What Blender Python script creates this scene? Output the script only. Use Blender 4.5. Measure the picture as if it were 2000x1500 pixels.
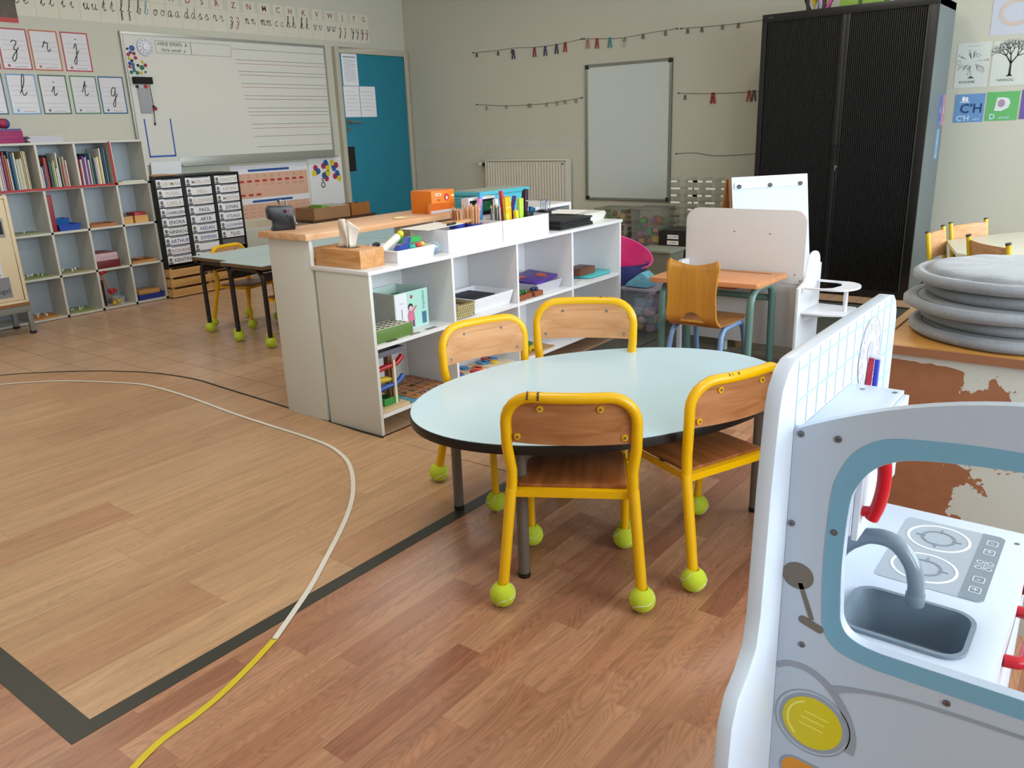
import bpy, bmesh, math, random
from mathutils import Vector, Matrix
D = bpy.data
SC = bpy.context.scene
C = SC.collection
for o in list(D.objects): D.objects.remove(o)
rnd = random.Random(7)

# ------------------------------------------------------------------ camera
cd = D.cameras.new('camera'); cam = D.objects.new('camera', cd); C.objects.link(cam)
cd.sensor_width = 36.0; cd.lens = 1580.08/2000*36.0; cd.clip_start = 0.02
_right = Vector((0.79599919, 0.60429985, -0.03474173))
_down = Vector((0.15429468, -0.25807141, -0.95372548))
_fwd = Vector((-0.58530201, 0.75380425, -0.29866489))
cam.matrix_world = Matrix(((_right.x, -_down.x, -_fwd.x, 0.0), (_right.y, -_down.y, -_fwd.y, 0.0),
                           (_right.z, -_down.z, -_fwd.z, 1.2), (0, 0, 0, 1)))
SC.camera = cam

# ------------------------------------------------------------------ exposure, sky, daylight
SC.view_settings.view_transform = 'Standard'; SC.view_settings.look = 'None'
SC.view_settings.gamma = 1.0; SC.view_settings.use_curve_mapping = False
SC.view_settings.exposure = 0.46
W = D.worlds.new('sky'); SC.world = W; W.use_nodes = True
bgn = W.node_tree.nodes['Background']; bgn.inputs[0].default_value = (0.80, 0.90, 1.0, 1); bgn.inputs[1].default_value = 2.0

def area(name, loc, rot, sx, sy, power, col):
    l = D.lights.new(name, 'AREA'); l.shape = 'RECTANGLE'; l.size = sx; l.size_y = sy
    l.energy = power; l.color = col
    o = D.objects.new(name, l); C.objects.link(o); o.location = loc; o.rotation_euler = rot
    return o
XR = 2.3      # window wall
XL = -6.43; YB = 6.65; YF = -2.2; ZC = 2.75
WIN = [(-1.2, 0.4), (0.9, 2.5), (3.0, 4.6), (4.9, 6.3)]
for i, (a, b) in enumerate(WIN):
    area('window_daylight', (XR+0.12, (a+b)/2, 1.6), (0, math.radians(90), 0), 1.5, b-a, (54, 60, 66, 62)[i], (0.87, 0.945, 1.0))
LAMPS = [(-4.6, 1.2), (-4.6, 4.4), (-1.6, 1.6), (-1.6, 4.6)]
for x, y in LAMPS:
    area('ceiling_lamp_light', (x, y, ZC-0.09), (0, 0, 0), 0.25, 1.15, 12, (1.0, 0.91, 0.79))

# ------------------------------------------------------------------ materials
def s2l(c): return c/12.92 if c <= 0.04045 else ((c+0.055)/1.055)**2.4
def col(h):
    if isinstance(h, str):
        h = h.lstrip('#'); return tuple(s2l(int(h[i:i+2], 16)/255) for i in (0, 2, 4)) + (1,)
    return tuple(h) + (1,) if len(h) == 3 else tuple(h)
MC = {}
def base(name):
    m = D.materials.new(name); m.use_nodes = True
    return m, m.node_tree, m.node_tree.nodes['Principled BSDF']
def N(nt, t, **k):
    n = nt.nodes.new(t)
    for a, b in k.items(): setattr(n, a, b)
    return n
def mix(nt, fac, a, b):
    n = N(nt, 'ShaderNodeMix', data_type='RGBA')
    for i, v in ((0, fac), (6, a), (7, b)):
        if hasattr(v, 'links'): nt.links.new(v, n.inputs[i])
        else: n.inputs[i].default_value = v
    return n.outputs[2]
def mth(nt, op, a, b=None, c=None):
    n = N(nt, 'ShaderNodeMath', operation=op)
    for i, v in enumerate((a, b, c)):
        if v is None: continue
        if hasattr(v, 'links'): nt.links.new(v, n.inputs[i])
        else: n.inputs[i].default_value = v
    return n.outputs[0]
def flat(h, rough=0.5, metal=0.0, bump=0.0, bscale=200, var=0.0, vscale=6, coat=0.0, key=None):
    k = (h, rough, metal, bump, bscale, var, vscale, coat)
    if k in MC: return MC[k]
    m, nt, b = base('paint_' + str(h).strip('#'))
    b.inputs['Base Color'].default_value = col(h); b.inputs['Roughness'].default_value = rough
    b.inputs['Metallic'].default_value = metal
    if coat: b.inputs['Coat Weight'].default_value = coat
    tc = N(nt, 'ShaderNodeTexCoord')
    if var:
        n = N(nt, 'ShaderNodeTexNoise'); n.inputs['Scale'].default_value = vscale; n.inputs['Detail'].default_value = 4
        nt.links.new(tc.outputs['Object'], n.inputs['Vector'])
        c = col(h); lo = tuple(v*(1-var) for v in c[:3])+(1,); hi = tuple(min(1, v*(1+var)) for v in c[:3])+(1,)
        nt.links.new(mix(nt, n.outputs[0], lo, hi), b.inputs['Base Color'])
    if bump:
        n = N(nt, 'ShaderNodeTexNoise'); n.inputs['Scale'].default_value = bscale
        nt.links.new(tc.outputs['Object'], n.inputs['Vector'])
        bp = N(nt, 'ShaderNodeBump'); bp.inputs['Strength'].default_value = bump; bp.inputs['Distance'].default_value = 0.002
        nt.links.new(n.outputs[0], bp.inputs['Height']); nt.links.new(bp.outputs[0], b.inputs['Normal'])
    MC[k] = m
    return m
def wood(h1, h2, axis=1, scale=18, rough=0.45, stretch=0.06, knots=0.0):
    k = ('w', h1, h2, axis, scale, rough, stretch)
    if k in MC: return MC[k]
    m, nt, b = base('wood_' + h1.strip('#'))
    tc = N(nt, 'ShaderNodeTexCoord'); mp = N(nt, 'ShaderNodeMapping')
    s = [scale, scale, scale]; s[axis] = scale*stretch; mp.inputs['Scale'].default_value = s
    nt.links.new(tc.outputs['Object'], mp.inputs[0])
    n = N(nt, 'ShaderNodeTexNoise'); n.inputs['Scale'].default_value = 1.6; n.inputs['Detail'].default_value = 7; n.inputs['Distortion'].default_value = 1.2
    nt.links.new(mp.outputs[0], n.inputs['Vector'])
    cr = N(nt, 'ShaderNodeValToRGB'); cr.color_ramp.elements[0].position = 0.34; cr.color_ramp.elements[1].position = 0.66
    cr.color_ramp.elements[0].color = col(h2); cr.color_ramp.elements[1].color = col(h1)
    nt.links.new(n.outputs[0], cr.inputs[0])
    nt.links.new(cr.outputs[0], b.inputs['Base Color']); b.inputs['Roughness'].default_value = rough
    MC[k] = m
    return m
def planks(name, w, L, cols, rough, x0=0.0, seam=0.0009, grain=1.0, joint=0.55, alongY=True, grad=0.06, ringk=0.14):
    """floor laid in rows of width w running along y, pieces of random phase, each with its own tone and grain"""
    m, nt, b = base(name)
    g = N(nt, 'ShaderNodeNewGeometry'); sp = N(nt, 'ShaderNodeSeparateXYZ'); nt.links.new(g.outputs['Position'], sp.inputs[0])
    X, Y = sp.outputs[0], sp.outputs[1]
    xs = mth(nt, 'DIVIDE', mth(nt, 'SUBTRACT', X, x0), w); row = mth(nt, 'FLOOR', xs); fx = mth(nt, 'FRACT', xs)
    wn = N(nt, 'ShaderNodeTexWhiteNoise', noise_dimensions='1D'); nt.links.new(row, wn.inputs['W'])
    ys = mth(nt, 'ADD', mth(nt, 'DIVIDE', Y, L), wn.outputs[0]); idx = mth(nt, 'FLOOR', ys); fy = mth(nt, 'FRACT', ys)
    cv = N(nt, 'ShaderNodeCombineXYZ'); nt.links.new(row, cv.inputs[0]); nt.links.new(idx, cv.inputs[1])
    w2 = N(nt, 'ShaderNodeTexWhiteNoise', noise_dimensions='2D'); nt.links.new(cv.outputs[0], w2.inputs['Vector'])
    # grain coordinates shifted for each piece
    gv = N(nt, 'ShaderNodeCombineXYZ')
    nt.links.new(mth(nt, 'MULTIPLY', X, 34.0), gv.inputs[0])
    nt.links.new(mth(nt, 'MULTIPLY', Y, 2.4), gv.inputs[1])
    nt.links.new(mth(nt, 'MULTIPLY', w2.outputs[0], 40.0), gv.inputs[2])
    n1 = N(nt, 'ShaderNodeTexNoise'); n1.inputs['Scale'].default_value = 1.0; n1.inputs['Detail'].default_value = 8; n1.inputs['Distortion'].default_value = 0.9
    nt.links.new(gv.outputs[0], n1.inputs['Vector'])
    gv2 = N(nt, 'ShaderNodeCombineXYZ')
    nt.links.new(mth(nt, 'MULTIPLY', X, 260.0), gv2.inputs[0]); nt.links.new(mth(nt, 'MULTIPLY', Y, 9.0), gv2.inputs[1])
    n2 = N(nt, 'ShaderNodeTexNoise'); n2.inputs['Scale'].default_value = 1.0; n2.inputs['Detail'].default_value = 4
    nt.links.new(gv2.outputs[0], n2.inputs['Vector'])
    # ring figure
    gv3 = N(nt, 'ShaderNodeCombineXYZ')
    nt.links.new(mth(nt, 'MULTIPLY', X, 13.0), gv3.inputs[0]); nt.links.new(mth(nt, 'MULTIPLY', Y, 2.2), gv3.inputs[1]); nt.links.new(mth(nt, 'MULTIPLY', w2.outputs[0], 25.0), gv3.inputs[2])
    n3 = N(nt, 'ShaderNodeTexNoise'); n3.inputs['Scale'].default_value = 1.0; n3.inputs['Detail'].default_value = 1
    nt.links.new(gv3.outputs[0], n3.inputs['Vector'])
    rings = mth(nt, 'ABSOLUTE', mth(nt, 'SINE', mth(nt, 'MULTIPLY', n3.outputs[0], 85.0)))
    cr = N(nt, 'ShaderNodeValToRGB'); e = cr.color_ramp.elements
    e[0].color = col(cols[0]); e[1].color = col(cols[-1])
    for i, c in enumerate(cols[1:-1]):
        q = e.new((i+1)/(len(cols)-1)); q.color = col(c)
    nt.links.new(w2.outputs[0], cr.inputs[0])
    d1 = mth(nt, 'MULTIPLY', mth(nt, 'SUBTRACT', n1.outputs[0], 0.5), 0.95*grain)
    d2 = mth(nt, 'MULTIPLY', mth(nt, 'SUBTRACT', n2.outputs[0], 0.5), 0.55*grain)
    d3 = mth(nt, 'MULTIPLY', mth(nt, 'SUBTRACT', rings, 0.6), ringk*grain)
    dd = mth(nt, 'ADD', mth(nt, 'ADD', mth(nt, 'ADD', d1, d2), d3), 1.0)
    e1 = mth(nt, 'MULTIPLY', mth(nt, 'LESS_THAN', mth(nt, 'MULTIPLY', mth(nt, 'MINIMUM', fx, mth(nt, 'SUBTRACT', 1.0, fx)), w), seam), 1-joint)
    e2 = mth(nt, 'MULTIPLY', mth(nt, 'LESS_THAN', mth(nt, 'MULTIPLY', mth(nt, 'MINIMUM', fy, mth(nt, 'SUBTRACT', 1.0, fy)), L), seam), 1-joint)
    k = mth(nt, 'MULTIPLY', dd, mth(nt, 'SUBTRACT', 1.0, mth(nt, 'MAXIMUM', e1, e2)))
    vm = N(nt, 'ShaderNodeVectorMath', operation='SCALE'); nt.links.new(cr.outputs[0], vm.inputs[0]); nt.links.new(k, vm.inputs['Scale'])
    nt.links.new(vm.outputs[0], b.inputs['Base Color'])
    b.inputs['Roughness'].default_value = rough
    return m
def tiles(name, w, x0, y0, h, hg, rough=0.3, grout=0.0022):
    m, nt, b = base(name)
    g = N(nt, 'ShaderNodeNewGeometry'); sp = N(nt, 'ShaderNodeSeparateXYZ'); nt.links.new(g.outputs['Position'], sp.inputs[0])
    xs = mth(nt, 'DIVIDE', mth(nt, 'SUBTRACT', sp.outputs[0], x0), w); ys = mth(nt, 'DIVIDE', mth(nt, 'SUBTRACT', sp.outputs[1], y0), w)
    def edge(v):
        f = mth(nt, 'FRACT', v); return mth(nt, 'LESS_THAN', mth(nt, 'MULTIPLY', mth(nt, 'MINIMUM', f, mth(nt, 'SUBTRACT', 1.0, f)), w), grout)
    e = mth(nt, 'MAXIMUM', edge(xs), edge(ys))
    cv = N(nt, 'ShaderNodeCombineXYZ'); nt.links.new(mth(nt, 'FLOOR', xs), cv.inputs[0]); nt.links.new(mth(nt, 'FLOOR', ys), cv.inputs[1])
    w2 = N(nt, 'ShaderNodeTexWhiteNoise', noise_dimensions='2D'); nt.links.new(cv.outputs[0], w2.inputs['Vector'])
    n = N(nt, 'ShaderNodeTexNoise'); n.inputs['Scale'].default_value = 5; n.inputs['Detail'].default_value = 5
    nt.links.new(g.outputs['Position'], n.inputs['Vector'])
    c = col(h); k = mth(nt, 'ADD', mth(nt, 'MULTIPLY', w2.outputs[0], 0.10), mth(nt, 'ADD', mth(nt, 'MULTIPLY', n.outputs[0], 0.30), 0.80))
    vm = N(nt, 'ShaderNodeVectorMath', operation='SCALE'); vm.inputs[0].default_value = c[:3]; nt.links.new(k, vm.inputs['Scale'])
    nt.links.new(mix(nt, e, vm.outputs[0], col(hg)), b.inputs['Base Color'])
    b.inputs['Roughness'].default_value = rough
    return m
def glass(name, tint=(0.9, 0.95, 0.95), gl=0.12, alpha=0.0, rough=0.05, white=0.0):
    """thin clear pane or plastic: see-through with a faint sheen"""
    m = D.materials.new(name); m.use_nodes = True; nt = m.node_tree; nt.nodes.clear()
    o = N(nt, 'ShaderNodeOutputMaterial'); t = N(nt, 'ShaderNodeBsdfTransparent'); t.inputs[0].default_value = tint + (1,)
    g = N(nt, 'ShaderNodeBsdfGlossy'); g.inputs['Roughness'].default_value = rough
    d = N(nt, 'ShaderNodeBsdfDiffuse'); d.inputs[0].default_value = tint + (1,)
    m1 = N(nt, 'ShaderNodeMixShader'); m1.inputs[0].default_value = white; nt.links.new(t.outputs[0], m1.inputs[1]); nt.links.new(d.outputs[0], m1.inputs[2])
    m2 = N(nt, 'ShaderNodeMixShader'); m2.inputs[0].default_value = gl; nt.links.new(m1.outputs[0], m2.inputs[1]); nt.links.new(g.outputs[0], m2.inputs[2])
    nt.links.new(m2.outputs[0], o.inputs[0])
    return m
def chipped(name, h, chip, thr, scale=9, rough=0.28):
    """glossy paint with small worn-through spots"""
    m, nt, b = base(name)
    tc = N(nt, 'ShaderNodeTexCoord'); n = N(nt, 'ShaderNodeTexNoise'); n.inputs['Scale'].default_value = scale; n.inputs['Detail'].default_value = 6; n.inputs['Roughness'].default_value = 0.7
    nt.links.new(tc.outputs['Object'], n.inputs['Vector'])
    nt.links.new(mix(nt, mth(nt, 'GREATER_THAN', n.outputs[0], thr), col(h), col(chip)), b.inputs['Base Color'])
    b.inputs['Roughness'].default_value = rough
    return m

WHITE = flat('#EDEDEA', 0.35); WALL = flat('#C0BFB1', 0.75, bump=0.15, bscale=60, var=0.02, vscale=2)
WALLR = flat('#C1C0B1', 0.75); CEIL = flat('#F2F1EC', 0.9)
PAPER = flat('#EFEEE9', 0.55); INK = flat('#26241F', 0.6); REDINK = flat('#8E2A2E', 0.6)
STEEL = flat('#8A8C88', 0.35, metal=0.8); BLACKP = flat('#0E0E10', 0.45); GREYP = flat('#7C8792', 0.4)
YEL = chipped('yellow_paint', '#EBB400', '#4A2A12', 0.715, 14)
BEECH = wood('#D9A273', '#C68C5A', 0, 22, 0.4); BEECHD = wood('#A8683A', '#85491F', 1, 20, 0.42)
PINE = wood('#E0B27E', '#C88F58', 1, 14, 0.5)

# ------------------------------------------------------------------ mesh builder
_tc = {}
class MB:
    def __init__(s): s.v = []; s.f = []; s.m = []
    def add(s, vs, fs, m=0):
        o = len(s.v); s.v += [tuple(p) for p in vs]
        for f in fs: s.f.append(tuple(i+o for i in f)); s.m.append(m)
        return s
    def box(s, x0, x1, y0, y1, z0, z1, m=0):
        v = [(x, y, z) for x in (x0, x1) for y in (y0, y1) for z in (z0, z1)]
        return s.add(v, [(0, 1, 3, 2), (4, 6, 7, 5), (0, 4, 5, 1), (2, 3, 7, 6), (0, 2, 6, 4), (1, 5, 7, 3)], m)
    def obox(s, c, u, v, w, m=0):
        """box with corner c and edge vectors u, v, w"""
        c, u, v, w = map(Vector, (c, u, v, w))
        P = [c+u*a+v*b+w*d for a in (0, 1) for b in (0, 1) for d in (0, 1)]
        return s.add(P, [(0, 1, 3, 2), (4, 6, 7, 5), (0, 4, 5, 1), (2, 3, 7, 6), (0, 2, 6, 4), (1, 5, 7, 3)], m)
    def open_box(s, x0, x1, y0, y1, z0, z1, t=0.004, m=0, flare=0.0, inner=None):
        """tray: floor and four walls, open at the top, walls leaning out by flare"""
        f = flare; a = [(x0+f, y0+f, z0), (x1-f, y0+f, z0), (x1-f, y1-f, z0), (x0+f, y1-f, z0)]
        b = [(x0, y0, z1), (x1, y0, z1), (x1, y1, z1), (x0, y1, z1)]
        c = [(x0+t, y0+t, z1), (x1-t, y0+t, z1), (x1-t, y1-t, z1), (x0+t, y1-t, z1)]
        d = [(x0+f+t, y0+f+t, z0+t), (x1-f-t, y0+f+t, z0+t), (x1-f-t, y1-f-t, z0+t), (x0+f+t, y1-f-t, z0+t)]
        F = [(3, 2, 1, 0), (12, 13, 14, 15)]
        for i in range(4):
            j = (i+1) % 4; F += [(i, j, 4+j, 4+i), (4+i, 4+j, 8+j, 8+i), (8+i, 8+j, 12+j, 12+i)]
        return s.add(a+b+c+d, F, m)
    def tube(s, pts, r, n=10, m=0, closed=False, caps=True):
        P = [Vector(p) for p in pts]; k = len(P); R = r if isinstance(r, (list, tuple)) else [r]*k
        T = []
        for i in range(k):
            a = P[i-1] if (i > 0 or closed) else P[i]; b = P[(i+1) % k] if (i < k-1 or closed) else P[i]
            T.append((b-a).normalized())
        up = Vector((0, 0, 1)) if abs(T[0].z) < 0.9 else Vector((1, 0, 0))
        nrm = (up - T[0]*up.dot(T[0])).normalized(); vs = []
        for i in range(k):
            nrm = (nrm - T[i]*nrm.dot(T[i])).normalized(); bi = T[i].cross(nrm)
            for j in range(n):
                a = 2*math.pi*j/n; vs.append(P[i] + (nrm*math.cos(a) + bi*math.sin(a))*R[i])
        fs = []
        for i in range(k if closed else k-1):
            for j in range(n):
                a, b = i*n+j, i*n+(j+1) % n; c, d = ((i+1) % k)*n+(j+1) % n, ((i+1) % k)*n+j
                fs.append((a, b, c, d))
        if caps and not closed: fs += [tuple(range(n))[::-1], tuple(range((k-1)*n, k*n))]
        return s.add(vs, fs, m)
    def cyl(s, p0, p1, r, n=16, m=0): return s.tube([p0, p1], r, n, m)
    def lathe(s, prof, c=(0, 0, 0), n=24, m=0, sx=1.0, sy=1.0, power=None):
        """profile (r, z) turned round the vertical through c"""
        vs = []; k = len(prof)
        for r, z in prof:
            for j in range(n):
                a = 2*math.pi*j/n; ca, sa = math.cos(a), math.sin(a)
                if power:
                    q = (abs(ca)**power + abs(sa)**power)**(-1/power); ca *= q; sa *= q
                vs.append((c[0]+r*ca*sx, c[1]+r*sa*sy, c[2]+z))
        fs = [(i*n+j, i*n+(j+1) % n, (i+1)*n+(j+1) % n, (i+1)*n+j) for i in range(k-1) for j in range(n)]
        if prof[0][0] > 1e-5: fs.append(tuple(range(n))[::-1])
        if prof[-1][0] > 1e-5: fs.append(tuple(range((k-1)*n, k*n)))
        return s.add(vs, fs, m)
    def ball(s, c, r, nu=18, nv=12, m=0, rz=None):
        rx, ry, rzz = (r, r, rz or r) if not isinstance(r, (tuple, list)) else r
        vs = []
        for i in range(1, nv):
            t = math.pi*i/nv
            for j in range(nu):
                a = 2*math.pi*j/nu; vs.append((c[0]+rx*math.sin(t)*math.cos(a), c[1]+ry*math.sin(t)*math.sin(a), c[2]+rzz*math.cos(t)))
        vs += [(c[0], c[1], c[2]+rzz), (c[0], c[1], c[2]-rzz)]; T, B = len(vs)-2, len(vs)-1
        fs = [(i*nu+j, i*nu+(j+1) % nu, (i+1)*nu+(j+1) % nu, (i+1)*nu+j) for i in range(nv-2) for j in range(nu)]
        fs += [(T, (j+1) % nu, j) for j in range(nu)] + [(B, (nv-2)*nu+j, (nv-2)*nu+(j+1) % nu) for j in range(nu)]
        return s.add(vs, fs, m)
    def prism(s, poly, o, u, v, w, m=0):
        """flat outline poly [(a, b)] at o + a u + b v, thickened by the vector w"""
        o, u, v, w = map(Vector, (o, u, v, w)); n = len(poly)
        A = [o+u*a+v*b for a, b in poly]; B = [p+w for p in A]
        return s.add(A+B, [tuple(range(n))[::-1], tuple(range(n, 2*n))] + [(i, (i+1) % n, n+(i+1) % n, n+i) for i in range(n)], m)
    def sheet(s, poly, o, u, v, m=0):
        o, u, v = map(Vector, (o, u, v)); A = [o+u*a+v*b for a, b in poly]
        return s.add(A, [tuple(range(len(A)))], m)
    def ring(s, outer, inner, o, u, v, w, m=0, c=None):
        """plate between two outlines, both seen whole from the point c"""
        c = c or (sum(p[0] for p in inner)/len(inner), sum(p[1] for p in inner)/len(inner))
        an = sorted(set(round(math.atan2(p[1]-c[1], p[0]-c[0]), 5) for p in outer+inner))
        def hit(poly, a):
            d = (math.cos(a), math.sin(a)); best = 0
            for i in range(len(poly)):
                p, q = poly[i], poly[(i+1) % len(poly)]; ex, ey = q[0]-p[0], q[1]-p[1]
                den = d[0]*ey - d[1]*ex
                if abs(den) < 1e-12: continue
                t = ((p[0]-c[0])*ey - (p[1]-c[1])*ex)/den; q2 = ((p[0]-c[0])*d[1] - (p[1]-c[1])*d[0])/den
                if t > 0 and -1e-4 <= q2 <= 1+1e-4: best = max(best, t)
            return (c[0]+d[0]*best, c[1]+d[1]*best)
        o, u, v, w = map(Vector, (o, u, v, w)); O = [hit(outer, a) for a in an]; I = [hit(inner, a) for a in an]; n = len(an)
        vs = [o+u*a+v*b for a, b in O] + [o+u*a+v*b for a, b in I]; vs += [p+w for p in vs]
        fs = []
        for i in range(n):
            j = (i+1) % n
            fs += [(i, j, n+j, n+i), (2*n+i, 3*n+i, 3*n+j, 2*n+j), (i, 2*n+i, 2*n+j, j), (n+i, n+j, 3*n+j, 3*n+i)]
        return s.add(vs, fs, m)
    def text(s, txt, size, o, u, v, m=0, shear=0.0, bold=0.0, align='CENTER'):
        k = (txt, shear, bold, align)
        if k not in _tc:
            cu = D.curves.new('t', 'FONT'); cu.body = txt; cu.align_x = align; cu.align_y = 'CENTER'; cu.shear = shear; cu.offset = bold
            cu.resolution_u = 2
            ob = D.objects.new('t', cu); C.objects.link(ob)
            dg = bpy.context.evaluated_depsgraph_get(); me = D.meshes.new_from_object(ob.evaluated_get(dg))
            _tc[k] = ([tuple(q.co) for q in me.vertices], [tuple(p.vertices) for p in me.polygons])
            D.objects.remove(ob); D.meshes.remove(me); D.curves.remove(cu)
        vs, fs = _tc[k]; o, u, v = map(Vector, (o, u, v))
        return s.add([o+u*(p[0]*size)+v*(p[1]*size) for p in vs], fs, m)
    def ribbon(s, pts, w, o, u, v, m=0):
        L, R = band(pts, w); o, u, v = map(Vector, (o, u, v)); n = len(pts)
        return s.add([o+u*a+v*b for a, b in L+R], [(i, i+1, n+i+1, n+i) for i in range(n-1)], m)
    def script(s, ch, size, w, o, u, v, m=0):
        """one joined-up letter written as pen strokes, o at the left end of its base line"""
        for k, st in enumerate(SCRIPT[ch]):
            P = [(p.x*size, p.y*size) for p in smoothpath([(a+0.12*b, b, 0) for a, b in st], 4)]
            s.ribbon(P, w, Vector(o)+Vector(u).cross(Vector(v))*0.00003*k, u, v, m)
        if ch in 'ij': s.prism(circ((0.42 if ch == 'i' else 0.45)*size, 1.5*size, w*0.8, 8), o, u, v, (0, 0, 0.0), m)
        return s
    def xf(s, M):
        s.v = [tuple(M @ Vector(p)) for p in s.v]; return s

def circ(cx, cy, r, n=24, ry=None, a0=0): return [(cx+r*math.cos(a0+2*math.pi*i/n), cy+(ry or r)*math.sin(a0+2*math.pi*i/n)) for i in range(n)]
def rrect(x0, x1, y0, y1, r, n=5):
    P = []
    for cx, cy, a in ((x1-r, y1-r, 0), (x0+r, y1-r, 90), (x0+r, y0+r, 180), (x1-r, y0+r, 270)):
        P += [(cx+r*math.cos(math.radians(a+90*i/n)), cy+r*math.sin(math.radians(a+90*i/n))) for i in range(n+1)]
    return P
def smoothpath(pts, n=6):
    """Catmull-Rom through pts"""
    P = [Vector(p) for p in pts]; P = [P[0]*2-P[1]] + P + [P[-1]*2-P[-2]]; out = []
    for i in range(1, len(P)-2):
        for k in range(n):
            t = k/n; a, b, c, d = P[i-1:i+3]
            out.append(0.5*((2*b)+(c-a)*t+(2*a-5*b+4*c-d)*t*t+(3*b-a-3*c+d)*t**3))
    out.append(P[-2]); return out
def bendpath(pts, r, n=5):
    """polyline with rounded corners"""
    P = [Vector(p) for p in pts]; out = [P[0]]
    for i in range(1, len(P)-1):
        a, b, c = P[i-1], P[i], P[i+1]; d1 = (a-b); d2 = (c-b); q = min(r, d1.length*0.49, d2.length*0.49)
        p0 = b+d1.normalized()*q; p1 = b+d2.normalized()*q
        for k in range(n+1):
            t = k/n; out.append(p0*(1-t)**2 + b*2*t*(1-t) + p1*t*t)
    out.append(P[-1]); return out
def band(pts, w):
    """outline of a ribbon of width w round a 2-D line"""
    L, R_ = [], []; k = len(pts); ws = w if isinstance(w, (list, tuple)) else [w]*k
    for i in range(k):
        a = pts[max(0, i-1)]; b = pts[min(k-1, i+1)]; d = Vector((b[0]-a[0], b[1]-a[1])); d.normalize()
        L.append((pts[i][0]-d.y*ws[i]/2, pts[i][1]+d.x*ws[i]/2)); R_.append((pts[i][0]+d.y*ws[i]/2, pts[i][1]-d.x*ws[i]/2))
    return L, R_

def mkmesh(name, mb, mats, bevel=0.0, smooth=True, ang=38, off=None):
    bm = bmesh.new(); vs = [bm.verts.new(p) for p in mb.v]
    for f, m in zip(mb.f, mb.m):
        try: q = bm.faces.new([vs[i] for i in f]); q.material_index = m
        except ValueError: pass
    if off: bmesh.ops.translate(bm, vec=-Vector(off), verts=bm.verts)
    bmesh.ops.remove_doubles(bm, verts=bm.verts, dist=1e-6)
    bmesh.ops.recalc_face_normals(bm, faces=bm.faces)
    if bevel:
        ed = [e for e in bm.edges if len(e.link_faces) == 2 and e.calc_face_angle(0) > 0.6]
        bmesh.ops.bevel(bm, geom=ed, offset=bevel, segments=2, profile=0.6, affect='EDGES', clamp_overlap=True)
    me = D.meshes.new(name); bm.to_mesh(me); bm.free()
    for m in (mats if isinstance(mats, (list, tuple)) else [mats]): me.materials.append(m)
    if smooth:
        for p in me.polygons: p.use_smooth = True
        me.set_sharp_from_angle(angle=math.radians(ang))
    return me
def part(parent, name, mb, mats, label=None, bevel=0.0, local=False, ang=38, stuff=False):
    """a mesh child; coordinates are the room's unless local"""
    off = None
    if not local:
        off = Vector(parent.location); q = parent.parent
        while q: off = off + Vector(q.location); q = q.parent
    o = D.objects.new(name, mkmesh(name, mb, mats, bevel, ang=ang, off=off)); C.objects.link(o); o.parent = parent
    if label: o['label'] = label
    if stuff: o['kind'] = 'stuff'
    return o
def thing(name, label, cat, loc, rz=0.0, group=None):
    o = D.objects.new(name, None); C.objects.link(o); o.empty_display_size = 0.05
    o.location = loc; o.rotation_euler = (0, 0, rz); o['label'] = label; o['category'] = cat
    if group: o['group'] = group
    return o
def one(name, mb, mats, label, cat, group=None, bevel=0.0, ang=38, kind=None):
    """a thing that is one mesh, its origin under its middle"""
    xs, ys, zs = zip(*mb.v); off = ((min(xs)+max(xs))/2, (min(ys)+max(ys))/2, min(zs))
    o = D.objects.new(name, mkmesh(name, mb, mats, bevel, ang=ang, off=off)); C.objects.link(o); o.location = off
    o['label'] = label; o['category'] = cat
    if group: o['group'] = group
    if kind: o['kind'] = kind
    return o
def struct(name, mb, mats, parent=None, bevel=0.0):
    if parent: return part(parent, name, mb, mats, bevel=bevel)
    o = D.objects.new(name, mkmesh(name, mb, mats, bevel)); C.objects.link(o); o['kind'] = 'structure'
    return o
def kids(o): return [c for c in D.objects if c.parent == o]
def dup(root, loc, rz, label=None, group=None, scale=None):
    r = root.copy(); C.objects.link(r); r.location = loc; r.rotation_euler = (0, 0, rz)
    if scale: r.scale = (scale,)*3
    if label: r['label'] = label
    if group: r['group'] = group
    for ch in root.children:
        c = ch.copy(); C.objects.link(c); c.parent = r
        for g in ch.children:
            d = g.copy(); C.objects.link(d); d.parent = c
    return r
ORD = ['first', 'second', 'third', 'fourth', 'fifth', 'sixth', 'seventh', 'eighth', 'ninth', 'tenth', 'eleventh', 'twelfth',
       'thirteenth', 'fourteenth', 'fifteenth', 'sixteenth', 'seventeenth', 'eighteenth', 'nineteenth', 'twentieth']
XV, YV, ZV = (1, 0, 0), (0, 1, 0), (0, 0, 1)

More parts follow.
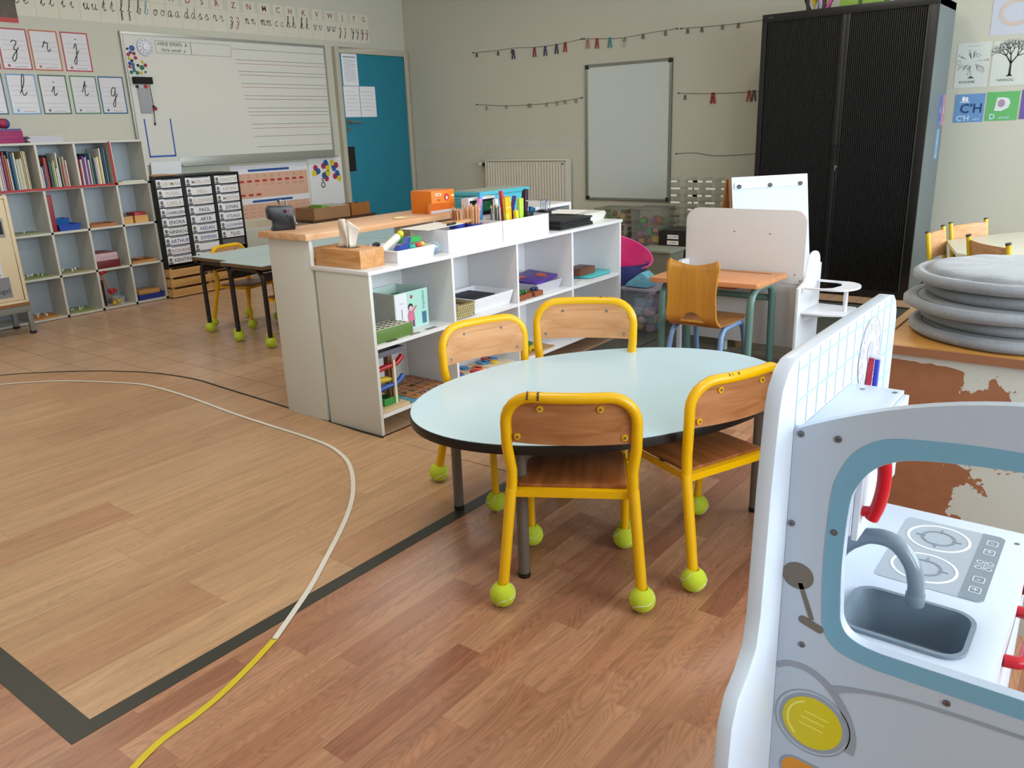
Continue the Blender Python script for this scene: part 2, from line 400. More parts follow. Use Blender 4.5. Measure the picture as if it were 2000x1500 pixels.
_A = [(.7, .9), (.4, 1), (.15, .6), (.2, .1), (.45, .05), (.7, .6), (.72, 1)]
_H = [(0, .2), (.35, 1.2), (.42, 2.0), (.3, 2.25), (.2, 1.8), (.18, 0)]
SCRIPT = {
 'e': [[(0, .35), (.45, .6), (.55, .9), (.35, 1.0), (.15, .75), (.12, .35), (.35, 0), (.65, .15), (.8, .35)]],
 'l': [[(0, .2), (.4, 1.1), (.5, 1.9), (.38, 2.25), (.25, 1.9), (.22, .5), (.4, 0), (.6, .1), (.75, .35)]],
 'i': [[(0, .4), (.3, 1.0), (.28, .3), (.42, 0), (.65, .3)]],
 'u': [[(0, .5), (.2, 1), (.2, .3), (.4, 0), (.65, .3), (.72, 1)], [(.72, 1), (.72, .3), (.85, 0), (1.05, .3)]],
 't': [[(0, .4), (.35, 1.7)], [(.35, 1.7), (.33, .3), (.5, 0), (.75, .3)], [(.12, 1.15), (.6, 1.15)]],
 'f': [[(0, .2), (.4, 1.2), (.48, 2.0), (.36, 2.25), (.25, 1.8), (.25, -.8), (.35, -1.25), (.48, -.9), (.32, 0), (.7, .3)]],
 'b': [[(0, .2), (.38, 1.2), (.45, 2.0), (.33, 2.25), (.22, 1.8), (.2, .4), (.4, 0), (.65, .3), (.6, .9)], [(.6, .9), (.88, .8)]],
 'o': [[(.5, 1), (.2, .85), (.15, .3), (.4, 0), (.7, .3), (.68, .8), (.5, 1), (.6, .8), (.95, .85)]],
 'a': [_A, [(.72, 1), (.72, .3), (.85, 0), (1.05, .3)]],
 'd': [_A, [(.74, 1.9), (.72, .3), (.85, 0), (1.05, .3)]],
 's': [[(0, .3), (.4, 1.05), (.45, .8), (.65, .35), (.45, 0), (.15, .1)], [(.45, .0), (.9, .3)]],
 'r': [[(0, .4), (.25, 1.1), (.3, .9), (.6, .9), (.55, .4), (.7, 0), (.95, .3)]],
 'z': [[(0, .8), (.2, 1), (.5, .95), (.55, .75), (.25, .1), (.55, .0), (.5, -.8), (.25, -1.2), (.1, -.8), (.8, .3)]],
 'n': [[(0, .6), (.15, 1), (.18, 0)], [(.18, .6), (.45, 1), (.6, .8), (.6, .25), (.75, 0), (.95, .3)]],
 'm': [[(0, .6), (.12, 1), (.15, 0)], [(.15, .6), (.38, 1), (.5, .8), (.5, 0)], [(.5, .6), (.73, 1), (.86, .8), (.86, .25), (.98, 0), (1.15, .3)]],
 'c': [[(.65, .8), (.45, 1), (.15, .7), (.15, .25), (.4, 0), (.75, .3)]],
 'h': [_H, [(.18, .5), (.45, 1), (.6, .8), (.6, .25), (.75, 0), (.95, .3)]],
 'k': [_H, [(.18, .5), (.45, 1), (.55, .8), (.3, .5)], [(.3, .5), (.6, .05), (.9, .3)]],
 'v': [[(0, .7), (.15, 1), (.25, .3), (.4, 0), (.65, .5), (.65, 1), (.9, .9)]],
 'w': [[(0, .7), (.12, 1), (.15, .3), (.3, 0), (.5, .4), (.52, .9)], [(.5, .4), (.65, 0), (.88, .5), (.85, 1), (1.1, .9)]],
 'j': [[(0, .5), (.3, 1), (.32, -.8), (.2, -1.25), (.05, -.9), (.6, .3)]],
 'y': [[(0, .7), (.15, 1), (.18, .3), (.38, .05), (.62, .5), (.65, 1)], [(.65, 1), (.65, -.8), (.5, -1.25), (.35, -.9), (.9, .3)]],
 'g': [[(.65, .9), (.4, 1), (.15, .6), (.2, .1), (.45, .05), (.65, .6), (.65, 1)], [(.65, 1), (.65, -.8), (.5, -1.25), (.35, -.9), (.95, .3)]]}
# ================================================================== room shell
def wallbox(name, b, mat): return struct(name, MB().box(*b), mat)
# floors: tiles in the far-left half, pale oak vinyl, red oak vinyl, grey vinyl by the cupboard
TILE = tiles('floor_tiles', 0.187, -3.706, 2.016, '#C6A282', '#8E7259', 0.26)
OAK = planks('oak_vinyl', 0.184, 1.22, ['#B58C68', '#BE9871', '#C39E78', '#BA926C', '#B48965'], 0.34, x0=-2.19, seam=0.0006, joint=0.55, grain=0.75)
RED = planks('red_oak_vinyl', 0.070, 0.43, ['#925F47', '#A87758', '#B98A6A', '#9E6C50', '#AF7F60', '#996850'], 0.30, x0=-1.032, seam=0.0005, joint=0.8, grain=0.95, ringk=0.24)
GREYF = tiles('grey_vinyl', 0.9, -1.25, 4.23, '#4E5149', '#23241F', 0.5, 0.006)
struct('floor', MB().box(XL-0.15, XR+0.1, YF-0.1, YB+0.15, -0.10, -0.004), TILE)
oakp = [(-1.64, 0.58), (-1.64, 2.16), (-2.51, 2.156), (-3.02, 2.19), (-3.57, 2.215), (-3.84, 2.226), (-4.08, 2.194), (-4.27, 2.138), (-4.51, 2.017), (-4.74, 1.851), (-4.91, 1.684),
        (-5.15, 1.35), (-5.3, 0.9), (-5.35, 0.3), (-5.35, -0.6), (-3.0, -0.6), (-3.0, 0.58)]
sm = [(p.x, p.y) for p in smoothpath([(a, b, 0) for a, b in oakp[2:14]], 5)]
oakp2 = [(-1.64, 0.58), (-1.64, 2.16)] + sm + oakp[14:]
struct('floor', MB().prism(oakp2, (0, 0, -0.004), XV, YV, (0, 0, 0.004)), OAK)
struct('floor', MB().box(-2.375, -1.64, 2.156, 3.6, -0.004, 0.0), OAK)
struct('floor', MB().box(-1.64, XR, YF, 3.6, -0.004, 0.0, 0).box(-5.35, -1.64, YF, 0.58, -0.004, -0.0001), RED)
struct('floor', MB().box(-2.37, XR, 3.6, 5.66, -0.004, 0.001), GREYF)
# black edging of the oak vinyl
DK = flat('#2F3129', 0.4)
L_, R_ = band([(-2.36, 2.155)] + sm, 0.012)
struct('trim_1', MB().prism(L_+R_[::-1], (0, 0, 0.0), XV, YV, (0, 0, 0.0018)), flat('#1A1713', 0.5))
struct('trim_2', MB().box(-1.662, -1.616, 0.527, 3.6, 0, 0.0012), DK)
struct('trim_3', MB().box(-2.60, -1.662, 0.527, 0.588, 0, 0.0012).box(-3.4, -2.60, 0.524, 0.586, 0, 0.0013), DK)
struct('trim_4', MB().box(-2.37, XR, 5.655, 5.69, 0, 0.004), flat('#111110', 0.5))

# play line stuck on the floor: white, then yellow
def tape(name, pts, w, mat, label):
    P = [(p.x, p.y) for p in smoothpath([(a, b, 0) for a, b in pts], 6)]
    L, R = band(P, w)
    return one(name, MB().prism(L+R[::-1], (0, 0, 0.0022), XV, YV, (0, 0, 0.0006)), mat, label, 'floor tape')
tape('floor_tape', [(-4.95, 1.30), (-4.705, 1.603), (-4.544, 1.763), (-4.373, 1.872), (-4.121, 1.985), (-3.948, 2.028), (-3.612, 2.030), (-3.188, 2.0), (-2.9, 1.990), (-2.656, 1.984), (-2.477, 1.967), (-2.318, 1.911),
     (-2.191, 1.829), (-2.067, 1.722), (-1.969, 1.617), (-1.875, 1.495), (-1.775, 1.351), (-1.69, 1.225), (-1.625, 1.113), (-1.565, 1.005)], 0.0155, flat('#E4E2D6', 0.35), 'white play line taped in a long curve on the pale oak floor')
tape('floor_tape', [(-1.566, 1.007), (-1.527, 0.908), (-1.492, 0.8), (-1.477, 0.724), (-1.468, 0.644), (-1.443, 0.572), (-1.40, 0.48), (-1.36, 0.40)], 0.0165, flat('#D8C31B', 0.4), 'yellow tape line continuing the white play line at the bottom of the photo')

wallbox('wall_left', (XL-0.1, XL, YF, YB+0.1, 0, ZC), WALL)
wallbox('wall_back', (XL, XR+0.1, YB, YB+0.1, 0, ZC), WALLR)
wallbox('wall_front', (XL, XR+0.1, YF-0.1, YF, 0, ZC), WALLR)
wr = MB().box(XR, XR+0.1, YF, YB, 0, 0.75).box(XR, XR+0.1, YF, YB, 2.45, ZC)
ys = [YF] + [q for a in WIN for q in a] + [YB]
for i in range(0, len(ys), 2): wr.box(XR, XR+0.1, ys[i], ys[i+1], 0.75, 2.45)
struct('wall_right', wr, WALLR)
wallbox('ceiling', (XL-0.1, XR+0.1, YF-0.1, YB+0.1, ZC, ZC+0.1), CEIL)
GLZ = glass('window_glass', (0.97, 0.99, 1.0), 0.06)
for i, (a, b) in enumerate(WIN):
    f = MB()
    for y0, y1, z0, z1 in ((a, a+0.05, 0.75, 2.45), (b-0.05, b, 0.75, 2.45), (a, b, 0.75, 0.80), (a, b, 2.40, 2.45), ((a+b)/2-0.03, (a+b)/2+0.03, 0.8, 2.4)):
        f.box(XR+0.02, XR+0.08, y0, y1, z0, z1)
    w = struct('window_%d' % (i+1), f, WHITE)
    part(w, 'pane', MB().box(XR+0.045, XR+0.052, a+0.04, b-0.04, 0.79, 2.41), GLZ)
for x, y in LAMPS:
    t = thing('ceiling_lamp', 'long white ceiling lamp housing above the classroom', 'ceiling lamp', (x, y, ZC-0.08), group='ceiling lamps')
    part(t, 'housing', MB().box(x-0.15, x+0.15, y-0.62, y+0.62, ZC-0.08, ZC), WHITE)

# ------------------------------------------------------------------ door
BLUE = flat('#1A7A92', 0.42)
FR = flat('#B3AF9E', 0.5)
d = thing('door_1', 'blue classroom door in a grey frame beside the corner', 'door', (XL, 6.13, 0)); d['kind'] = 'structure'; del d['label']; del d['category']
X0 = XL
part(d, 'frame', MB().box(X0, X0+0.05, 5.640, 5.690, 0, 2.03).box(X0, X0+0.05, 6.585, 6.635, 0, 2.03).box(X0, X0+0.05, 5.690, 6.585, 1.975, 2.03), FR, bevel=0.003)
leaf = part(d, 'leaf', MB().box(X0, X0+0.035, 5.692, 6.583, 0.0, 1.973), BLUE, bevel=0.002)
xx = X0+0.035
part(d, 'hinge', MB().cyl((xx+0.006, 6.588, 1.90), (xx+0.006, 6.588, 2.0), 0.009), STEEL)
part(leaf, 'door_handle', MB().cyl((xx, 5.745, 1.335), (xx+0.010, 5.745, 1.335), 0.026).cyl((xx, 5.745, 1.335), (xx+0.05, 5.745, 1.335), 0.009).tube(bendpath([(xx+0.045, 5.745, 1.335), (xx+0.05, 5.745, 1.335), (xx+0.05, 5.885, 1.332)], 0.01), 0.009), STEEL)
part(leaf, 'lock', MB().cyl((xx, 5.745, 1.265), (xx+0.008, 5.745, 1.265), 0.022).box(xx+0.008, xx+0.016, 5.740, 5.750, 1.255, 1.275), STEEL)
part(leaf, 'cover_plate', MB().box(xx, xx+0.006, 5.697, 5.79, 0.865, 1.103), flat('#0B0C0E', 0.5))
def sheetpaper(y0, y1, z0, z1, label, lines, seed, head=None):
    r = random.Random(seed); t = thing('notice', label, 'notice', (xx, (y0+y1)/2, z0))
    part(t, 'paper', MB().box(xx, xx+0.0012, y0, y1, z0, z1), flat('#E6E6EC', 0.6))
    mb = MB(); x = xx+0.0018
    if head: mb.box(x-0.0005, x, y0+0.02, y1-0.02, z1-0.035, z1-0.024)
    for i in range(lines):
        z = z1-0.05-(z1-z0-0.08)*i/lines; a = y0+0.015+r.random()*0.02; b = y1-0.015-r.random()*0.05
        mb.box(x-0.0005, x, a, b, z-0.0022, z)
    part(t, 'writing', mb, flat('#8389A0', 0.7))
sheetpaper(5.724, 5.925, 1.679, 1.972, 'printed notice sheet with dense text at the top of the blue door', 20, 1, True)
sheetpaper(5.716, 5.920, 1.384, 1.674, 'white sheet with pencil marks on the blue door, left one of the lower pair', 6, 2)
sheetpaper(5.928, 6.138, 1.384, 1.674, 'white sheet with pencil marks on the blue door, right one of the lower pair', 6, 3)

# ------------------------------------------------------------------ big whiteboard on the left wall
WB = flat('#CFCFC8', 0.22); ALU = flat('#A4A59E', 0.35, metal=0.5)
y0, y1, z0, z1 = 3.545, 5.530, 1.035, 2.016
t = thing('whiteboard', 'large wall whiteboard with ruled writing lines, left of the blue door', 'whiteboard', (X0, (y0+y1)/2, z0))
part(t, 'board', MB().box(X0, X0+0.018, y0, y1, z0, z1), WB)
fr = MB()
for a in ((y0-0.012, y0+0.006, z0, z1), (y1-0.006, y1+0.012, z0, z1), (y0-0.012, y1+0.012, z1-0.006, z1+0.016)): fr.box(X0, X0+0.026, *a)
part(t, 'frame', fr, ALU, bevel=0.002)
part(t, 'pen_tray', MB().box(X0, X0+0.024, 3.87, y1+0.012, z0-0.015, z0+0.05).box(X0, X0+0.07, 3.87, y1+0.012, z0-0.02, z0-0.012), ALU, bevel=0.002)
ln = MB(); bx = X0+0.0184
for zz, c in ((1.952, 0), (1.868, 0), (1.838, 1), (1.775, 0), (1.745, 0), (1.675, 0), (1.645, 1), (1.575, 0), (1.545, 0), (1.472, 0), (1.44, 0), (1.41, 0), (1.335, 0), (1.30, 1), (1.23, 0), (1.14, 0)):
    a = 4.52+(1.96-zz)*0.16
    ln.box(bx-0.0003, bx+0.0004, a, y1-0.01, zz-0.0016, zz+0.0016, c)
part(t, 'ruled_lines', ln, [flat('#6E675E', 0.6), flat('#A8714F', 0.6)])
wr = MB()
for a, b, c, d_ in ((3.815, 4.125, 1.885, 1.978), (4.125, 4.505, 1.885, 1.978)):
    for q in ((a, b, c, c+0.002), (a, b, d_, d_+0.002), (a, a+0.002, c, d_), (b-0.002, b, c, d_)): wr.box(bx-0.0003, bx+0.0004, *q)
wr.text('HIRIE EMAÑ  A', 0.040, (bx+0.0005, 3.965, 1.955), YV, ZV)
wr.text('hirie emañ  a', 0.040, (bx+0.0005, 3.965, 1.912), YV, ZV, shear=0.3)
part(t, 'handwriting', wr, flat('#3A3A3A', 0.6))
bt = MB()
for q in ((3.616, 3.627, 1.10, 1.39), (3.840, 3.851, 1.10, 1.39), (3.616, 3.851, 1.094, 1.107)): bt.box(bx-0.0003, bx+0.0007, *q)
part(t, 'blue_tape', bt, flat('#1A4FA8', 0.5))
part(t, 'felt_block', MB().box(bx, bx+0.04, 3.575, 3.725, 1.650, 1.702), flat('#141416', 0.9), bevel=0.004)
ck = MB().cyl((bx, 3.722, 1.925), (bx+0.014, 3.722, 1.925), 0.066, 32)
t2 = thing('wall_dial', 'round white dial with a ring of small figures at the whiteboard top left', 'dial', (bx, 3.722, 1.86))
part(t2, 'disc', ck, flat('#C9CCD6', 0.4), bevel=0.002)
part(t2, 'hub', MB().cyl((bx+0.014, 3.722, 1.925), (bx+0.024, 3.722, 1.925), 0.026, 24), flat('#D6D8E0', 0.4), bevel=0.002)
fg = MB()
for i in range(12):
    a = math.radians(90-30*i); fg.text(str((i or 12)*5 if i else 60), 0.017, (bx+0.0146, 3.722+0.050*math.cos(a), 1.925+0.050*math.sin(a)), YV, ZV)
part(t2, 'figures', fg, INK)
MAGC = {'blue': '#1B4A9C', 'red': '#A3202A', 'yellow': '#D8B62A', 'green': '#1C6B4A', 'black': '#101214', 'teal': '#2A5F86'}
mags = [('blue', 252, 83, 9), ('black', 243, 83, 4), ('red', 245, 93, 6), ('red', 256, 93, 6), ('blue', 249, 90, 5), ('yellow', 247, 100, 5), ('red', 259, 101, 6), ('black', 252, 105, 5), ('blue', 248, 109, 6), ('teal', 254, 112, 6),
        ('red', 248, 115, 5), ('teal', 255, 118, 5), ('black', 264, 115, 5), ('green', 272, 120, 8), ('red', 279, 117, 6), ('yellow', 273, 110, 5), ('green', 251, 125, 6), ('teal', 257, 123, 5), ('green', 263, 128, 6), ('yellow', 271, 129, 5), ('green', 279, 129, 4)]
def bp(u, v):   # photo -> board plane (y, z), a measured linear map
    return (3.575+(u-243)*0.00425+(v-83)*(-0.00072), 1.905-(v-83)*0.00415+(u-243)*0.00075)
for i, (c, u, v, r) in enumerate(mags):
    y, z = bp(u, v); r_ = r*0.0022
    one('magnet', MB().lathe([(r_, 0), (r_, 0.006), (r_*0.75, 0.010), (0, 0.011)], n=14).xf(Matrix.Translation((bx, y, z)) @ Matrix.Rotation(math.radians(90), 4, 'Y')), flat(MAGC[c], 0.3),
        '%s round magnet left of the timer dial, %s from the top' % (c, ORD[i] if i < 20 else 'last'), 'magnet', 'magnets at the top left of the whiteboard')
one('magnet', MB().cyl((bx, 3.605, 1.632), (bx+0.01, 3.605, 1.632), 0.012), flat('#101214', 0.3), 'small black round magnet holding the left side of the hanging pouch', 'magnet')
one('magnet', MB().cyl((bx, 3.676, 1.632), (bx+0.01, 3.676, 1.632), 0.015), flat('#B01826', 0.3), 'red round magnet holding the right side of the hanging pouch', 'magnet')
t = thing('plastic_pouch', 'clear plastic pouch hanging on the whiteboard under the black felt block', 'pouch', (bx, 3.64, 1.43))
pch = MB()
for i in range(5):
    pch.box(bx+0.001+0.002*i, bx+0.0016+0.002*i, 3.60+0.003*i, 3.70, 1.43+0.004*i, 1.625)
part(t, 'pouch', pch, glass('pouch_plastic', (0.85, 0.87, 0.90), 0.12, rough=0.15, white=0.25))
part(t, 'contents', MB().box(bx+0.002, bx+0.008, 3.61, 3.69, 1.435, 1.47), flat('#8C929B', 0.4))
t = thing('pointer_cord', 'thin black cord with red and dark beads hanging beside the pouch', 'cord', (bx, 3.71, 1.38))
part(t, 'cord', MB().tube([(bx+0.012, 3.705, 1.645), (bx+0.012, 3.712, 1.5), (bx+0.012, 3.703, 1.36)], 0.0028, 6), flat('#17181C', 0.6))
part(t, 'bead', MB().ball((bx+0.014, 3.725, 1.468), 0.014), flat('#9C1F2A', 0.4)); part(t, 'bead', MB().ball((bx+0.014, 3.712, 1.484), 0.010), flat('#22284A', 0.4))
part(t, 'bead', MB().ball((bx+0.016, 3.712, 1.462), 0.011), flat('#9C1F2A', 0.4)); part(t, 'weight', MB().ball((bx+0.012, 3.702, 1.352), (0.006, 0.006, 0.014)), flat('#17181C', 0.6))
t = thing('paper_pile', 'loose white papers standing under the left end of the whiteboard', 'papers', (XL+0.02, 3.75, 0.98))
part(t, 'sheet', MB().obox((XL+0.03, 3.60, 0.957), (0.01, 0.26, 0.0), (0.0, 0.01, 0.10), (0.003, 0, 0)), flat('#DADCE2', 0.5))

# ------------------------------------------------------------------ letter frieze
def yof(u): # column in the photo -> y along the wall at the height of the frieze
    tab = [(45, 2.870), (95, 3.045), (135, 3.19), (170, 3.329), (212, 3.49), (247, 3.627), (280, 3.762), (312, 3.897), (340, 4.02), (372, 4.165), (400, 4.295), (429, 4.433), (461, 4.595), (490, 4.75), (520, 4.91), (547, 5.06), (570, 5.191), (596, 5.345), (621, 5.50), (648, 5.66), (672, 5.815), (695, 5.965), (713, 6.09)]
    for (a, b), (c, e) in zip(tab, tab[1:]):
        if u <= c: return b+(e-b)*(u-a)/(c-a)
    return tab[-1][1]
pairs = [('ee', 45), ('ll', 95), ('ii', 135), ('uu', 175), ('tt', 212), ('ff', 247), ('bb', 280), ('oo', 312), ('aa', 340), ('dd', 372), ('ss', 400), ('rr', 429), ('zz', 461), ('nn', 490), ('mm', 520), ('cc', 547), ('hh', 570), ('kk', 596), ('vv', 621), ('ww', 648), ('jj', 672), ('yy', 695), ('gg', 713)]
caps = {'D': 372, 'S': 400, 'R': 429, 'Z': 461, 'N': 490, 'M': 520, 'C': 547, 'H': 570, 'K': 596, 'V': 621, 'W': 648, 'J': 672, 'Y': 695, 'G': 713, 'A': 340, 'O': 312}
FRP = flat('#CFCABB', 0.6)
for i, (p, u) in enumerate(pairs):
    y = yof(u); nx = yof(pairs[i+1][1]) if i+1 < len(pairs) else y+0.125; pv = yof(pairs[i-1][1]) if i else y-0.16
    a, b = (y+pv)/2, (y+nx)/2
    t = thing('letter_card', 'strip card with the joined letters %s in the row above the whiteboard' % p, 'letter card', (XL, y, 2.09), group='letter cards above the whiteboard')
    part(t, 'card', MB().box(XL, XL+0.0015, a+0.002, b-0.002, 2.085, 2.255), FRP)
    part(t, 'lettering', MB().script(p[0], 0.043, 0.0052, (XL+0.003, y-0.052, 2.165), YV, ZV), INK)
    part(t, 'lettering', MB().script(p[1], 0.043, 0.0044, (XL+0.003, y+0.010, 2.165), YV, ZV), {'bb': flat('#2F7F92', 0.6), 'zz': REDINK, 'gg': REDINK, 'jj': REDINK}.get(p, flat('#3A3730', 0.6)))
for c, u in caps.items():
    y = yof(u); t = thing('letter_card', 'strip card with the single capital %s in the top row over the joined letters' % c, 'letter card', (XL, y, 2.26), group='capital letter cards')
    part(t, 'card', MB().box(XL, XL+0.0015, y-0.058, y+0.058, 2.258, 2.345), FRP)
    part(t, 'lettering', MB().text(c, 0.066, (XL+0.003, y, 2.300), YV, ZV, bold=0.004), REDINK if c in 'DSRNOA' else flat('#7A4840', 0.6))

# ------------------------------------------------------------------ handwriting model cards left of the whiteboard
def modelcard(y, z, colr, name, letter, k=1.0):
    t = thing('handwriting_card', 'laminated %s-bordered card with a large cursive %s left of the whiteboard' % (name, letter), 'handwriting card', (XL, y, z), group='handwriting model cards')
    part(t, 'card', MB().box(XL, XL+0.0015, y-0.099, y+0.099, z, z+0.27), flat('#CDCBD0', 0.25))
    part(t, 'border', MB().ring([(-0.099, 0), (0.099, 0), (0.099, 0.27), (-0.099, 0.27)], [(-0.090, 0.009), (0.090, 0.009), (0.090, 0.261), (-0.090, 0.261)], (XL+0.0016, y, z), YV, ZV, (0.0008, 0, 0)), flat(colr, 0.35))
    ln = MB()
    for q in (0.19, 0.16, 0.128, 0.075, 0.045): ln.box(XL+0.0016, XL+0.0022, y-0.075, y+0.08, z+q, z+q+0.0015)
    part(t, 'ruled_lines', ln, flat('#8A847C', 0.6))
    part(t, 'lettering', MB().script(letter, 0.062, 0.0062, (XL+0.0028, y-0.022, z+0.129), YV, ZV), INK)
    part(t, 'caption', MB().text('~~~~~', 0.03, (XL+0.0026, y+0.02, z+0.022), YV, ZV), flat('#7D7468', 0.6))
    part(t, 'dot', MB().cyl((XL+0.0015, y-0.055, z+0.026), (XL+0.0024, y-0.055, z+0.026), 0.009), flat(colr, 0.4))
R1 = [(2.760, '#A02C38', 'red', 'z'), (2.970, '#B05A2A', 'orange', 'r'), (3.190, '#A8283F', 'crimson', 'j'), (2.55, '#A02C38', 'dark red', 's')]
R2 = [(2.760, '#5F93BD', 'light blue', 'l'), (2.976, '#2F5A48', 'dark green', 'i'), (3.198, '#3F7A52', 'green', 't'), (3.409, '#1F5580', 'dark blue', 'g'), (2.54, '#2A4A6A', 'navy', 'u')]
for y, c, n, l in R1: modelcard(y, 1.729, c, n, l)
for y, c, n, l in R2: modelcard(y, 1.431, c, n, l)
t = thing('photo_poster', 'brown and red picture poster at the top left corner of the photo', 'poster', (XL, 2.66, 2.035))
part(t, 'picture', MB().box(XL, XL+0.002, 2.50, 2.825, 2.035, 2.30), flat('#4A3A30', 0.4, var=0.5, vscale=18))
part(t, 'border', MB().box(XL+0.0021, XL+0.003, 2.50, 2.825, 2.035, 2.065), flat('#B02A2A', 0.4))

# ------------------------------------------------------------------ number poster and painted shapes under the whiteboard
t = thing('number_poster', 'long white number poster with two peach bands of red labels under the whiteboard', 'poster', (XL, 4.8, 0.42))
part(t, 'paper', MB().box(XL, XL+0.002, 4.35, 5.20, 0.42, 0.985), flat('#DEDEE4', 0.45))
pb = MB().box(XL+0.002, XL+0.003, 4.405, 5.19, 0.697, 0.913).box(XL+0.002, XL+0.003, 4.405, 5.19, 0.512, 0.645)
part(t, 'bands', pb, flat('#D0A68E', 0.5))
part(t, 'footer', MB().box(XL+0.002, XL+0.003, 4.36, 5.20, 0.425, 0.508), flat('#C9BFA6', 0.5))
bb = MB()
for a, b, z in ((4.53, 4.985, 0.938), (4.54, 4.99, 0.665)): part(t, 'title_bar', MB().prism(rrect(a, b, z-0.010, z+0.010, 0.009), (XL+0.002, 0, 0), YV, ZV, (0.001, 0, 0)), flat('#1D4B8F', 0.5))
rl = MB(); dt = MB()
for i in range(9):
    y = 4.45+i*0.083; rl.prism(rrect(y-0.026, y+0.026, 0.835, 0.855, 0.009), (XL+0.003, 0, 0), YV, ZV, (0.001, 0, 0))
    if i < 3: rl.prism(rrect(y-0.026, y+0.026, 0.715, 0.735, 0.009), (XL+0.003, 0, 0), YV, ZV, (0.001, 0, 0))
    dt.text(str(i+1), 0.03, (XL+0.0042, y, 0.885), YV, ZV)
    for k in range(i+1): dt.box(XL+0.003, XL+0.0036, y-0.02+0.012*(k % 4), y-0.014+0.012*(k % 4), 0.81-0.012*(k//4), 0.815-0.012*(k//4))
    for k in range(3): dt.box(XL+0.003, XL+0.0036, y-0.024, y+0.02, 0.53+0.035*k, 0.5325+0.035*k)
for k in range(4): dt.box(XL+0.003, XL+0.0036, 4.55, 4.85, 0.44+0.014*k, 0.442+0.014*k)
part(t, 'red_labels', rl, flat('#B0332C', 0.5)); part(t, 'figures', dt, flat('#8A5E48', 0.6))
one('lit_wall_patch', MB().box(XL, XL+0.0015, 5.215, 5.632, 0.56, 1.01), flat('#DDDDDF', 0.4), 'pale painted patch for the lit wall behind the shapes, left of the door frame', 'panel')  # bare wall here; its brighter light is put in as a pale sheet
blob = [('#A8244A', 0, 0.012), ('#1F5A9C', 0.022, -0.012), ('#33487A', 0.002, -0.018), ('#D8C020', -0.018, -0.026)]
for i, (y, z, o) in enumerate(((5.30, 0.905, 0), (5.415, 0.935, 1), (5.425, 0.83, 2), (5.545, 0.935, 3), (5.55, 0.83, 1))):
    t = thing('paint_blot', 'painted red, blue and yellow circles left of the door, %s cluster' % ('far left', 'upper middle', 'lower middle', 'upper right', 'lower right')[i], 'painting', (XL+0.0015, y, z-0.05), group='painted circle clusters')
    for k, (c, dy, dz) in enumerate(blob):
        a = math.radians(90*o); qy, qz = dy*math.cos(a)-dz*math.sin(a), dy*math.sin(a)+dz*math.cos(a)
        part(t, 'blot', MB().prism(circ(y+qy*1.3, z+qz*1.3, 0.029, 16), (XL+0.0016+0.0004*k, 0, 0), YV, ZV, (0.0005, 0, 0)), flat(c, 0.5))
one('wall_mark', MB().text('ỗ', 0.10, (XL+0.002, 5.375, 0.76), YV, ZV, bold=0.01), INK, 'small black drawn figure left of the door, under the painted circles', 'drawing')
# ================================================================== cube bookcase on the left wall
SH = flat('#C9C8BF', 0.45); SHB = flat('#A9B4BC', 0.5)
xf, xb = -6.184, -6.425
YD = [3.455-0.265*i for i in range(6)]       # dividers, right to left
t = thing('bookcase', 'pale grey cube bookcase with four rows of compartments below the handwriting cards', 'bookcase', ((xf+xb)/2, 2.8, 0))
ZR = [0.0, 0.309, 0.617, 0.925, 1.236]
part(t, 'back_panel', MB().box(xb, xb+0.006, YD[-1], YD[0], 0, 1.236), SHB)
for i, y in enumerate(YD):
    part(t, 'side_panel' if i in (0, 5) else 'divider', MB().box(xb+0.006, xf, y-0.0165 if i in (0,) else y-0.008, y if i == 0 else y+0.008, 0, 1.221), SH)
for i, z in enumerate(ZR):
    a = z if i == 0 else z-0.016
    part(t, 'shelf' if i < 4 else 'top', MB().box(xb+0.006, xf, YD[-1], YD[0], a, a+0.016), SH)
rt = MB()
rt.box(xf, xf+0.002, 2.13, 3.205, 0.912, 0.928).obox((xf, 3.178, 0.915), (0.002, 0, 0), (0, 0.016, 0), (0, -0.004, 0.312))
part(t, 'red_tape', rt, flat('#A81E24', 0.45))
def cell(c, r):  # column from the right (0), row from the bottom (0) -> y range, floor z
    return YD[c+1]+0.010, YD[c]-0.018, ZR[r]+0.0005 if r else 0.0165
# books in the top row
def book(x0, y0, z0, th, dp, h, hexc, label, lean=0.0, group=None, y_is='spine'):
    t = thing('book', label, 'book', (x0, y0, z0), group=group)
    M = Matrix.Translation((x0, y0, z0)) @ Matrix.Rotation(lean, 4, 'X')
    part(t, 'cover', MB().box(-dp, -dp+0.001, 0, th, 0, h).box(-dp, 0, 0, 0.0012, 0, h).box(-dp, 0, th-0.0012, th, 0, h).box(-0.0015, 0, 0, th, 0, h).xf(Matrix.Rotation(lean, 4, 'X')), flat(hexc, 0.4), local=True)
    part(t, 'pages', MB().box(-dp+0.002, -0.0016, 0.0013, th-0.0013, 0.002, h-0.003).xf(Matrix.Rotation(lean, 4, 'X')), PAPER, local=True)
    return t
CN = {'#7A2A5A': 'plum', '#C8A9C8': 'lilac', '#B4452F': 'brick red', '#D7683A': 'orange', '#2E6F8C': 'teal', '#31527A': 'navy', '#E6E4DC': 'white', '#CFCBB6': 'cream', '#B9A679': 'tan', '#A43840': 'red', '#5E8FB4': 'sky blue',
      '#7FA050': 'green', '#D9D6A8': 'pale yellow', '#3B2A30': 'dark brown', '#6B3F8C': 'purple', '#202024': 'black', '#D2B23C': 'mustard', '#4F7F86': 'grey-teal', '#C06A5C': 'coral', '#8E8E98': 'grey', '#223A5C': 'dark blue', '#E2C9BE': 'blush'}
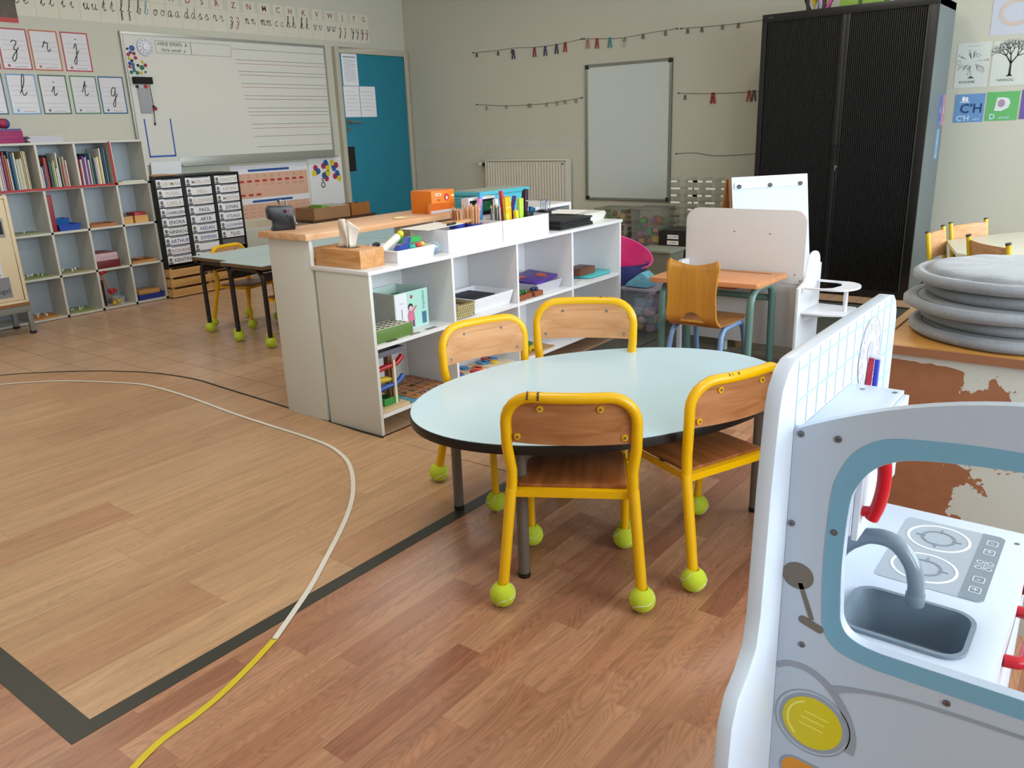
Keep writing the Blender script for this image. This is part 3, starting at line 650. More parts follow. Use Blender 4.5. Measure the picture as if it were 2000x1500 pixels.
ROWS = [(2, ['#B4452F|.8', '#E6E4DC|.75', '#C8A9C8|1', '#7A2A5A|.9', '#B4452F|.98', '#D7683A|.9', '#CFCBB6|.8', '#2E6F8C|1', '#31527A|.9', '#4F7F86|.85', '#E6E4DC|.95', '#CFCBB6|.78', '#CFCBB6|.78', '#CFCBB6|.78', '#D9D6A8|.8', '#B9A679|.98', '#CFCBB6|.98', '#B9A679|.97'], 'left-hand'),
        (1, ['#C8A9C8|.6', '#E2C9BE|.55', '#31527A|.6', '#B4452F|.8', '#A43840|.78', '#202024|.85', '#5E8FB4|.68', '#7FA050|.65', '#D9D6A8|.7', '#E6E4DC|.5', '#E6E4DC|.9', '#202024|.78', '#D9D6A8|.78', '#C06A5C|.6', '#CFCBB6|.8', '#E2C9BE|.7'], 'middle'),
        (0, ['#C06A5C|.75', '#A43840|.7', '#E6E4DC|.7', '#6B3F8C|.78', '#C8A9C8|.75', '#6B3F8C|.78', '#E2C9BE|.68', '#4F7F86|.85', '#202024|.6', '#8E8E98|.72', '#CFCBB6|.72', '#E6E4DC|.75', '#D2B23C|.78', '#E6E4DC|.98', '#223A5C|1', '#4F7F86|.96'], 'right-hand')]
for c, bs, nm in ROWS:
    c2 = c+1; a, b, z = cell(c2, 3); y = a+0.006; n = len(bs); wd = (b-a-0.045)/n
    if nm == 'right-hand': wd = (b-a-0.02)/n
    for i, q in enumerate(bs):
        hx, h = q.split('|'); th = wd*rnd.uniform(0.82, 0.98)
        book(xf-0.03-rnd.random()*0.015, y, z, th, rnd.uniform(0.13, 0.18), float(h)*0.262, hx, '%s book in the %s top compartment of the bookcase, %s from its left end' % (CN[hx], nm, ORD[i]), group='books in the %s top compartment' % nm)
        y += wd
t = thing('pencil_case', 'black bag lying across the tops of the books in the right-hand book compartment', 'bag', (xf-0.15, 2.97, 0.925))
part(t, 'body', MB().box(xf-0.225, xf-0.19, 2.94, 3.05, 0.926, 1.15), flat('#101012', 0.7), bevel=0.01)
one('booklets', MB().box(xf-0.2, xf-0.01, 3.205, 3.43, 0.9255, 0.930), flat('#CFCB9A', 0.5), 'flat yellow-green booklet lying in the empty top right compartment', 'booklet')
one('booklets', MB().box(xf-0.19, xf-0.02, 3.25, 3.425, 0.9302, 0.936), flat('#C9D6D2', 0.5), 'flat pale booklet on top of the yellow-green one in the top right compartment', 'booklet')
# row 3 (second from the top)
def pegboard(c, r, colr, label, n, seed):
    a, b, z = cell(c, r); g = random.Random(seed)
    t = thing('peg_board', label, 'board game', (xf-0.1, (a+b)/2, z))
    part(t, 'board', MB().box(xf-0.205, xf-0.012, a+0.008, b-0.03, z, z+0.010), colr, bevel=0.001)
    for i in range(n):
        x, y = xf-0.19+0.15*g.random(), a+0.02+0.14*(i+0.5*g.random())/n
        part(t, 'peg', MB().cyl((x, y, z+0.010), (x, y, z+0.020), 0.0035, 8).ball((x, y, z+0.021), 0.0055, 8, 6), flat('#E8E6D8', 0.4))
GRN = flat('#7C8F52', 0.5); ORW = wood('#C98A3C', '#B07030', 1, 14); WDN = wood('#B98F60', '#9C7144', 1, 14)
pegboard(4-1, 2, flat('#86906A', 0.5), 'green board with white pegs on the third shelf up, beside the cream cabinet', 2, 1)
a, b, z = cell(2, 2)
t = thing('folder', 'tall red folder standing at the left of the blue tray', 'folder', (xf-0.1, a+0.02, z))
part(t, 'cover', MB().obox((xf-0.20, a+0.005, z), (0.19, 0, 0), (0, 0.03, 0), (0, -0.0, 0.26)), flat('#8E1E22', 0.45), bevel=0.002)
t = thing('blue_tray', 'bright blue plastic tray with a darker blue one inside, beside the red folder', 'tray', (xf-0.1, (a+b)/2+0.03, z))
part(t, 'tray', MB().open_box(xf-0.2, xf-0.004, a+0.045, b-0.03, z, z+0.045, 0.003, flare=0.012), flat('#2F55B4', 0.35))
part(t, 'inner_tray', MB().open_box(xf-0.195, xf-0.06, a+0.05, b-0.08, z+0.02, z+0.085, 0.003, flare=0.01), flat('#1F5FA8', 0.35))
a, b, z = cell(1, 2)
one('wooden_tray', MB().open_box(xf-0.2, xf-0.006, a+0.008, b-0.03, z, z+0.022, 0.006).box(xf-0.19, xf-0.02, a+0.02, b-0.05, z+0.006, z+0.016), wood('#B4713F', '#94562B', 1, 14), 'flat reddish wooden tray alone in its compartment, third row up', 'tray')
a, b, z = cell(0, 2)
for i, (q0, q1, lab, cc, nm) in enumerate(((0.0, 0.075, 'small wooden box with blue pieces at the right end of the bookcase', '#2A6FA0', 'blue'), (0.092, 0.20, 'wooden box heaped with red pieces at the right end of the bookcase', '#A01E22', 'red'))):
    t = thing('wooden_box', lab, 'box', (xf-0.08, a+q0+0.04, z))
    part(t, 'box', MB().open_box(xf-0.16, xf-0.01, a+q0, a+q1, z, z+0.055, 0.005), wood('#D9A868', '#C08A48', 1, 16))
    part(t, 'fill', MB().box(xf-0.15, xf-0.02, a+q0+0.008, a+q1-0.008, z+0.01, z+0.05+0.022*(i+0.3)), flat(cc, 0.4), bevel=0.006)
# row 2
pegboard(3, 1, GRN, 'green board with white pegs in the second row up, beside the cream cabinet', 9, 2)
pegboard(2, 1, flat('#8E8F62', 0.5), 'olive board with a line of white pegs, second compartment in the second row up', 10, 3)
a, b, z = cell(1, 1)
t = thing('game_box', 'dark red box at the bottom of the two stacked boxes in the bookcase', 'box', (xf-0.1, (a+b)/2, z))
part(t, 'base', MB().box(xf-0.19, xf-0.01, a+0.006, b-0.055, z, z+0.058), flat('#6A1A20', 0.45), bevel=0.002)
t = thing('game_box', 'pale pink box with faint print stacked on the dark red box', 'box', (xf-0.1, (a+b)/2, z+0.0585))
part(t, 'lid', MB().box(xf-0.19, xf-0.004, a+0.0, b-0.07, z+0.0585, z+0.112), flat('#C9A9B2', 0.45), bevel=0.002)
part(t, 'print', MB().text('ooooo  O', 0.03, (xf-0.0035, (a+b)/2-0.03, z+0.085), YV, ZV), flat('#B4909C', 0.5))
one('game_board', MB().box(xf-0.18, xf-0.02, a+0.01, b-0.09, z+0.1125, z+0.118), flat('#7A4038', 0.5), 'thin brown board lying on top of the pale pink box', 'board')
def frametray(c, r, z0, mat, label, tiles_=True, dark=None, h=0.022):
    a, b, z = cell(c, r); z += z0
    t = thing('puzzle_tray', label, 'tray', (xf-0.1, (a+b)/2, z))
    part(t, 'tray', MB().open_box(xf-0.2, xf-0.006, a+0.01, b-0.025, z, z+h, 0.008), mat)
    part(t, 'pieces', MB().box(xf-0.17, xf-0.1, a+0.03, b-0.12, z+0.009, z+h*0.95).box(xf-0.09, xf-0.03, a+0.09, b-0.05, z+0.009, z+h*0.8), dark or flat('#5A3A22', 0.5))
frametray(0, 1, 0, wood('#C28B50', '#9C6632', 1, 14), 'wooden puzzle tray with dark pieces at the right end, second row up')
# bottom row
pegboard(3, 0, ORW, 'orange-brown board with small pegs in the bottom row beside the cream cabinet', 11, 4)
pegboard(2, 0, flat('#7F9155', 0.5), 'green board with white pegs in the bottom row, next to the red and yellow toy', 8, 5)
a, b, z = cell(1, 0)
t = thing('ball_toy', 'slanting wooden rod toy with red and yellow balls in the bottom row', 'toy', (xf-0.06, a+0.07, z))
part(t, 'rod', MB().tube([(xf-0.02, a+0.025, z+0.265), (xf-0.03, a+0.085, z+0.03)], 0.006, 8), wood('#C87848', '#A85A32', 2, 14))
for y_, z_, c_ in ((0.0, 0.262, '#B01E20'), (0.032, 0.272, '#B01E20'), (0.058, 0.105, '#A81A1E'), (0.04, 0.12, '#A81A1E'), (0.062, 0.018, '#C9A81C'), (0.102, 0.028, '#C9A81C'), (0.085, 0.118, '#A81A1E')):
    part(t, 'ball', MB().ball((xf-0.02, a+0.03+y_*0.9, z+z_), 0.017, 12, 8), flat(c_, 0.35))
part(t, 'net', MB().box(xf-0.16, xf-0.06, a+0.016, a+0.05, z, z+0.20), flat('#3A1A18', 0.8, var=0.6, vscale=60), bevel=0.01)
t = thing('tin_bowl', 'small grey-white oval tub behind the yellow balls in the bottom row', 'bowl', (xf-0.08, a+0.15, z))
part(t, 'bowl', MB().lathe([(0.05, 0), (0.058, 0.04), (0.062, 0.045), (0.056, 0.044), (0.048, 0.004)], (xf-0.125, a+0.165, z), 24), flat('#B9BDBE', 0.35))
a, b, z = cell(0, 0)
t = thing('plastic_tray', 'dark blue plastic tray at the right end of the bottom row', 'tray', (xf-0.1, (a+b)/2, z))
part(t, 'tray', MB().open_box(xf-0.2, xf-0.004, a+0.01, b-0.005, z, z+0.045, 0.003, flare=0.012), flat('#1F3690', 0.35))
for i in range(2):
    one('wooden_tray', MB().box(xf-0.185, xf-0.02, a+0.025, b-0.035, z+0.005+0.036*i, z+0.037+0.036*i), wood('#C9995C', '#A9763E', 1, 14), 'thin wooden box in the dark blue tray, %s of the two' % ('lower', 'upper')[i], 'wooden box', bevel=0.003)
# on top of the bookcase
t = thing('box_stack', 'flat magenta cardboard box on top of the bookcase at the photo edge', 'box', (-6.3, 2.45, 1.2365))
part(t, 'box', MB().box(-6.42, xf+0.005, 2.28, 2.596, 1.2365, 1.318), flat('#9A1E62', 0.5), bevel=0.002)
fl = MB()
for q in (1.262, 1.29, 1.305): fl.box(xf+0.005, xf+0.006, 2.28, 2.596, q, q+0.002)
part(t, 'fold_lines', fl, flat('#5A1038', 0.6))
one('folder', MB().box(-6.41, xf+0.002, 2.28, 2.592, 1.3185, 1.330), flat('#4A4A86', 0.5), 'slate blue folder lying on the magenta box', 'folder')
t = thing('flower_bundle', 'colourful rounded bundle of paper on the magenta box at the left edge', 'bundle', (-6.3, 2.46, 1.3305))
for i, c_ in enumerate(('#B03A2A', '#C9A82A', '#4A7A4A', '#A02848', '#3A4A8A')):
    part(t, 'clump', MB().ball((-6.27+0.02*(i % 2), 2.42+0.028*i, 1.370-0.001*i), (0.035, 0.03, 0.034), 12, 8), flat(c_, 0.5, var=0.4, vscale=40))
for i in range(5):
    g = rnd.random()*0.02
    one('paper_stack', MB().box(-6.40, xf-0.012, 2.625+g, 2.870-0.01*(i % 2)-g*0.3, 1.2365+0.0085*i, 1.2440+0.0085*i), flat('#C7C8D4', 0.55), 'white booklet in the low pile beside the magenta box, %s from the bottom' % ORD[i], 'booklet', 'booklet pile on the bookcase')
# ------------------------------------------------------------------ cream sliding-door cabinet at the left edge
CRM = flat('#D9C8A6', 0.5); GM = flat('#7C7E78', 0.45)
x = -5.86
t = thing('cream_cabinet', 'cream cabinet on a grey metal stand in front of the bookcase at the left edge', 'cabinet', (x-0.15, 1.9, 0))
part(t, 'body', MB().box(x-0.30, x-0.018, 1.40, 2.285, 0.215, 0.915), CRM, bevel=0.003)
dr = part(t, 'door', MB().box(x-0.018, x-0.004, 1.42, 2.262, 0.235, 0.892), CRM, bevel=0.003)
part(dr, 'recessed_handle', MB().prism(rrect(2.188, 2.228, 0.652, 0.775, 0.004), (x-0.004, 0, 0), YV, ZV, (0.003, 0, 0)), flat('#8A8A80', 0.4, metal=0.5))
part(dr, 'slot', MB().prism(rrect(2.197, 2.219, 0.672, 0.755, 0.003), (x-0.001, 0, 0), YV, ZV, (0.001, 0, 0)), flat('#15120F', 0.6))
fe = MB().box(x-0.018, x, 2.264, 2.285, 0.215, 0.915).box(x-0.018, x, 1.40, 2.264, 0.894, 0.915).box(x-0.018, x, 1.40, 2.264, 0.215, 0.233)
part(t, 'face_frame', fe, CRM, bevel=0.002)
part(t, 'bottom_edge', MB().box(x-0.30, x+0.001, 1.40, 2.287, 0.197, 0.214), flat('#8A5A30', 0.5))
st = MB().box(x-0.29, x-0.005, 1.41, 2.29, 0.150, 0.196)
part(t, 'stand_rail', st, GM, bevel=0.003)
for y_ in (2.262, 1.43):
    for x_ in (x-0.29, x-0.03):
        lg = part(t, 'leg', MB().box(x_, x_+0.026, y_, y_+0.030, 0.015, 0.150), GM, bevel=0.002)
        part(lg, 'foot', MB().box(x_-0.002, x_+0.028, y_-0.002, y_+0.032, 0, 0.015), BLACKP)
for i, (z0_, z1_, cc, tx, lab) in enumerate(((0.50, 0.585, '#3F86C4', 'c', 'blue and white picture sheet on the cream cabinet door'), (0.262, 0.395, '#7E7F86', 'pougel', 'grey card printed pougel low on the cream cabinet door'))):
    tt = thing('door_card', lab, 'card', (x, 2.1, z0_))
    part(tt, 'card', MB().box(x-0.003, x-0.001, 1.90, (2.13, 2.195)[i], z0_, z1_), flat(cc, 0.5))
    part(tt, 'lettering', MB().text(tx, 0.045, (x-0.0004, (2.10, 2.125)[i], z0_+0.045), YV, ZV), flat(('#E8E8EE', '#22222A')[i], 0.6))
tt = thing('door_card', 'white card with a small line drawing between the blue and the grey card', 'card', (x, 2.1, 0.40))
part(tt, 'card', MB().box(x-0.003, x-0.0012, 1.90, 2.165, 0.397, 0.498), flat('#CFD2DA', 0.5))
part(tt, 'drawing', MB().text('gel', 0.03, (x-0.0006, 2.10, 0.475), YV, ZV).prism(circ(2.115, 0.445, 0.012, 12), (x-0.0012, 0, 0), YV, ZV, (0.0006, 0, 0)).box(x-0.0012, x-0.0006, 2.10, 2.15, 0.412, 0.418), flat('#3B4048', 0.6))

# ------------------------------------------------------------------ name drawer tower on crates
XD = -6.12
t = thing('drawer_tower', 'black drawer tower with three columns of named paper drawers right of the bookcase', 'drawers', (-6.27, 3.83, 0.242))
ff = MB()
cols_ = [(3.466, 3.683), (3.716, 3.952), (3.981, 4.205)]
f_ = [(3.457, 3.466), (3.683, 3.716), (3.952, 3.981), (4.205, 4.218)]
part(t, 'back_panel', MB().box(-6.42, -6.415, 3.457, 4.218, 0.242, 0.951), BLACKP)
for a, b in f_: part(t, 'upright', MB().box(-6.415, XD, a, b, 0.242, 0.94), BLACKP)
part(t, 'top', MB().box(-6.415, XD, 3.457, 4.218, 0.9402, 0.952), BLACKP); part(t, 'base', MB().box(-6.415, XD, 3.462, 4.205, 0.242, 0.248), BLACKP)
names = [['', '', '', 'CHARLEEN', 'ENORA', 'NINNOG', 'ARTHUR', 'ROXANE', 'KENTIN'], ['', '', '', 'PAOL', 'ARYA', 'AEDAN', 'EWENN', '', ''], ['', '', '', 'JONAS', 'OTLALLI', 'LLOUANN', 'TILIO', '']]
faint = [['LEHMAN', 'YUVAL', 'CARLA'], ['MARLON', 'NELL', 'SUZANNE'], ['NINETTE', 'NEVEN', 'MARTIN']]
blk = flat('#1A1A1C', 0.5); nint = [flat('#2E2E34', 0.6), flat('#2E4C86', 0.6), flat('#9A6A72', 0.6)]
for ci, (a, b) in enumerate(cols_):
    p = 0.0745
    for k, nme in enumerate(names[ci]):
        z1_ = 0.930-p*k; z0_ = z1_-0.064
        if z0_ < 0.25: break
        if ci == 2 and k == 7:
            dd = part(t, 'drawer', MB().open_box(-6.40, XD-0.01, a+0.004, b-0.004, z0_, z1_, 0.003), flat('#5A5B5C', 0.5), label='empty clear grey drawer'); continue
        dd = part(t, 'drawer', MB().box(-6.40, XD-0.004, a+0.004, b-0.004, z0_, z1_), flat('#DEDFE4', 0.5), bevel=0.002)
        part(dd, 'finger_slot', MB().box(XD-0.004, XD-0.003, a+0.05, b-0.02, z1_-0.006, z1_-0.001), flat('#3A3A3C', 0.6))
        part(dd, 'portrait', MB().prism(circ(a+0.026, z0_+0.036, 0.013, 12, 0.016), (XD-0.004, 0, 0), YV, ZV, (0.0012, 0, 0)).box(XD-0.004, XD-0.0028, a+0.010, a+0.042, z0_+0.002, z0_+0.018), flat('#6A6A6C', 0.6))
        if nme or k < 3:
            part(dd, 'name_label', MB().text(nme or faint[ci][k], 0.041 if len(nme) < 7 else 0.034, (XD-0.0032, (a+b)/2+0.022, z0_+0.027), YV, ZV, bold=0.008), flat('#B9A98F', 0.6) if k < 3 else (nint[2] if nme == 'ROXANE' else nint[1] if nme in ('ARTHUR', 'EWENN', 'LLOUANN', 'AEDAN') else nint[0]))
one('cardboard_sheet', MB().obox((-6.36, 3.46, 0.956), (0.22, 0, 0), (0, 0.22, 0.002), (0, 0, 0.005)), flat('#BE9160', 0.7), 'curled piece of brown cardboard on the left corner of the drawer tower', 'cardboard')
def crate(y0_, y1_, label):
    t = thing('wooden_crate', label, 'crate', (-6.25, (y0_+y1_)/2, 0))
    cw = wood('#DDB67E', '#C08F52', 1, 12)
    for k in range(3):
        z = 0.004+0.080*k
        part(t, 'slat', MB().box(XD-0.012, XD, y0_, y1_, z, z+0.062), cw, bevel=0.002)
        part(t, 'slat', MB().box(-6.40, -6.388, y0_, y1_, z, z+0.062), cw, bevel=0.002)
        for y_ in (y0_, y1_-0.012): part(t, 'slat', MB().box(-6.388, XD-0.012, y_, y_+0.012, z, z+0.066), cw, bevel=0.002)
    part(t, 'floor_board', MB().box(-6.388, XD-0.012, y0_+0.012, y1_-0.012, 0.01, 0.02), cw)
    for x_ in (-6.388, XD-0.032):
        for y_ in (y0_+0.012, y1_-0.032): part(t, 'post', MB().box(x_, x_+0.02, y_, y_+0.02, 0.02, 0.24), cw)
crate(3.460, 3.838, 'slatted pine crate under the drawer tower, left one beside the bookcase')
crate(3.842, 4.222, 'slatted pine crate under the drawer tower, right one behind the blue desks')

# ------------------------------------------------------------------ brown table with boxes by the door
t = thing('side_table', 'low dark brown table against the wall under the painted shapes', 'table', (-6.15, 5.2, 0))
DB = wood('#5A3622', '#3C2214', 1, 10)
part(t, 'top', MB().box(-6.36, -5.98, 4.84, 5.62, 0.455, 0.478), DB, bevel=0.003)
for x_ in (-6.34, -6.03):
    for y_ in (4.87, 5.56): part(t, 'leg', MB().box(x_, x_+0.03, y_, y_+0.03, 0, 0.455), DB)
BRW = flat('#9A7350', 0.7, var=0.1)
t = thing('cardboard_tray', 'long open brown box with green paper in it on the side table', 'box', (-6.12, 5.05, 0.4785))
part(t, 'box', MB().open_box(-6.25, -5.99, 4.87, 5.30, 0.4785, 0.585, 0.006), BRW)
part(t, 'papers', MB().box(-6.24, -6.0, 5.08, 5.29, 0.49, 0.59), flat('#B9C0A8', 0.6)); part(t, 'green_edge', MB().box(-6.22, -6.06, 5.02, 5.07, 0.49, 0.60), flat('#7DB04A', 0.5))
t = thing('basket', 'amber brown basket with wavy rim on the side table near the blue door', 'basket', (-6.12, 5.44, 0.4785))
wv = [(5.33, 0), (5.565, 0)] + [(5.565-0.235*i/10, 0.112+0.008*math.sin(i*1.6)) for i in range(11)]
part(t, 'front', MB().prism(wv, (-6.0, 0, 0.4785), YV, ZV, (-0.012, 0, 0)), flat('#9A6028', 0.6, var=0.35, vscale=30))
part(t, 'body', MB().open_box(-6.20, -6.013, 5.33, 5.565, 0.4785, 0.58, 0.008), flat('#8A5424', 0.6))

# ------------------------------------------------------------------ light blue desks left of the white unit
DT = flat('#B6D2D8', 0.33); TUB = flat('#231C1C', 0.35); EDG = flat('#6B5138', 0.6)
TBM = flat('#C6D834', 0.9, bump=0.6, bscale=500); TBS = flat('#E4E6D2', 0.7)
def tball(mb, c, r=0.034, rot=0.0, mats=(0, 1)):
    """tennis ball cut open on top, with its curved seam"""
    vs0 = len(mb.v); pr_ = [(0.0, -r)]
    for i in range(1, 13):
        a = math.radians(-90+i*152/13); pr_.append((r*math.cos(a), r*math.sin(a)))
    a = math.radians(66); pr_ += [(r*math.cos(a), r*math.sin(a)), (r*0.34, r*0.70)]
    mb.lathe(pr_, c, 20, mats[0])
    sp_ = []
    for i in range(40):
        q = 2*math.pi*i/40; x, y, z = math.cos(q)+0.28*math.cos(3*q), math.sin(q)-0.28*math.sin(3*q), 1.05*math.sin(2*q)*0.85
        v = Vector((x, z, y)); v.normalize(); v = Matrix.Rotation(rot, 3, 'Z') @ v
        if v.z < 0.82: sp_.append(Vector(c)+v*(r*1.004))
    for a_, b_ in zip(sp_, sp_[1:]):
        if (a_-b_).length < r: mb.tube([a_, b_], 0.0011, 4, mats[1], caps=False)
    return mb
def desk(x0, x1, y0, y1, label):
    h = 0.50; t = thing('school_desk', label, 'desk', ((x0+x1)/2, (y0+y1)/2, 0), group='light blue desks behind the white unit')
    part(t, 'desktop', MB().box(x0, x1, y0, y1, h-0.004, h), DT); part(t, 'edge', MB().box(x0+0.001, x1-0.001, y0+0.001, y1-0.001, h-0.024, h-0.0045), EDG)
    for y_ in (y0+0.035, y1-0.035):
        part(t, 'leg_frame', MB().tube(bendpath([(x0+0.045, y_, 0.03), (x0+0.045, y_, h-0.038), (x1-0.045, y_, h-0.038), (x1-0.045, y_, 0.03)], 0.07), 0.0145, 10), TUB)
        for x_ in (x0+0.045, x1-0.045): part(t, 'tennis_ball', tball(MB(), (x_, y_, 0.033), 0.033, rot=x_*9), [TBM, TBS])
    part(t, 'rail', MB().box(x0+0.06, x0+0.075, y0+0.04, y1-0.04, h-0.10, h-0.055).box(x1-0.075, x1-0.06, y0+0.04, y1-0.04, h-0.10, h-0.055), TUB)
desk(-4.82, -4.422, 2.89, 4.04, 'light blue desk on tennis balls, front left of the group of four')
desk(-4.416, -4.005, 2.83, 4.04, 'light blue desk on tennis balls, front right of the four, beside the white unit')
desk(-4.82, -4.422, 4.05, 5.15, 'light blue desk, back left of the four, half hidden behind the counter')
desk(-4.416, -4.005, 4.05, 5.15, 'light blue desk, back right of the four, half hidden behind the counter')
# ================================================================== white shelf unit with the wooden counter behind it
WU = flat('#E4E4E6', 0.32, var=0.02, vscale=3); WU_SHADED = flat('#D5D6CF', 0.42, var=0.05, vscale=4)  # second tone is the same white with the near panels' shade mixed in
UX0, UX1, UY0, UY1, UH = -2.70, -2.378, 2.167, 4.146, 0.690
t = thing('shelf_unit', 'long low white shelf unit with two rows of compartments behind the oval table', 'shelf unit', ((UX0+UX1)/2, (UY0+UY1)/2, 0))
dv = [2.167, 2.667, 3.143, 3.632, 4.146]
part(t, 'end_panel', MB().box(UX0, UX1, UY0, UY0+0.016, 0, UH-0.016), WU_SHADED, label='scuffed white end panel, its shade painted in as beige-grey', bevel=0.0015)
part(t, 'end_panel', MB().box(UX0, UX1, UY1-0.016, UY1, 0, UH-0.016), WU, bevel=0.0015)
part(t, 'top', MB().box(UX0-0.02, UX1+0.004, UY0-0.004, UY1+0.012, UH-0.016, UH), WU, bevel=0.002)
part(t, 'back_panel', MB().box(UX0, UX0+0.006, UY0+0.016, UY1-0.016, 0.06, UH-0.016), WU)
for y in dv[1:-1]: part(t, 'divider', MB().box(UX0+0.006, UX1-0.001, y-0.007, y+0.007, 0.088, UH-0.016), WU)
part(t, 'shelf', MB().box(UX0+0.006, UX1-0.002, UY0+0.016, UY1-0.016, 0.368, 0.384), WU)
part(t, 'shelf', MB().box(UX0+0.006, UX1-0.002, UY0+0.016, UY1-0.016, 0.072, 0.088), WU)
part(t, 'toe_shade', MB().box(UX0+0.02, UX0+0.032, UY0+0.02, UY1-0.02, 0, 0.07), flat('#2A2422', 0.7))  # dark strip paints the shadow in the open toe space
# counter
PT = wood('#E6BD96', '#D2996A', 1, 16, 0.45)
struct('trim_5', MB().box(-2.376, -2.366, 2.155, 3.6, 0, 0.0015), flat('#1A1713', 0.5))
t = thing('counter', 'tall white counter with a pale wooden top behind the shelf unit', 'counter', (-2.86, 2.7, 0))
part(t, 'counter_top', MB().box(-3.035, -2.715, 2.150, 3.235, 0.795, 0.822), PT, bevel=0.002)
part(t, 'end_panel', MB().box(-2.995, -2.722, 2.168, 2.186, 0, 0.795), WU_SHADED, bevel=0.0015)
part(t, 'end_panel', MB().box(-2.995, -2.722, 3.19, 3.208, 0, 0.795), WU, bevel=0.0015)
part(t, 'divider', MB().box(-2.995, -2.722, 2.93, 2.948, 0, 0.795), WU_SHADED)
part(t, 'shelf', MB().box(-2.995, -2.722, 2.186, 3.19, 0.40, 0.416), WU); part(t, 'shelf', MB().box(-2.995, -2.722, 2.186, 3.19, 0.05, 0.066), WU)
t = thing('back_ledge', 'white ledge unit behind the shelf unit carrying the teal box', 'shelf unit', (-2.86, 3.7, 0))
part(t, 'top', MB().box(-3.02, -2.722, 3.245, 4.146, 0.765, 0.783), WU); part(t, 'side_panel', MB().box(-3.0, -2.722, 3.245, 3.263, 0, 0.765), WU); part(t, 'side_panel', MB().box(-3.0, -2.722, 4.128, 4.146, 0, 0.765), WU)
part(t, 'back_panel', MB().box(-3.006, -3.0, 3.245, 4.146, 0, 0.765), WU)

# ---- things on the counter and ledge
t = thing('pencil_sharpener', 'black manual sharpener standing on the near end of the wooden counter', 'sharpener', (-2.945, 2.215, 0.8225))
SHP = flat('#0F1013', 0.3)
part(t, 'body', MB().prism([(-0.045, 0), (0.055, 0), (0.058, 0.02), (0.055, 0.100), (-0.048, 0.106), (-0.058, 0.090), (-0.055, 0.05), (-0.035, 0.042), (-0.035, 0.02)], (0.0, 0, 0), (0.45, 0.9, 0), ZV, (-0.055, 0.03, 0)), SHP, bevel=0.006, local=True)
part(t, 'crank', MB().tube([(0.02, 0.02, 0.06), (0.045, 0.03, 0.06), (0.05, 0.032, 0.03)], 0.004, 8).ball((0.052, 0.033, 0.028), 0.007, 10, 8), STEEL, local=True)
part(t, 'clamp', MB().tube([(-0.03, 0.02, 0.11), (-0.04, 0.02, 0.122), (-0.02, 0.02, 0.125)], 0.004, 6).cyl((0.01, 0.025, 0.105), (0.01, 0.025, 0.125), 0.005), STEEL, local=True)
part(t, 'badge', MB().cyl((0.032, 0.012, 0.082), (0.036, 0.010, 0.082), 0.008, 12), flat('#7A1C24', 0.4), local=True)
OR = flat('#E07A18', 0.45); ORD_ = flat('#D86A20', 0.45)
t = thing('orange_box', 'orange cardboard box with small printed labels at the far end of the wooden counter', 'box', (-2.85, 3.08, 0.8225))
part(t, 'back', MB().box(-2.92, -2.78, 2.99, 3.16, 0.8225, 0.930), OR, bevel=0.001)
part(t, 'flap', MB().prism([(0, 0), (0.155, 0), (0.175, 0.045), (-0.018, 0.052)], (-2.775, 2.955, 0.8235), (0, 1, 0), (0.45, 0.0, 1.0), (0.003, 0, -0.002)), ORD_)
part(t, 'flap_inside', MB().box(-2.785, -2.765, 2.965, 3.12, 0.8235, 0.868), flat('#B9B4B8', 0.6))
lb = MB().box(-2.7795, -2.7785, 3.02, 3.06, 0.903, 0.917).box(-2.7795, -2.7785, 3.135, 3.155, 0.895, 0.905); part(t, 'label', lb, flat('#F2D6B4', 0.5))
part(t, 'print', MB().text('mini', 0.014, (-2.777, 3.04, 0.910), YV, ZV).text('no', 0.02, (-2.777, 3.04, 0.885), YV, ZV), flat('#7A2A14', 0.6))
part(t, 'round_mark', MB().prism(circ(3.100, 0.895, 0.017, 16), (-2.7795, 0, 0), YV, ZV, (0.001, 0, 0)), flat('#C0202A', 0.5))
part(t, 'bird_mark', MB().prism(circ(3.100, 0.892, 0.006, 10, 0.009), (-2.7783, 0, 0), YV, ZV, (0.001, 0, 0)), flat('#F0E8E4', 0.5))
one('paper_ring', MB().lathe([(0.03, 0), (0.034, 0.003), (0.026, 0.004), (0.024, 0.001)], (-2.79, 2.78, 0.8225), 20, sy=1.3), flat('#EAD9A8', 0.5), 'flat cream ring of card lying on the wooden counter', 'ring')
TEAL = flat('#4FB3C4', 0.35)
t = thing('teal_box', 'ribbed teal plastic box with pale lid behind the pencil holders', 'box', (-2.83, 3.56, 0.7835))
part(t, 'body', MB().box(-2.965, -2.775, 3.35, 3.78, 0.7835, 0.878), TEAL, bevel=0.003)
rb = MB()
for i in range(7): rb.box(-2.968, -2.771, 3.346, 3.784, 0.80+0.010*i, 0.8045+0.010*i)
part(t, 'ribs', rb, flat('#63C4D2', 0.35)); part(t, 'lid', MB().box(-2.975, -2.765, 3.34, 3.79, 0.8785, 0.897), TEAL, bevel=0.003)
part(t, 'lid_top', MB().box(-2.955, -2.785, 3.36, 3.77, 0.8975, 0.900), flat('#9AA79C', 0.4))
t = thing('photo_box', 'white box with a dark green picture on its side, in front of the teal box', 'box', (-2.72, 3.21, 0.7835))
part(t, 'box', MB().box(-2.715, -2.665, 3.135, 3.345, 0.6905, 0.885), flat('#D9D5D8', 0.4), bevel=0.002)
part(t, 'picture', MB().box(-2.6645, -2.6635, 3.142, 3.338, 0.795, 0.873), flat('#101416', 0.3)).parent = t
part(t, 'green_panel', MB().box(-2.6633, -2.6625, 3.17, 3.32, 0.815, 0.862), flat('#12593A', 0.35, var=0.5, vscale=20))
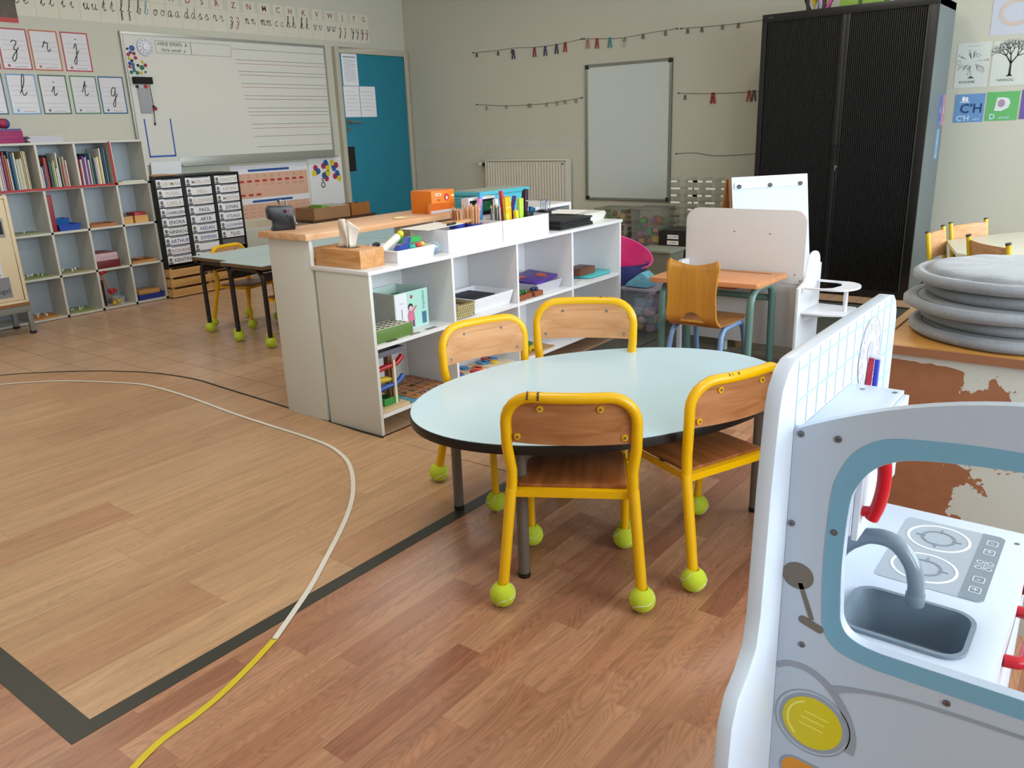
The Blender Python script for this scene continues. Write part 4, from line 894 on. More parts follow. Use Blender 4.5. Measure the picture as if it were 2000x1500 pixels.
# ---- things on the shelf-unit top
z = UH+0.0005
t = thing('tissue_box', 'light wooden tissue box at the near end of the white shelf unit', 'tissue box', (-2.585, 2.265, z))
TW = wood('#D6A069', '#C0844A', 0, 26, 0.4, stretch=0.10)
part(t, 'box', MB().box(-2.725, -2.445, 2.192, 2.325, z, z+0.074), TW, bevel=0.002)
part(t, 'slot', MB().prism(rrect(-2.65, -2.53, 2.235, 2.285, 0.02), (0, 0, z+0.0742), XV, YV, (0, 0, 0.001)), flat('#5A3E22', 0.6))
ts = MB(); P = [(-0.050, 0, 0), (-0.045, 0.0, 0.052), (-0.030, 0.0, 0.102), (0.005, 0.005, 0.108), (0.028, 0.0, 0.098), (0.018, 0.0, 0.05), (0.012, 0, 0)]
# two crumpled leaves of tissue
def leafsheet(mb, fn, nu=8, nv=8):
    vs = [fn(i/nu, j/nv) for i in range(nu+1) for j in range(nv+1)]
    mb.add(vs, [(i*(nv+1)+j, (i+1)*(nv+1)+j, (i+1)*(nv+1)+j+1, i*(nv+1)+j+1) for i in range(nu) for j in range(nv)])
cx, cy, cz = -2.585, 2.258, z+0.074
leafsheet(ts, lambda u, v: (cx-0.042+0.066*u+0.004*v*(1-u)+0.006*math.sin(5*v), cy-0.016+0.010*math.sin(u*4+v*2), cz+0.118*v*(0.90+0.10*math.sin(u*1.9))))
leafsheet(ts, lambda u, v: (cx+0.024+0.010*u+0.036*v*u, cy-0.012+0.022*u, cz+0.112*v*(1.0-0.32*u*v)))
leafsheet(ts, lambda u, v: (cx-0.040+0.060*u, cy+0.016-0.006*math.sin(3*u), cz+0.100*v*(0.9+0.08*math.sin(u*4))))
tm = part(t, 'tissue', ts, flat('#EDE6DC', 0.85)); md = tm.modifiers.new('thick', 'SOLIDIFY'); md.thickness = 0.0008
PW = flat('#E9E9EE', 0.3)
t = thing('play_tray', 'white plastic tray heaped with small colourful toys beside the tissue box', 'tray', (-2.50, 2.50, z))
part(t, 'tray', MB().open_box(-2.66, -2.41, 2.365, 2.60, z, z+0.052, 0.003, flare=0.010).box(-2.665, -2.405, 2.36, 2.37, z+0.047, z+0.052), PW, bevel=0.001)
def onb(n_, mb_, c_, l_, cat='toy'): return one(n_, mb_, flat(c_, 0.35), l_, cat)
onb('glue_stick', MB().tube([(-2.52, 2.385, z+0.045), (-2.54, 2.50, z+0.088)], 0.017, 14), '#E9E4DC', 'thick white glue stick lying in the toy tray', 'glue stick')
onb('green_block', MB().box(-2.56, -2.52, 2.52, 2.625, z+0.058, z+0.080), '#2FA84A', 'bright green bar on top of the toy tray')
onb('yellow_cap', MB().ball((-2.55, 2.53, z+0.098), 0.016, 12, 8), '#D8D424', 'yellow cap at the end of the white glue stick')
onb('toy_piece', MB().prism([(0, 0), (0.06, 0.0), (0.085, 0.045), (0.07, 0.05), (0.05, 0.02), (0.02, 0.02)], (-2.45, 2.41, z+0.045), YV, ZV, (-0.03, 0, 0)), '#1F3F9E', 'royal blue plastic piece at the front of the toy tray')
onb('toy_piece', MB().ball((-2.46, 2.505, z+0.050), (0.014, 0.02, 0.012), 10, 8), '#2AA89A', 'teal round piece between the blue and green toys')
onb('toy_piece', MB().ball((-2.46, 2.545, z+0.053), (0.013, 0.016, 0.012), 10, 8), '#C9483A', 'coral red round piece in the toy tray')
onb('toy_piece', MB().ball((-2.47, 2.578, z+0.053), (0.012, 0.014, 0.011), 10, 8), '#E0C23A', 'small yellow piece at the right of the toy tray')
onb('toy_piece', MB().cyl((-2.62, 2.40, z+0.058), (-2.60, 2.36, z+0.060), 0.006), '#D8404A', 'thin red stick at the back left of the toy tray')
onb('toy_piece', MB().ball((-2.60, 2.43, z+0.06), (0.012, 0.022, 0.012), 10, 8), '#161A2A', 'black piece at the back of the toy tray')
onb('toy_piece', MB().box(-2.63, -2.57, 2.54, 2.59, z+0.052, z+0.066), '#6AA8D0', 'pale blue block at the back right of the toy tray')
t = thing('putty_bag', 'small clear bag of blue putty beside the long white boxes', 'bag', (-2.465, 2.645, z))
part(t, 'putty', MB().ball((-2.465, 2.645, z+0.026), (0.022, 0.030, 0.022), 12, 8), flat('#4F8FB4', 0.4, var=0.3, vscale=50))
part(t, 'bag', MB().ball((-2.465, 2.648, z+0.030), (0.030, 0.040, 0.029), 12, 8), glass('bag_film', (0.9, 0.94, 0.97), 0.12, rough=0.2, white=0.15))
def longbox(y0_, y1_, label):
    t = thing('white_box', label, 'box', (-2.53, (y0_+y1_)/2, z))
    part(t, 'box', MB().open_box(-2.655, -2.425, y0_, y1_, z, z+0.098, 0.004), flat('#E2E2E8', 0.35), bevel=0.0008)
longbox(2.70, 3.092, 'long white box of pencils, left one of the two on the shelf unit'); longbox(3.098, 3.483, 'long white box of markers and rulers, right one of the two')
one('paper_sheet', MB().obox((-2.662, 2.64, z+0.1), (0.16, 0.01, 0), (0.0, 0.25, 0.004), (0, 0, 0.002)), PAPER, 'loose white sheets lying over the left end of the pencil box', 'paper')
one('eraser', MB().obox((-2.52, 2.80, z+0.103), (0.012, 0.004, 0), (0, 0.05, 0.004), (0, 0, 0.010)), flat('#23262A', 0.5), 'dark rubber piece on the papers in the left white box', 'eraser')
one('wooden_ruler', MB().obox((-2.60, 2.86, z+0.098), (0.05, 0.0, 0), (0, 0.17, 0.002), (0, 0, 0.014)), wood('#D8A878', '#C4905C', 1, 14), 'wooden slat lying across the left white box', 'ruler')
def cup(x, y, r, h, c1, c2, label, cat='cup', rim=True):
    t = thing('pencil_cup', label, cat, (x, y, z+0.005))
    part(t, 'cup', MB().lathe([(r*0.88, 0), (r, h), (r*0.93, h), (r*0.82, 0.003)], (x, y, z+0.005), 20), flat(c1, 0.35))
    if rim: part(t, 'rim', MB().lathe([(r*1.0, h-0.02), (r*1.10, h-0.02), (r*1.10, h), (r, h+0.001)], (x, y, z+0.005), 20), flat(c2, 0.35))
def stickset(n, x, y, r, z0, L, name, cols_, label, group, tip=None, rad=0.0032, spread=0.12, cat='pencil', seed=1, hexs=True):
    g = random.Random(seed)
    for i in range(n):
        a = 2.399*i; q = r*math.sqrt((i+0.5)/n); px, py = x+q*math.cos(a), y+q*math.sin(a); l = L*(0.92+0.14*g.random())
        ex, ey = px+q*math.cos(a)*spread*4*g.random(), py+q*math.sin(a)*spread*4*g.random()
        c_ = cols_[i % len(cols_)]
        p0, p1 = Vector((px, py, z0)), Vector((ex, ey, z0+l))
        t = thing(name, label, cat, tuple(p0), group=group)
        part(t, 'barrel', MB().tube([p0, p1], rad, 6), c_)
        if tip: part(t, 'tip', MB().tube([p1, p1+(p1-p0).normalized()*0.014], [rad, 0.0006], 6), tip)
PWD = flat('#D49A6A', 0.5); BRP = flat('#A8683C', 0.45)
cup(-2.585, 2.945, 0.034, 0.090, '#27408A', '#22389A', 'blue cup of brown pencils at the left of the pencil box')
stickset(12, -2.585, 2.945, 0.024, z+0.012, 0.145, 'pencil', [BRP, flat('#8A4F2C', 0.45), PWD], 'brown pencil, point up, in the left blue cup', 'pencils in the left blue cup', tip=flat('#C9A27A', 0.5), seed=3)
cup(-2.565, 3.040, 0.042, 0.082, '#4F8296', '#22389A', 'larger blue-rimmed clear cup packed with natural wooden pencils')
stickset(22, -2.565, 3.040, 0.034, z+0.012, 0.150, 'pencil', [PWD, flat('#DBA67A', 0.5), flat('#CC8F60', 0.5)], 'natural wood pencil standing in the blue-rimmed cup', 'pencils in the larger cup', tip=flat('#E0B890', 0.5), seed=5, spread=0.05)
stickset(9, -2.53, 3.175, 0.024, z+0.01, 0.150, 'pencil', [flat('#C9C9B8', 0.4), flat('#2A2A30', 0.4)], 'grey striped pencil standing between the pencil cup and yellow rulers', 'grey pencils in the white box', tip=flat('#D8B48A', 0.5), seed=8, spread=0.03)
def slab(x, y, wy, h, c_, label, lean=0.0, th=0.018, z0=0.0, cat='folder', nm='ruler_case'):
    t = thing(nm, label, cat, (x, y, z+0.006+z0))
    M = Matrix.Rotation(lean, 4, 'X')
    part(t, 'case', MB().box(-th/2, th/2, -wy/2, wy/2, 0, h-z0).xf(M), flat(c_, 0.35), local=True, bevel=0.0015)
    part(t, 'line', MB().box(th/2, th/2+0.0006, -wy/2+0.003, wy/2-0.003, (h-z0)*0.72, (h-z0)*0.73).xf(M), flat('#FFFFFF', 0.5), local=True)
slab(-2.635, 3.130, 0.022, 0.195, '#D48AC0', 'pink plastic strip leaning right behind the wooden pencils', -0.30, nm='plastic_strip', cat='strip')
slab(-2.64, 3.185, 0.020, 0.215, '#3FA4D8', 'light blue upright plastic strip beside the pink one', -0.05, nm='plastic_strip', cat='strip')
slab(-2.56, 3.245, 0.022, 0.185, '#DCE0F0', 'white plastic strip leaning left between blue and yellow', 0.16, nm='plastic_strip', cat='strip')
slab(-2.52, 3.265, 0.045, 0.19, '#E3B70E', 'tall yellow ruler case standing in the right white box', 0.05)
slab(-2.50, 3.235, 0.025, 0.115, '#D8D83A', 'short lime-yellow marker left of the tall yellow case', 0.10, nm='marker', cat='marker')
slab(-2.50, 3.305, 0.022, 0.120, '#E8D02A', 'short yellow marker right of the tall yellow case', 0.02, nm='marker', cat='marker')
slab(-2.60, 3.335, 0.014, 0.215, '#D0344A', 'red stick leaning left behind the yellow case', 0.10, nm='plastic_strip', cat='strip')
slab(-2.595, 3.345, 0.018, 0.185, '#E8663A', 'orange strip beside the leaning red stick', 0.08, nm='plastic_strip', cat='strip')
slab(-2.585, 3.35, 0.012, 0.19, '#3A2488', 'violet stick leaning right in front of the teal box', -0.30, nm='plastic_strip', cat='strip')
slab(-2.52, 3.365, 0.034, 0.175, '#B4E04A', 'tall lime green ruler case standing in the right white box', -0.02)
slab(-2.57, 3.32, 0.060, 0.125, '#C0283A', 'dark red folded case behind the short markers', 0.0, nm='pen_case', cat='pen case')
slab(-2.54, 3.425, 0.024, 0.215, '#33182E', 'dark plum strip leaning right, tallest in the right white box', -0.10, nm='plastic_strip', cat='strip')
slab(-2.56, 3.435, 0.020, 0.205, '#44243E', 'dark purple strip just behind the plum one', -0.12, nm='plastic_strip', cat='strip')
slab(-2.51, 3.415, 0.05, 0.105, '#15251F', 'black-green pen pot at the right end of the white box', 0.0, th=0.04, nm='pen_pot', cat='pot')
for i, c_ in enumerate(('#1F5FA8', '#2A8A6A', '#1E4E9E')):
    slab(-2.53, 3.452+0.010*i, 0.018, 0.125-0.004*i, c_, '%s marker standing at the right end of the white box' % ('blue', 'green', 'dark blue')[i], -0.18, nm='marker', cat='marker')
t = thing('pen_pot', 'black mesh pen pot with silver pens behind the folded black cloths', 'pot', (-2.62, 3.755, z))
part(t, 'pot', MB().lathe([(0.036, 0), (0.037, 0.085), (0.034, 0.085), (0.033, 0.003)], (-2.64, 3.755, z), 20), flat('#121214', 0.5))
stickset(9, -2.64, 3.755, 0.024, z+0.005, 0.125, 'pen', [flat('#9EA0A8', 0.3), flat('#C9CAD0', 0.3)], 'silver pen, cap up, in the black pot', 'pens in the black pot', tip=flat('#4E5370', 0.4), seed=9, cat='pen', spread=0.22)
for i in range(5):
    q = 0.010*i
    cl = MB(); x0_, x1_, y0_, y1_ = -2.63, -2.405+0.004*math.sin(i*2), 3.560+0.006*(i % 2), 3.885-0.010*i*(0.6+0.4*math.sin(i))
    one('folded_cloth', cl.box(x0_, x1_, y0_, y1_, z+q, z+q+0.0092), flat(('#232425', '#1B1C1E')[i % 2], 0.8), 'folded black cloth in the pile on the shelf unit, %s from the bottom' % ORD[i], 'cloth', 'pile of folded black cloths', bevel=0.004)
for i in range(2):
    t = thing('white_tray', 'white plastic tray at the far end of the shelf unit, %s of two nested' % ('lower', 'upper')[i], 'tray', (-2.60, 4.02, z+0.008*i))
    part(t, 'tray', MB().open_box(-2.70+0.004*i, -2.47-0.004*i, 3.90+0.006*i, 4.135-0.006*i, z+0.003*i, z+0.040+0.009*i, 0.0028, flare=0.014), flat('#DEDFD6', 0.35))
one('paper_sheet', MB().obox((-2.68, 3.82, z+0.0555), (0.18, 0.02, 0), (-0.02, 0.16, 0.006), (0, 0, 0.0015)), PAPER, 'white paper lying on the nested white trays', 'paper')

# ---- things in the compartments, upper row
zs = 0.3845
t = thing('picture_box', 'open cardboard game box printed with a child, in the upper left compartment', 'box', (-2.55, 2.50, zs))
bx0, bx1, by0, by1 = -2.67, -2.475, 2.39, 2.595
part(t, 'box', MB().open_box(bx0, bx1, by0, by1, zs, zs+0.165, 0.003), flat('#C6DDD6', 0.45), label='pale mint printed carton')
part(t, 'end_print', MB().box(bx0+0.004, bx1-0.002, by0-0.001, by0-0.0001, zs+0.002, zs+0.163), flat('#A9A79A', 0.5, var=0.25, vscale=20))
part(t, 'inside', MB().box(bx0+0.006, bx1-0.006, by0+0.006, by1-0.006, zs+0.10, zs+0.125), flat('#4F8A3C', 0.5, var=0.5, vscale=30))
part(t, 'white_panel', MB().box(bx1, bx1+0.001, by0+0.004, by0+0.075, zs+0.004, zs+0.160), flat('#E4E4EA', 0.4))
part(t, 'mint_panel', MB().box(bx1, bx1+0.001, by0+0.076, by1-0.002, zs+0.004, zs+0.162), flat('#A9DACB', 0.4))
px = bx1+0.001
part(t, 'figure_hair', MB().prism(circ(2.483, zs+0.096, 0.016, 14), (px, 0, 0), YV, ZV, (0.0006, 0, 0)), flat('#2A1E2E', 0.6))
part(t, 'figure_face', MB().prism(circ(2.484, zs+0.090, 0.0115, 14), (px+0.0006, 0, 0), YV, ZV, (0.0006, 0, 0)), flat('#E6B8B0', 0.6))
part(t, 'figure_coat', MB().prism([(2.464, zs+0.035), (2.508, zs+0.035), (2.503, zs+0.075), (2.524, zs+0.094), (2.519, zs+0.10), (2.496, zs+0.082), (2.470, zs+0.080), (2.462, zs+0.06)], (px, 0, 0), YV, ZV, (0.0006, 0, 0)), flat('#C9728A', 0.6))
part(t, 'figure_legs', MB().box(px, px+0.0006, 2.470, 2.484, zs+0.008, zs+0.036).box(px, px+0.0006, 2.490, 2.504, zs+0.006, zs+0.036), flat('#7A2F5A', 0.6))
part(t, 'kite_mark', MB().prism([(2.482, zs+0.138), (2.494, zs+0.130), (2.502, zs+0.142), (2.490, zs+0.150)], (px, 0, 0), YV, ZV, (0.0006, 0, 0)), flat('#B03A5A', 0.6))
part(t, 'title_print', MB().text('matohu', 0.026, (px+0.0006, 2.567, zs+0.115), (0, 0, -1), YV).box(px, px+0.0006, 2.553, 2.580, zs+0.01, zs+0.062), flat('#3F6A8E', 0.6))
part(t, 'small_print', MB().text('~~', 0.02, (px+0.0006, 2.43, zs+0.12), YV, ZV).text('|', 0.05, (px+0.0006, 2.43, zs+0.075), YV, ZV).text('...', 0.02, (px+0.0006, 2.43, zs+0.05), YV, ZV), flat('#6A6A78', 0.6))
t = thing('letter_box', 'flat green box with cards printed in rows, in front of the picture box', 'box', (-2.45, 2.30, zs))
gz = MB(); gx0, gx1, gy0, gy1 = -2.52, -2.40, 2.20, 2.43
part(t, 'box', MB().obox((gx0, gy0, zs), (0.12, -0.0, 0), (0.0, 0.215, 0), (0, 0, 0.052)), flat('#5E7F38', 0.45), bevel=0.002)
part(t, 'card_tray', MB().box(gx0+0.006, gx1-0.006, gy0+0.006, gy0+0.208, zs+0.0525, zs+0.0535), flat('#CDC9B4', 0.5))
ch = MB()
for i in range(4):
    for j in range(6): ch.box(gx0+0.018+0.024*i, gx0+0.030+0.024*i, gy0+0.02+0.032*j, gy0+0.038+0.032*j, zs+0.0536, zs+0.0542)
part(t, 'printed_figures', ch, flat('#3A342C', 0.6))
for i, (x_, y_, c_, l_) in enumerate(((-2.40, 2.53, '#6E6C68', 'small grey printed slip in the front corner of the upper left compartment'), (-2.392, 2.28, '#4A4A48', 'small dark printed slip in front of the green box'), (-2.393, 2.42, '#8A8C84', 'small pale printed slip at the shelf edge below the green box'))):
    one('paper_slip', MB().box(x_-0.012, x_+0.006, y_-0.03, y_+0.03, zs, zs+0.001), flat(c_, 0.6), l_, 'slip')
one('paper_slip', MB().box(-2.44, -2.41, 2.19, 2.235, zs, zs+0.0008), flat('#D8866A', 0.6), 'orange printed slip at the left end under the green box', 'slip')
t = thing('white_basket', 'white plastic basket with dark cloth in the second upper compartment', 'basket', (-2.53, 3.0, zs))
part(t, 'basket', MB().open_box(-2.65, -2.40, 2.83, 3.13, zs, zs+0.070, 0.003, flare=0.016).box(-2.655, -2.395, 2.825, 2.834, zs+0.066, zs+0.070), PW, bevel=0.001)
part(t, 'dark_content', MB().box(-2.62, -2.45, 2.86, 3.05, zs+0.045, zs+0.062), flat('#20222E', 0.7, var=0.4, vscale=40), bevel=0.006)
t = thing('woven_basket', 'woven straw basket with pink lining in the second upper compartment', 'basket', (-2.46, 2.775, zs))
WV = wood('#A89A6A', '#6E6440', 0, 60)
part(t, 'basket', MB().open_box(-2.56, -2.392, 2.69, 2.822, zs, zs+0.068, 0.006, flare=0.012), WV)
wvv = MB()
for r_ in range(5):
    for k in range(9): 
        y_ = 2.70+0.013*k+(0.006 if r_ % 2 else 0); wvv.box(-2.392-0.010+0.002*r_, -2.389-0.010+0.002*r_, y_, y_+0.009, zs+0.006+0.012*r_, zs+0.014+0.012*r_)
part(t, 'weave', wvv, flat('#BDB07E', 0.7)); part(t, 'lining', MB().box(-2.545, -2.405, 2.705, 2.80, zs+0.01, zs+0.05), flat('#D99AA4', 0.7), bevel=0.006)
t = thing('clear_tray', 'clear plastic tray holding the purple book in the third upper compartment', 'tray', (-2.53, 3.48, zs))
part(t, 'tray', MB().open_box(-2.66, -2.425, 3.36, 3.60, zs, zs+0.050, 0.003, flare=0.014), glass('tray_plastic', (0.86, 0.84, 0.90), 0.15, rough=0.15, white=0.45))
t = thing('picture_book', 'purple and orange children book tilted in the clear tray', 'book', (-2.54, 3.48, zs+0.02))
part(t, 'cover', MB().obox((-2.635, 3.385, zs+0.050), (0.19, 0, -0.012), (0.0, 0.20, 0.020), (0, 0, 0.014)), flat('#4E2A8A', 0.35, var=0.4, vscale=14), bevel=0.002)
part(t, 'cover_pattern', MB().obox((-2.62, 3.40, zs+0.0660), (0.05, 0.0, -0.003), (0.02, 0.05, 0.005), (0, 0, 0.001)).obox((-2.53, 3.49, zs+0.0695), (0.06, 0.02, -0.004), (-0.02, 0.06, 0.006), (0, 0, 0.001)), flat('#C2482A', 0.4), stuff=False)
BRK = flat('#8A4A28', 0.6, var=0.2, vscale=30)
for i, (x_, y_, s_, c_, n_) in enumerate(((-2.425, 3.192, 0.022, '#2F6E34', 'green'), (-2.43, 3.25, 0.030, '#2F6E34', 'green'), (-2.425, 3.34, 0.030, '#23375A', 'dark blue'), (-2.48, 3.22, 0.028, '#A82A20', 'red'))):
    t = thing('shape_block', 'round wooden block with a %s top, %s from the left among the four' % (n_, ('first', 'third', 'fourth', 'second')[i]), 'block', (x_, y_, zs))
    part(t, 'block', MB().box(x_-0.03, x_+0.03, y_-0.036, y_+0.036, zs, zs+0.026), BRK, bevel=0.003)
    for k in range(5):
        a_ = 2*math.pi*k/5; part(t, 'knob', MB().ball((x_+0.014*math.cos(a_), y_+0.016*math.sin(a_), zs+0.034), 0.009, 10, 6), flat(c_, 0.4))
t = thing('teal_tray', 'turquoise plastic tray in the upper right compartment', 'tray', (-2.50, 4.05, zs))
part(t, 'tray', MB().prism([(p[0], p[1]) for p in rrect(-2.60, -2.415, 3.85, 4.125, 0.05)], (0, 0, zs+0.004), XV, YV, (0, 0, 0.010)).box(-2.58, -2.44, 3.88, 4.09, zs, zs+0.004), flat('#3FB9BC', 0.35), bevel=0.002)
one('wooden_case', MB().box(-2.57, -2.465, 3.84, 4.0, zs+0.0145, zs+0.055), wood('#7A4A34', '#5A3222', 1, 20), 'dark wooden case lying on the turquoise tray', 'case', bevel=0.002)
one('paper_slip', MB().box(-2.42, -2.39, 3.70, 3.79, zs, zs+0.001), PAPER, 'white slip at the front of the upper right compartment', 'slip')
# ---- lower row
zl = 0.0885
t = thing('marble_run', 'wooden marble run tower with red, blue and yellow chutes in the lower left compartment', 'marble run', (-2.50, 2.29, zl))
part(t, 'post', MB().box(-2.46, -2.435, 2.285, 2.31, zl+0.012, zl+0.235), wood('#7A5034', '#5E3A24', 2, 20))
part(t, 'base', MB().box(-2.57, -2.385, 2.19, 2.35, zl, zl+0.012), wood('#D6BC92', '#C0A070', 1, 16), bevel=0.002)
part(t, 'green_basin', MB().open_box(-2.48, -2.42, 2.235, 2.32, zl+0.0125, zl+0.045, 0.003), flat('#2F8A3A', 0.3))
part(t, 'post', MB().box(-2.43, -2.418, 2.30, 2.312, zl+0.0125, zl+0.205), flat('#DCD0B4', 0.5))
for zz, c_, s_ in ((0.178, '#B4161E', 1), (0.092, '#1E4A9A', 1)):
    pp = smoothpath([(-2.435, 2.215, zl+zz-0.005), (-2.435, 2.27, zl+zz), (-2.43, 2.32, zl+zz+0.004), (-2.43, 2.355, zl+zz+0.022), (-2.43, 2.365, zl+zz+0.03)], 5)
    part(t, 'chute', MB().tube(pp, 0.012, 10), flat(c_, 0.3))
part(t, 'chute', MB().tube([(-2.45, 2.215, zl+0.125), (-2.445, 2.30, zl+0.118)], 0.014, 10), flat('#C9A81E', 0.3))
part(t, 'top_tray', MB().open_box(-2.50, -2.40, 2.20, 2.355, zl+0.235, zl+0.258, 0.003), flat('#6A6A76', 0.4))
t = thing('letter_puzzle', 'wooden letter puzzle board in many colours in the lower left compartment', 'puzzle', (-2.55, 2.52, zl))
part(t, 'board', MB().box(-2.68, -2.40, 2.40, 2.645, zl, zl+0.010), flat('#B07848', 0.5, var=0.1), bevel=0.001)
g = random.Random(4)
for i in range(5):
    for j in range(5):
        c_ = ('#4A3A30', '#2F5A6A', '#6A4A2A', '#39573A', '#8A4A4A', '#B89A3A', '#3A4A7A')[g.randrange(7)]
        part(t, 'letter', MB().text('ABCDEFGHIJKLMNOPRSTUVWXYZ'[i*5+j], 0.052, (-2.655+0.056*i, 2.425+0.049*j, zl+0.0108), (0, 1, 0), (-1, 0, 0), bold=0.012), flat(c_, 0.5))
t = thing('puzzle_board', 'flat light blue board with yellow print in front of the letter puzzle', 'puzzle', (-2.45, 2.36, zl))
part(t, 'board', MB().box(-2.50, -2.384, 2.355, 2.398, zl, zl+0.007).box(-2.40, -2.384, 2.398, 2.48, zl, zl+0.007), flat('#5A96A8', 0.45))
part(t, 'print', MB().text('~~~', 0.05, (-2.45, 2.377, zl+0.0076), (0, 1, 0), (-1, 0, 0), bold=0.01), flat('#C9B86A', 0.5))
def puzzle2(x0_, x1_, y0_, y1_, label, cols_, seed):
    t = thing('shape_puzzle', label, 'puzzle', ((x0_+x1_)/2, (y0_+y1_)/2, zl))
    part(t, 'board', MB().box(x0_, x1_, y0_, y1_, zl, zl+0.008), flat('#D9C8A8', 0.5), bevel=0.001); g = random.Random(seed)
    for k, c_ in enumerate(cols_):
        cx, cy = x0_+0.035+(x1_-x0_-0.07)*g.random(), y0_+0.025+(y1_-y0_-0.05)*(k+0.5)/len(cols_)
        part(t, 'piece', MB().prism(circ(cx, cy, 0.030, 14, 0.022, a0=g.random()), (0, 0, zl+0.0085), XV, YV, (0, 0, 0.010)), flat(c_, 0.35), bevel=0.003)
puzzle2(-2.56, -2.39, 2.70, 2.80, 'pale puzzle board with a red piece, left of the three in its compartment', ['#B8202A', '#3A5A9A', '#B8202A'], 1)
puzzle2(-2.56, -2.39, 2.81, 2.93, 'pale puzzle board with red, blue and orange pieces, middle of the three', ['#B8202A', '#4A7AB0', '#D8602A', '#D0481E'], 2)
puzzle2(-2.56, -2.39, 2.94, 3.10, 'pale puzzle board with blue and yellow pieces, right of the three', ['#4A86B0', '#3F7AB8', '#D8B42A', '#A8402A', '#4A7AB8'], 3)
for i, (x_, y_, c_, n_) in enumerate(((-2.44, 3.235, '#C8581E', 'orange'), (-2.43, 3.30, '#C9A81E', 'yellow'), (-2.47, 3.21, '#2F7A44', 'dark green'), (-2.46, 3.30, '#3A8A3A', 'green'), (-2.50, 3.32, '#1F5A8E', 'blue'))):
    t = thing('toy_dinosaur', '%s wooden animal piece in the third lower compartment' % n_, 'toy', (x_, y_, zl+0.0085), group='animal pieces')
    part(t, 'body', MB().prism([(-0.03, 0), (-0.018, 0), (-0.015, 0.010), (0.010, 0.010), (0.014, 0), (0.026, 0), (0.028, 0.02), (0.036, 0.034), (0.028, 0.042), (0.016, 0.030), (-0.016, 0.030), (-0.036, 0.016)], (x_, y_, zl+0.0085), YV, ZV, (0.016, 0, 0)), flat(c_, 0.4), bevel=0.002)
one('puzzle_board', MB().box(-2.56, -2.39, 3.16, 3.46, zl, zl+0.008), flat('#B08A60', 0.5), 'flat wooden board under the animal pieces', 'board')
# ================================================================== oval table and its four chairs
EX, EY, EA, EB, ET, EH = -1.254, 2.085, 0.624, 0.429, math.radians(62.8), 0.42
t = thing('oval_table', 'light blue oval table with a black edge in the middle of the floor', 'table', (EX, EY, 0), ET)
part(t, 'table_top', MB().prism(circ(0, 0, EA-0.002, 96, EB-0.002), (0, 0, EH-0.006), XV, YV, (0, 0, 0.006)), flat('#BFDCE8', 0.25), local=True)
part(t, 'edge', MB().prism(circ(0, 0, EA, 96, EB), (0, 0, EH-0.028), XV, YV, (0, 0, 0.0265)), flat('#101010', 0.4), local=True, bevel=0.002)
TG = chipped('table_leg_paint', '#6B6157', '#2A211C', 0.66, 30, 0.4)
lx, ly = 0.415, 0.245
part(t, 'under_frame', MB().tube(bendpath([(-lx, -ly, EH-0.06), (-lx+0.06, -ly, EH-0.042), (lx-0.06, -ly, EH-0.042), (lx, -ly, EH-0.06)], 0.02), 0.013, 8).tube([(-lx+0.04, ly, EH-0.042), (lx-0.04, ly, EH-0.042)], 0.013, 8).tube([(-lx, -ly, EH-0.045), (-lx, ly, EH-0.045)], 0.013, 8).tube([(lx, -ly, EH-0.045), (lx, ly, EH-0.045)], 0.013, 8), TG, local=True)
for sx in (-1, 1):
    for sy in (-1, 1):
        lg = part(t, 'leg', MB().tube([(sx*lx, sy*ly, 0.012), (sx*lx, sy*ly, EH-0.029)], 0.0165, 14), TG, local=True)
        part(lg, 'foot_cap', MB().tube([(sx*lx, sy*ly, 0), (sx*lx, sy*ly, 0.014)], 0.0175, 14), BLACKP, local=True)

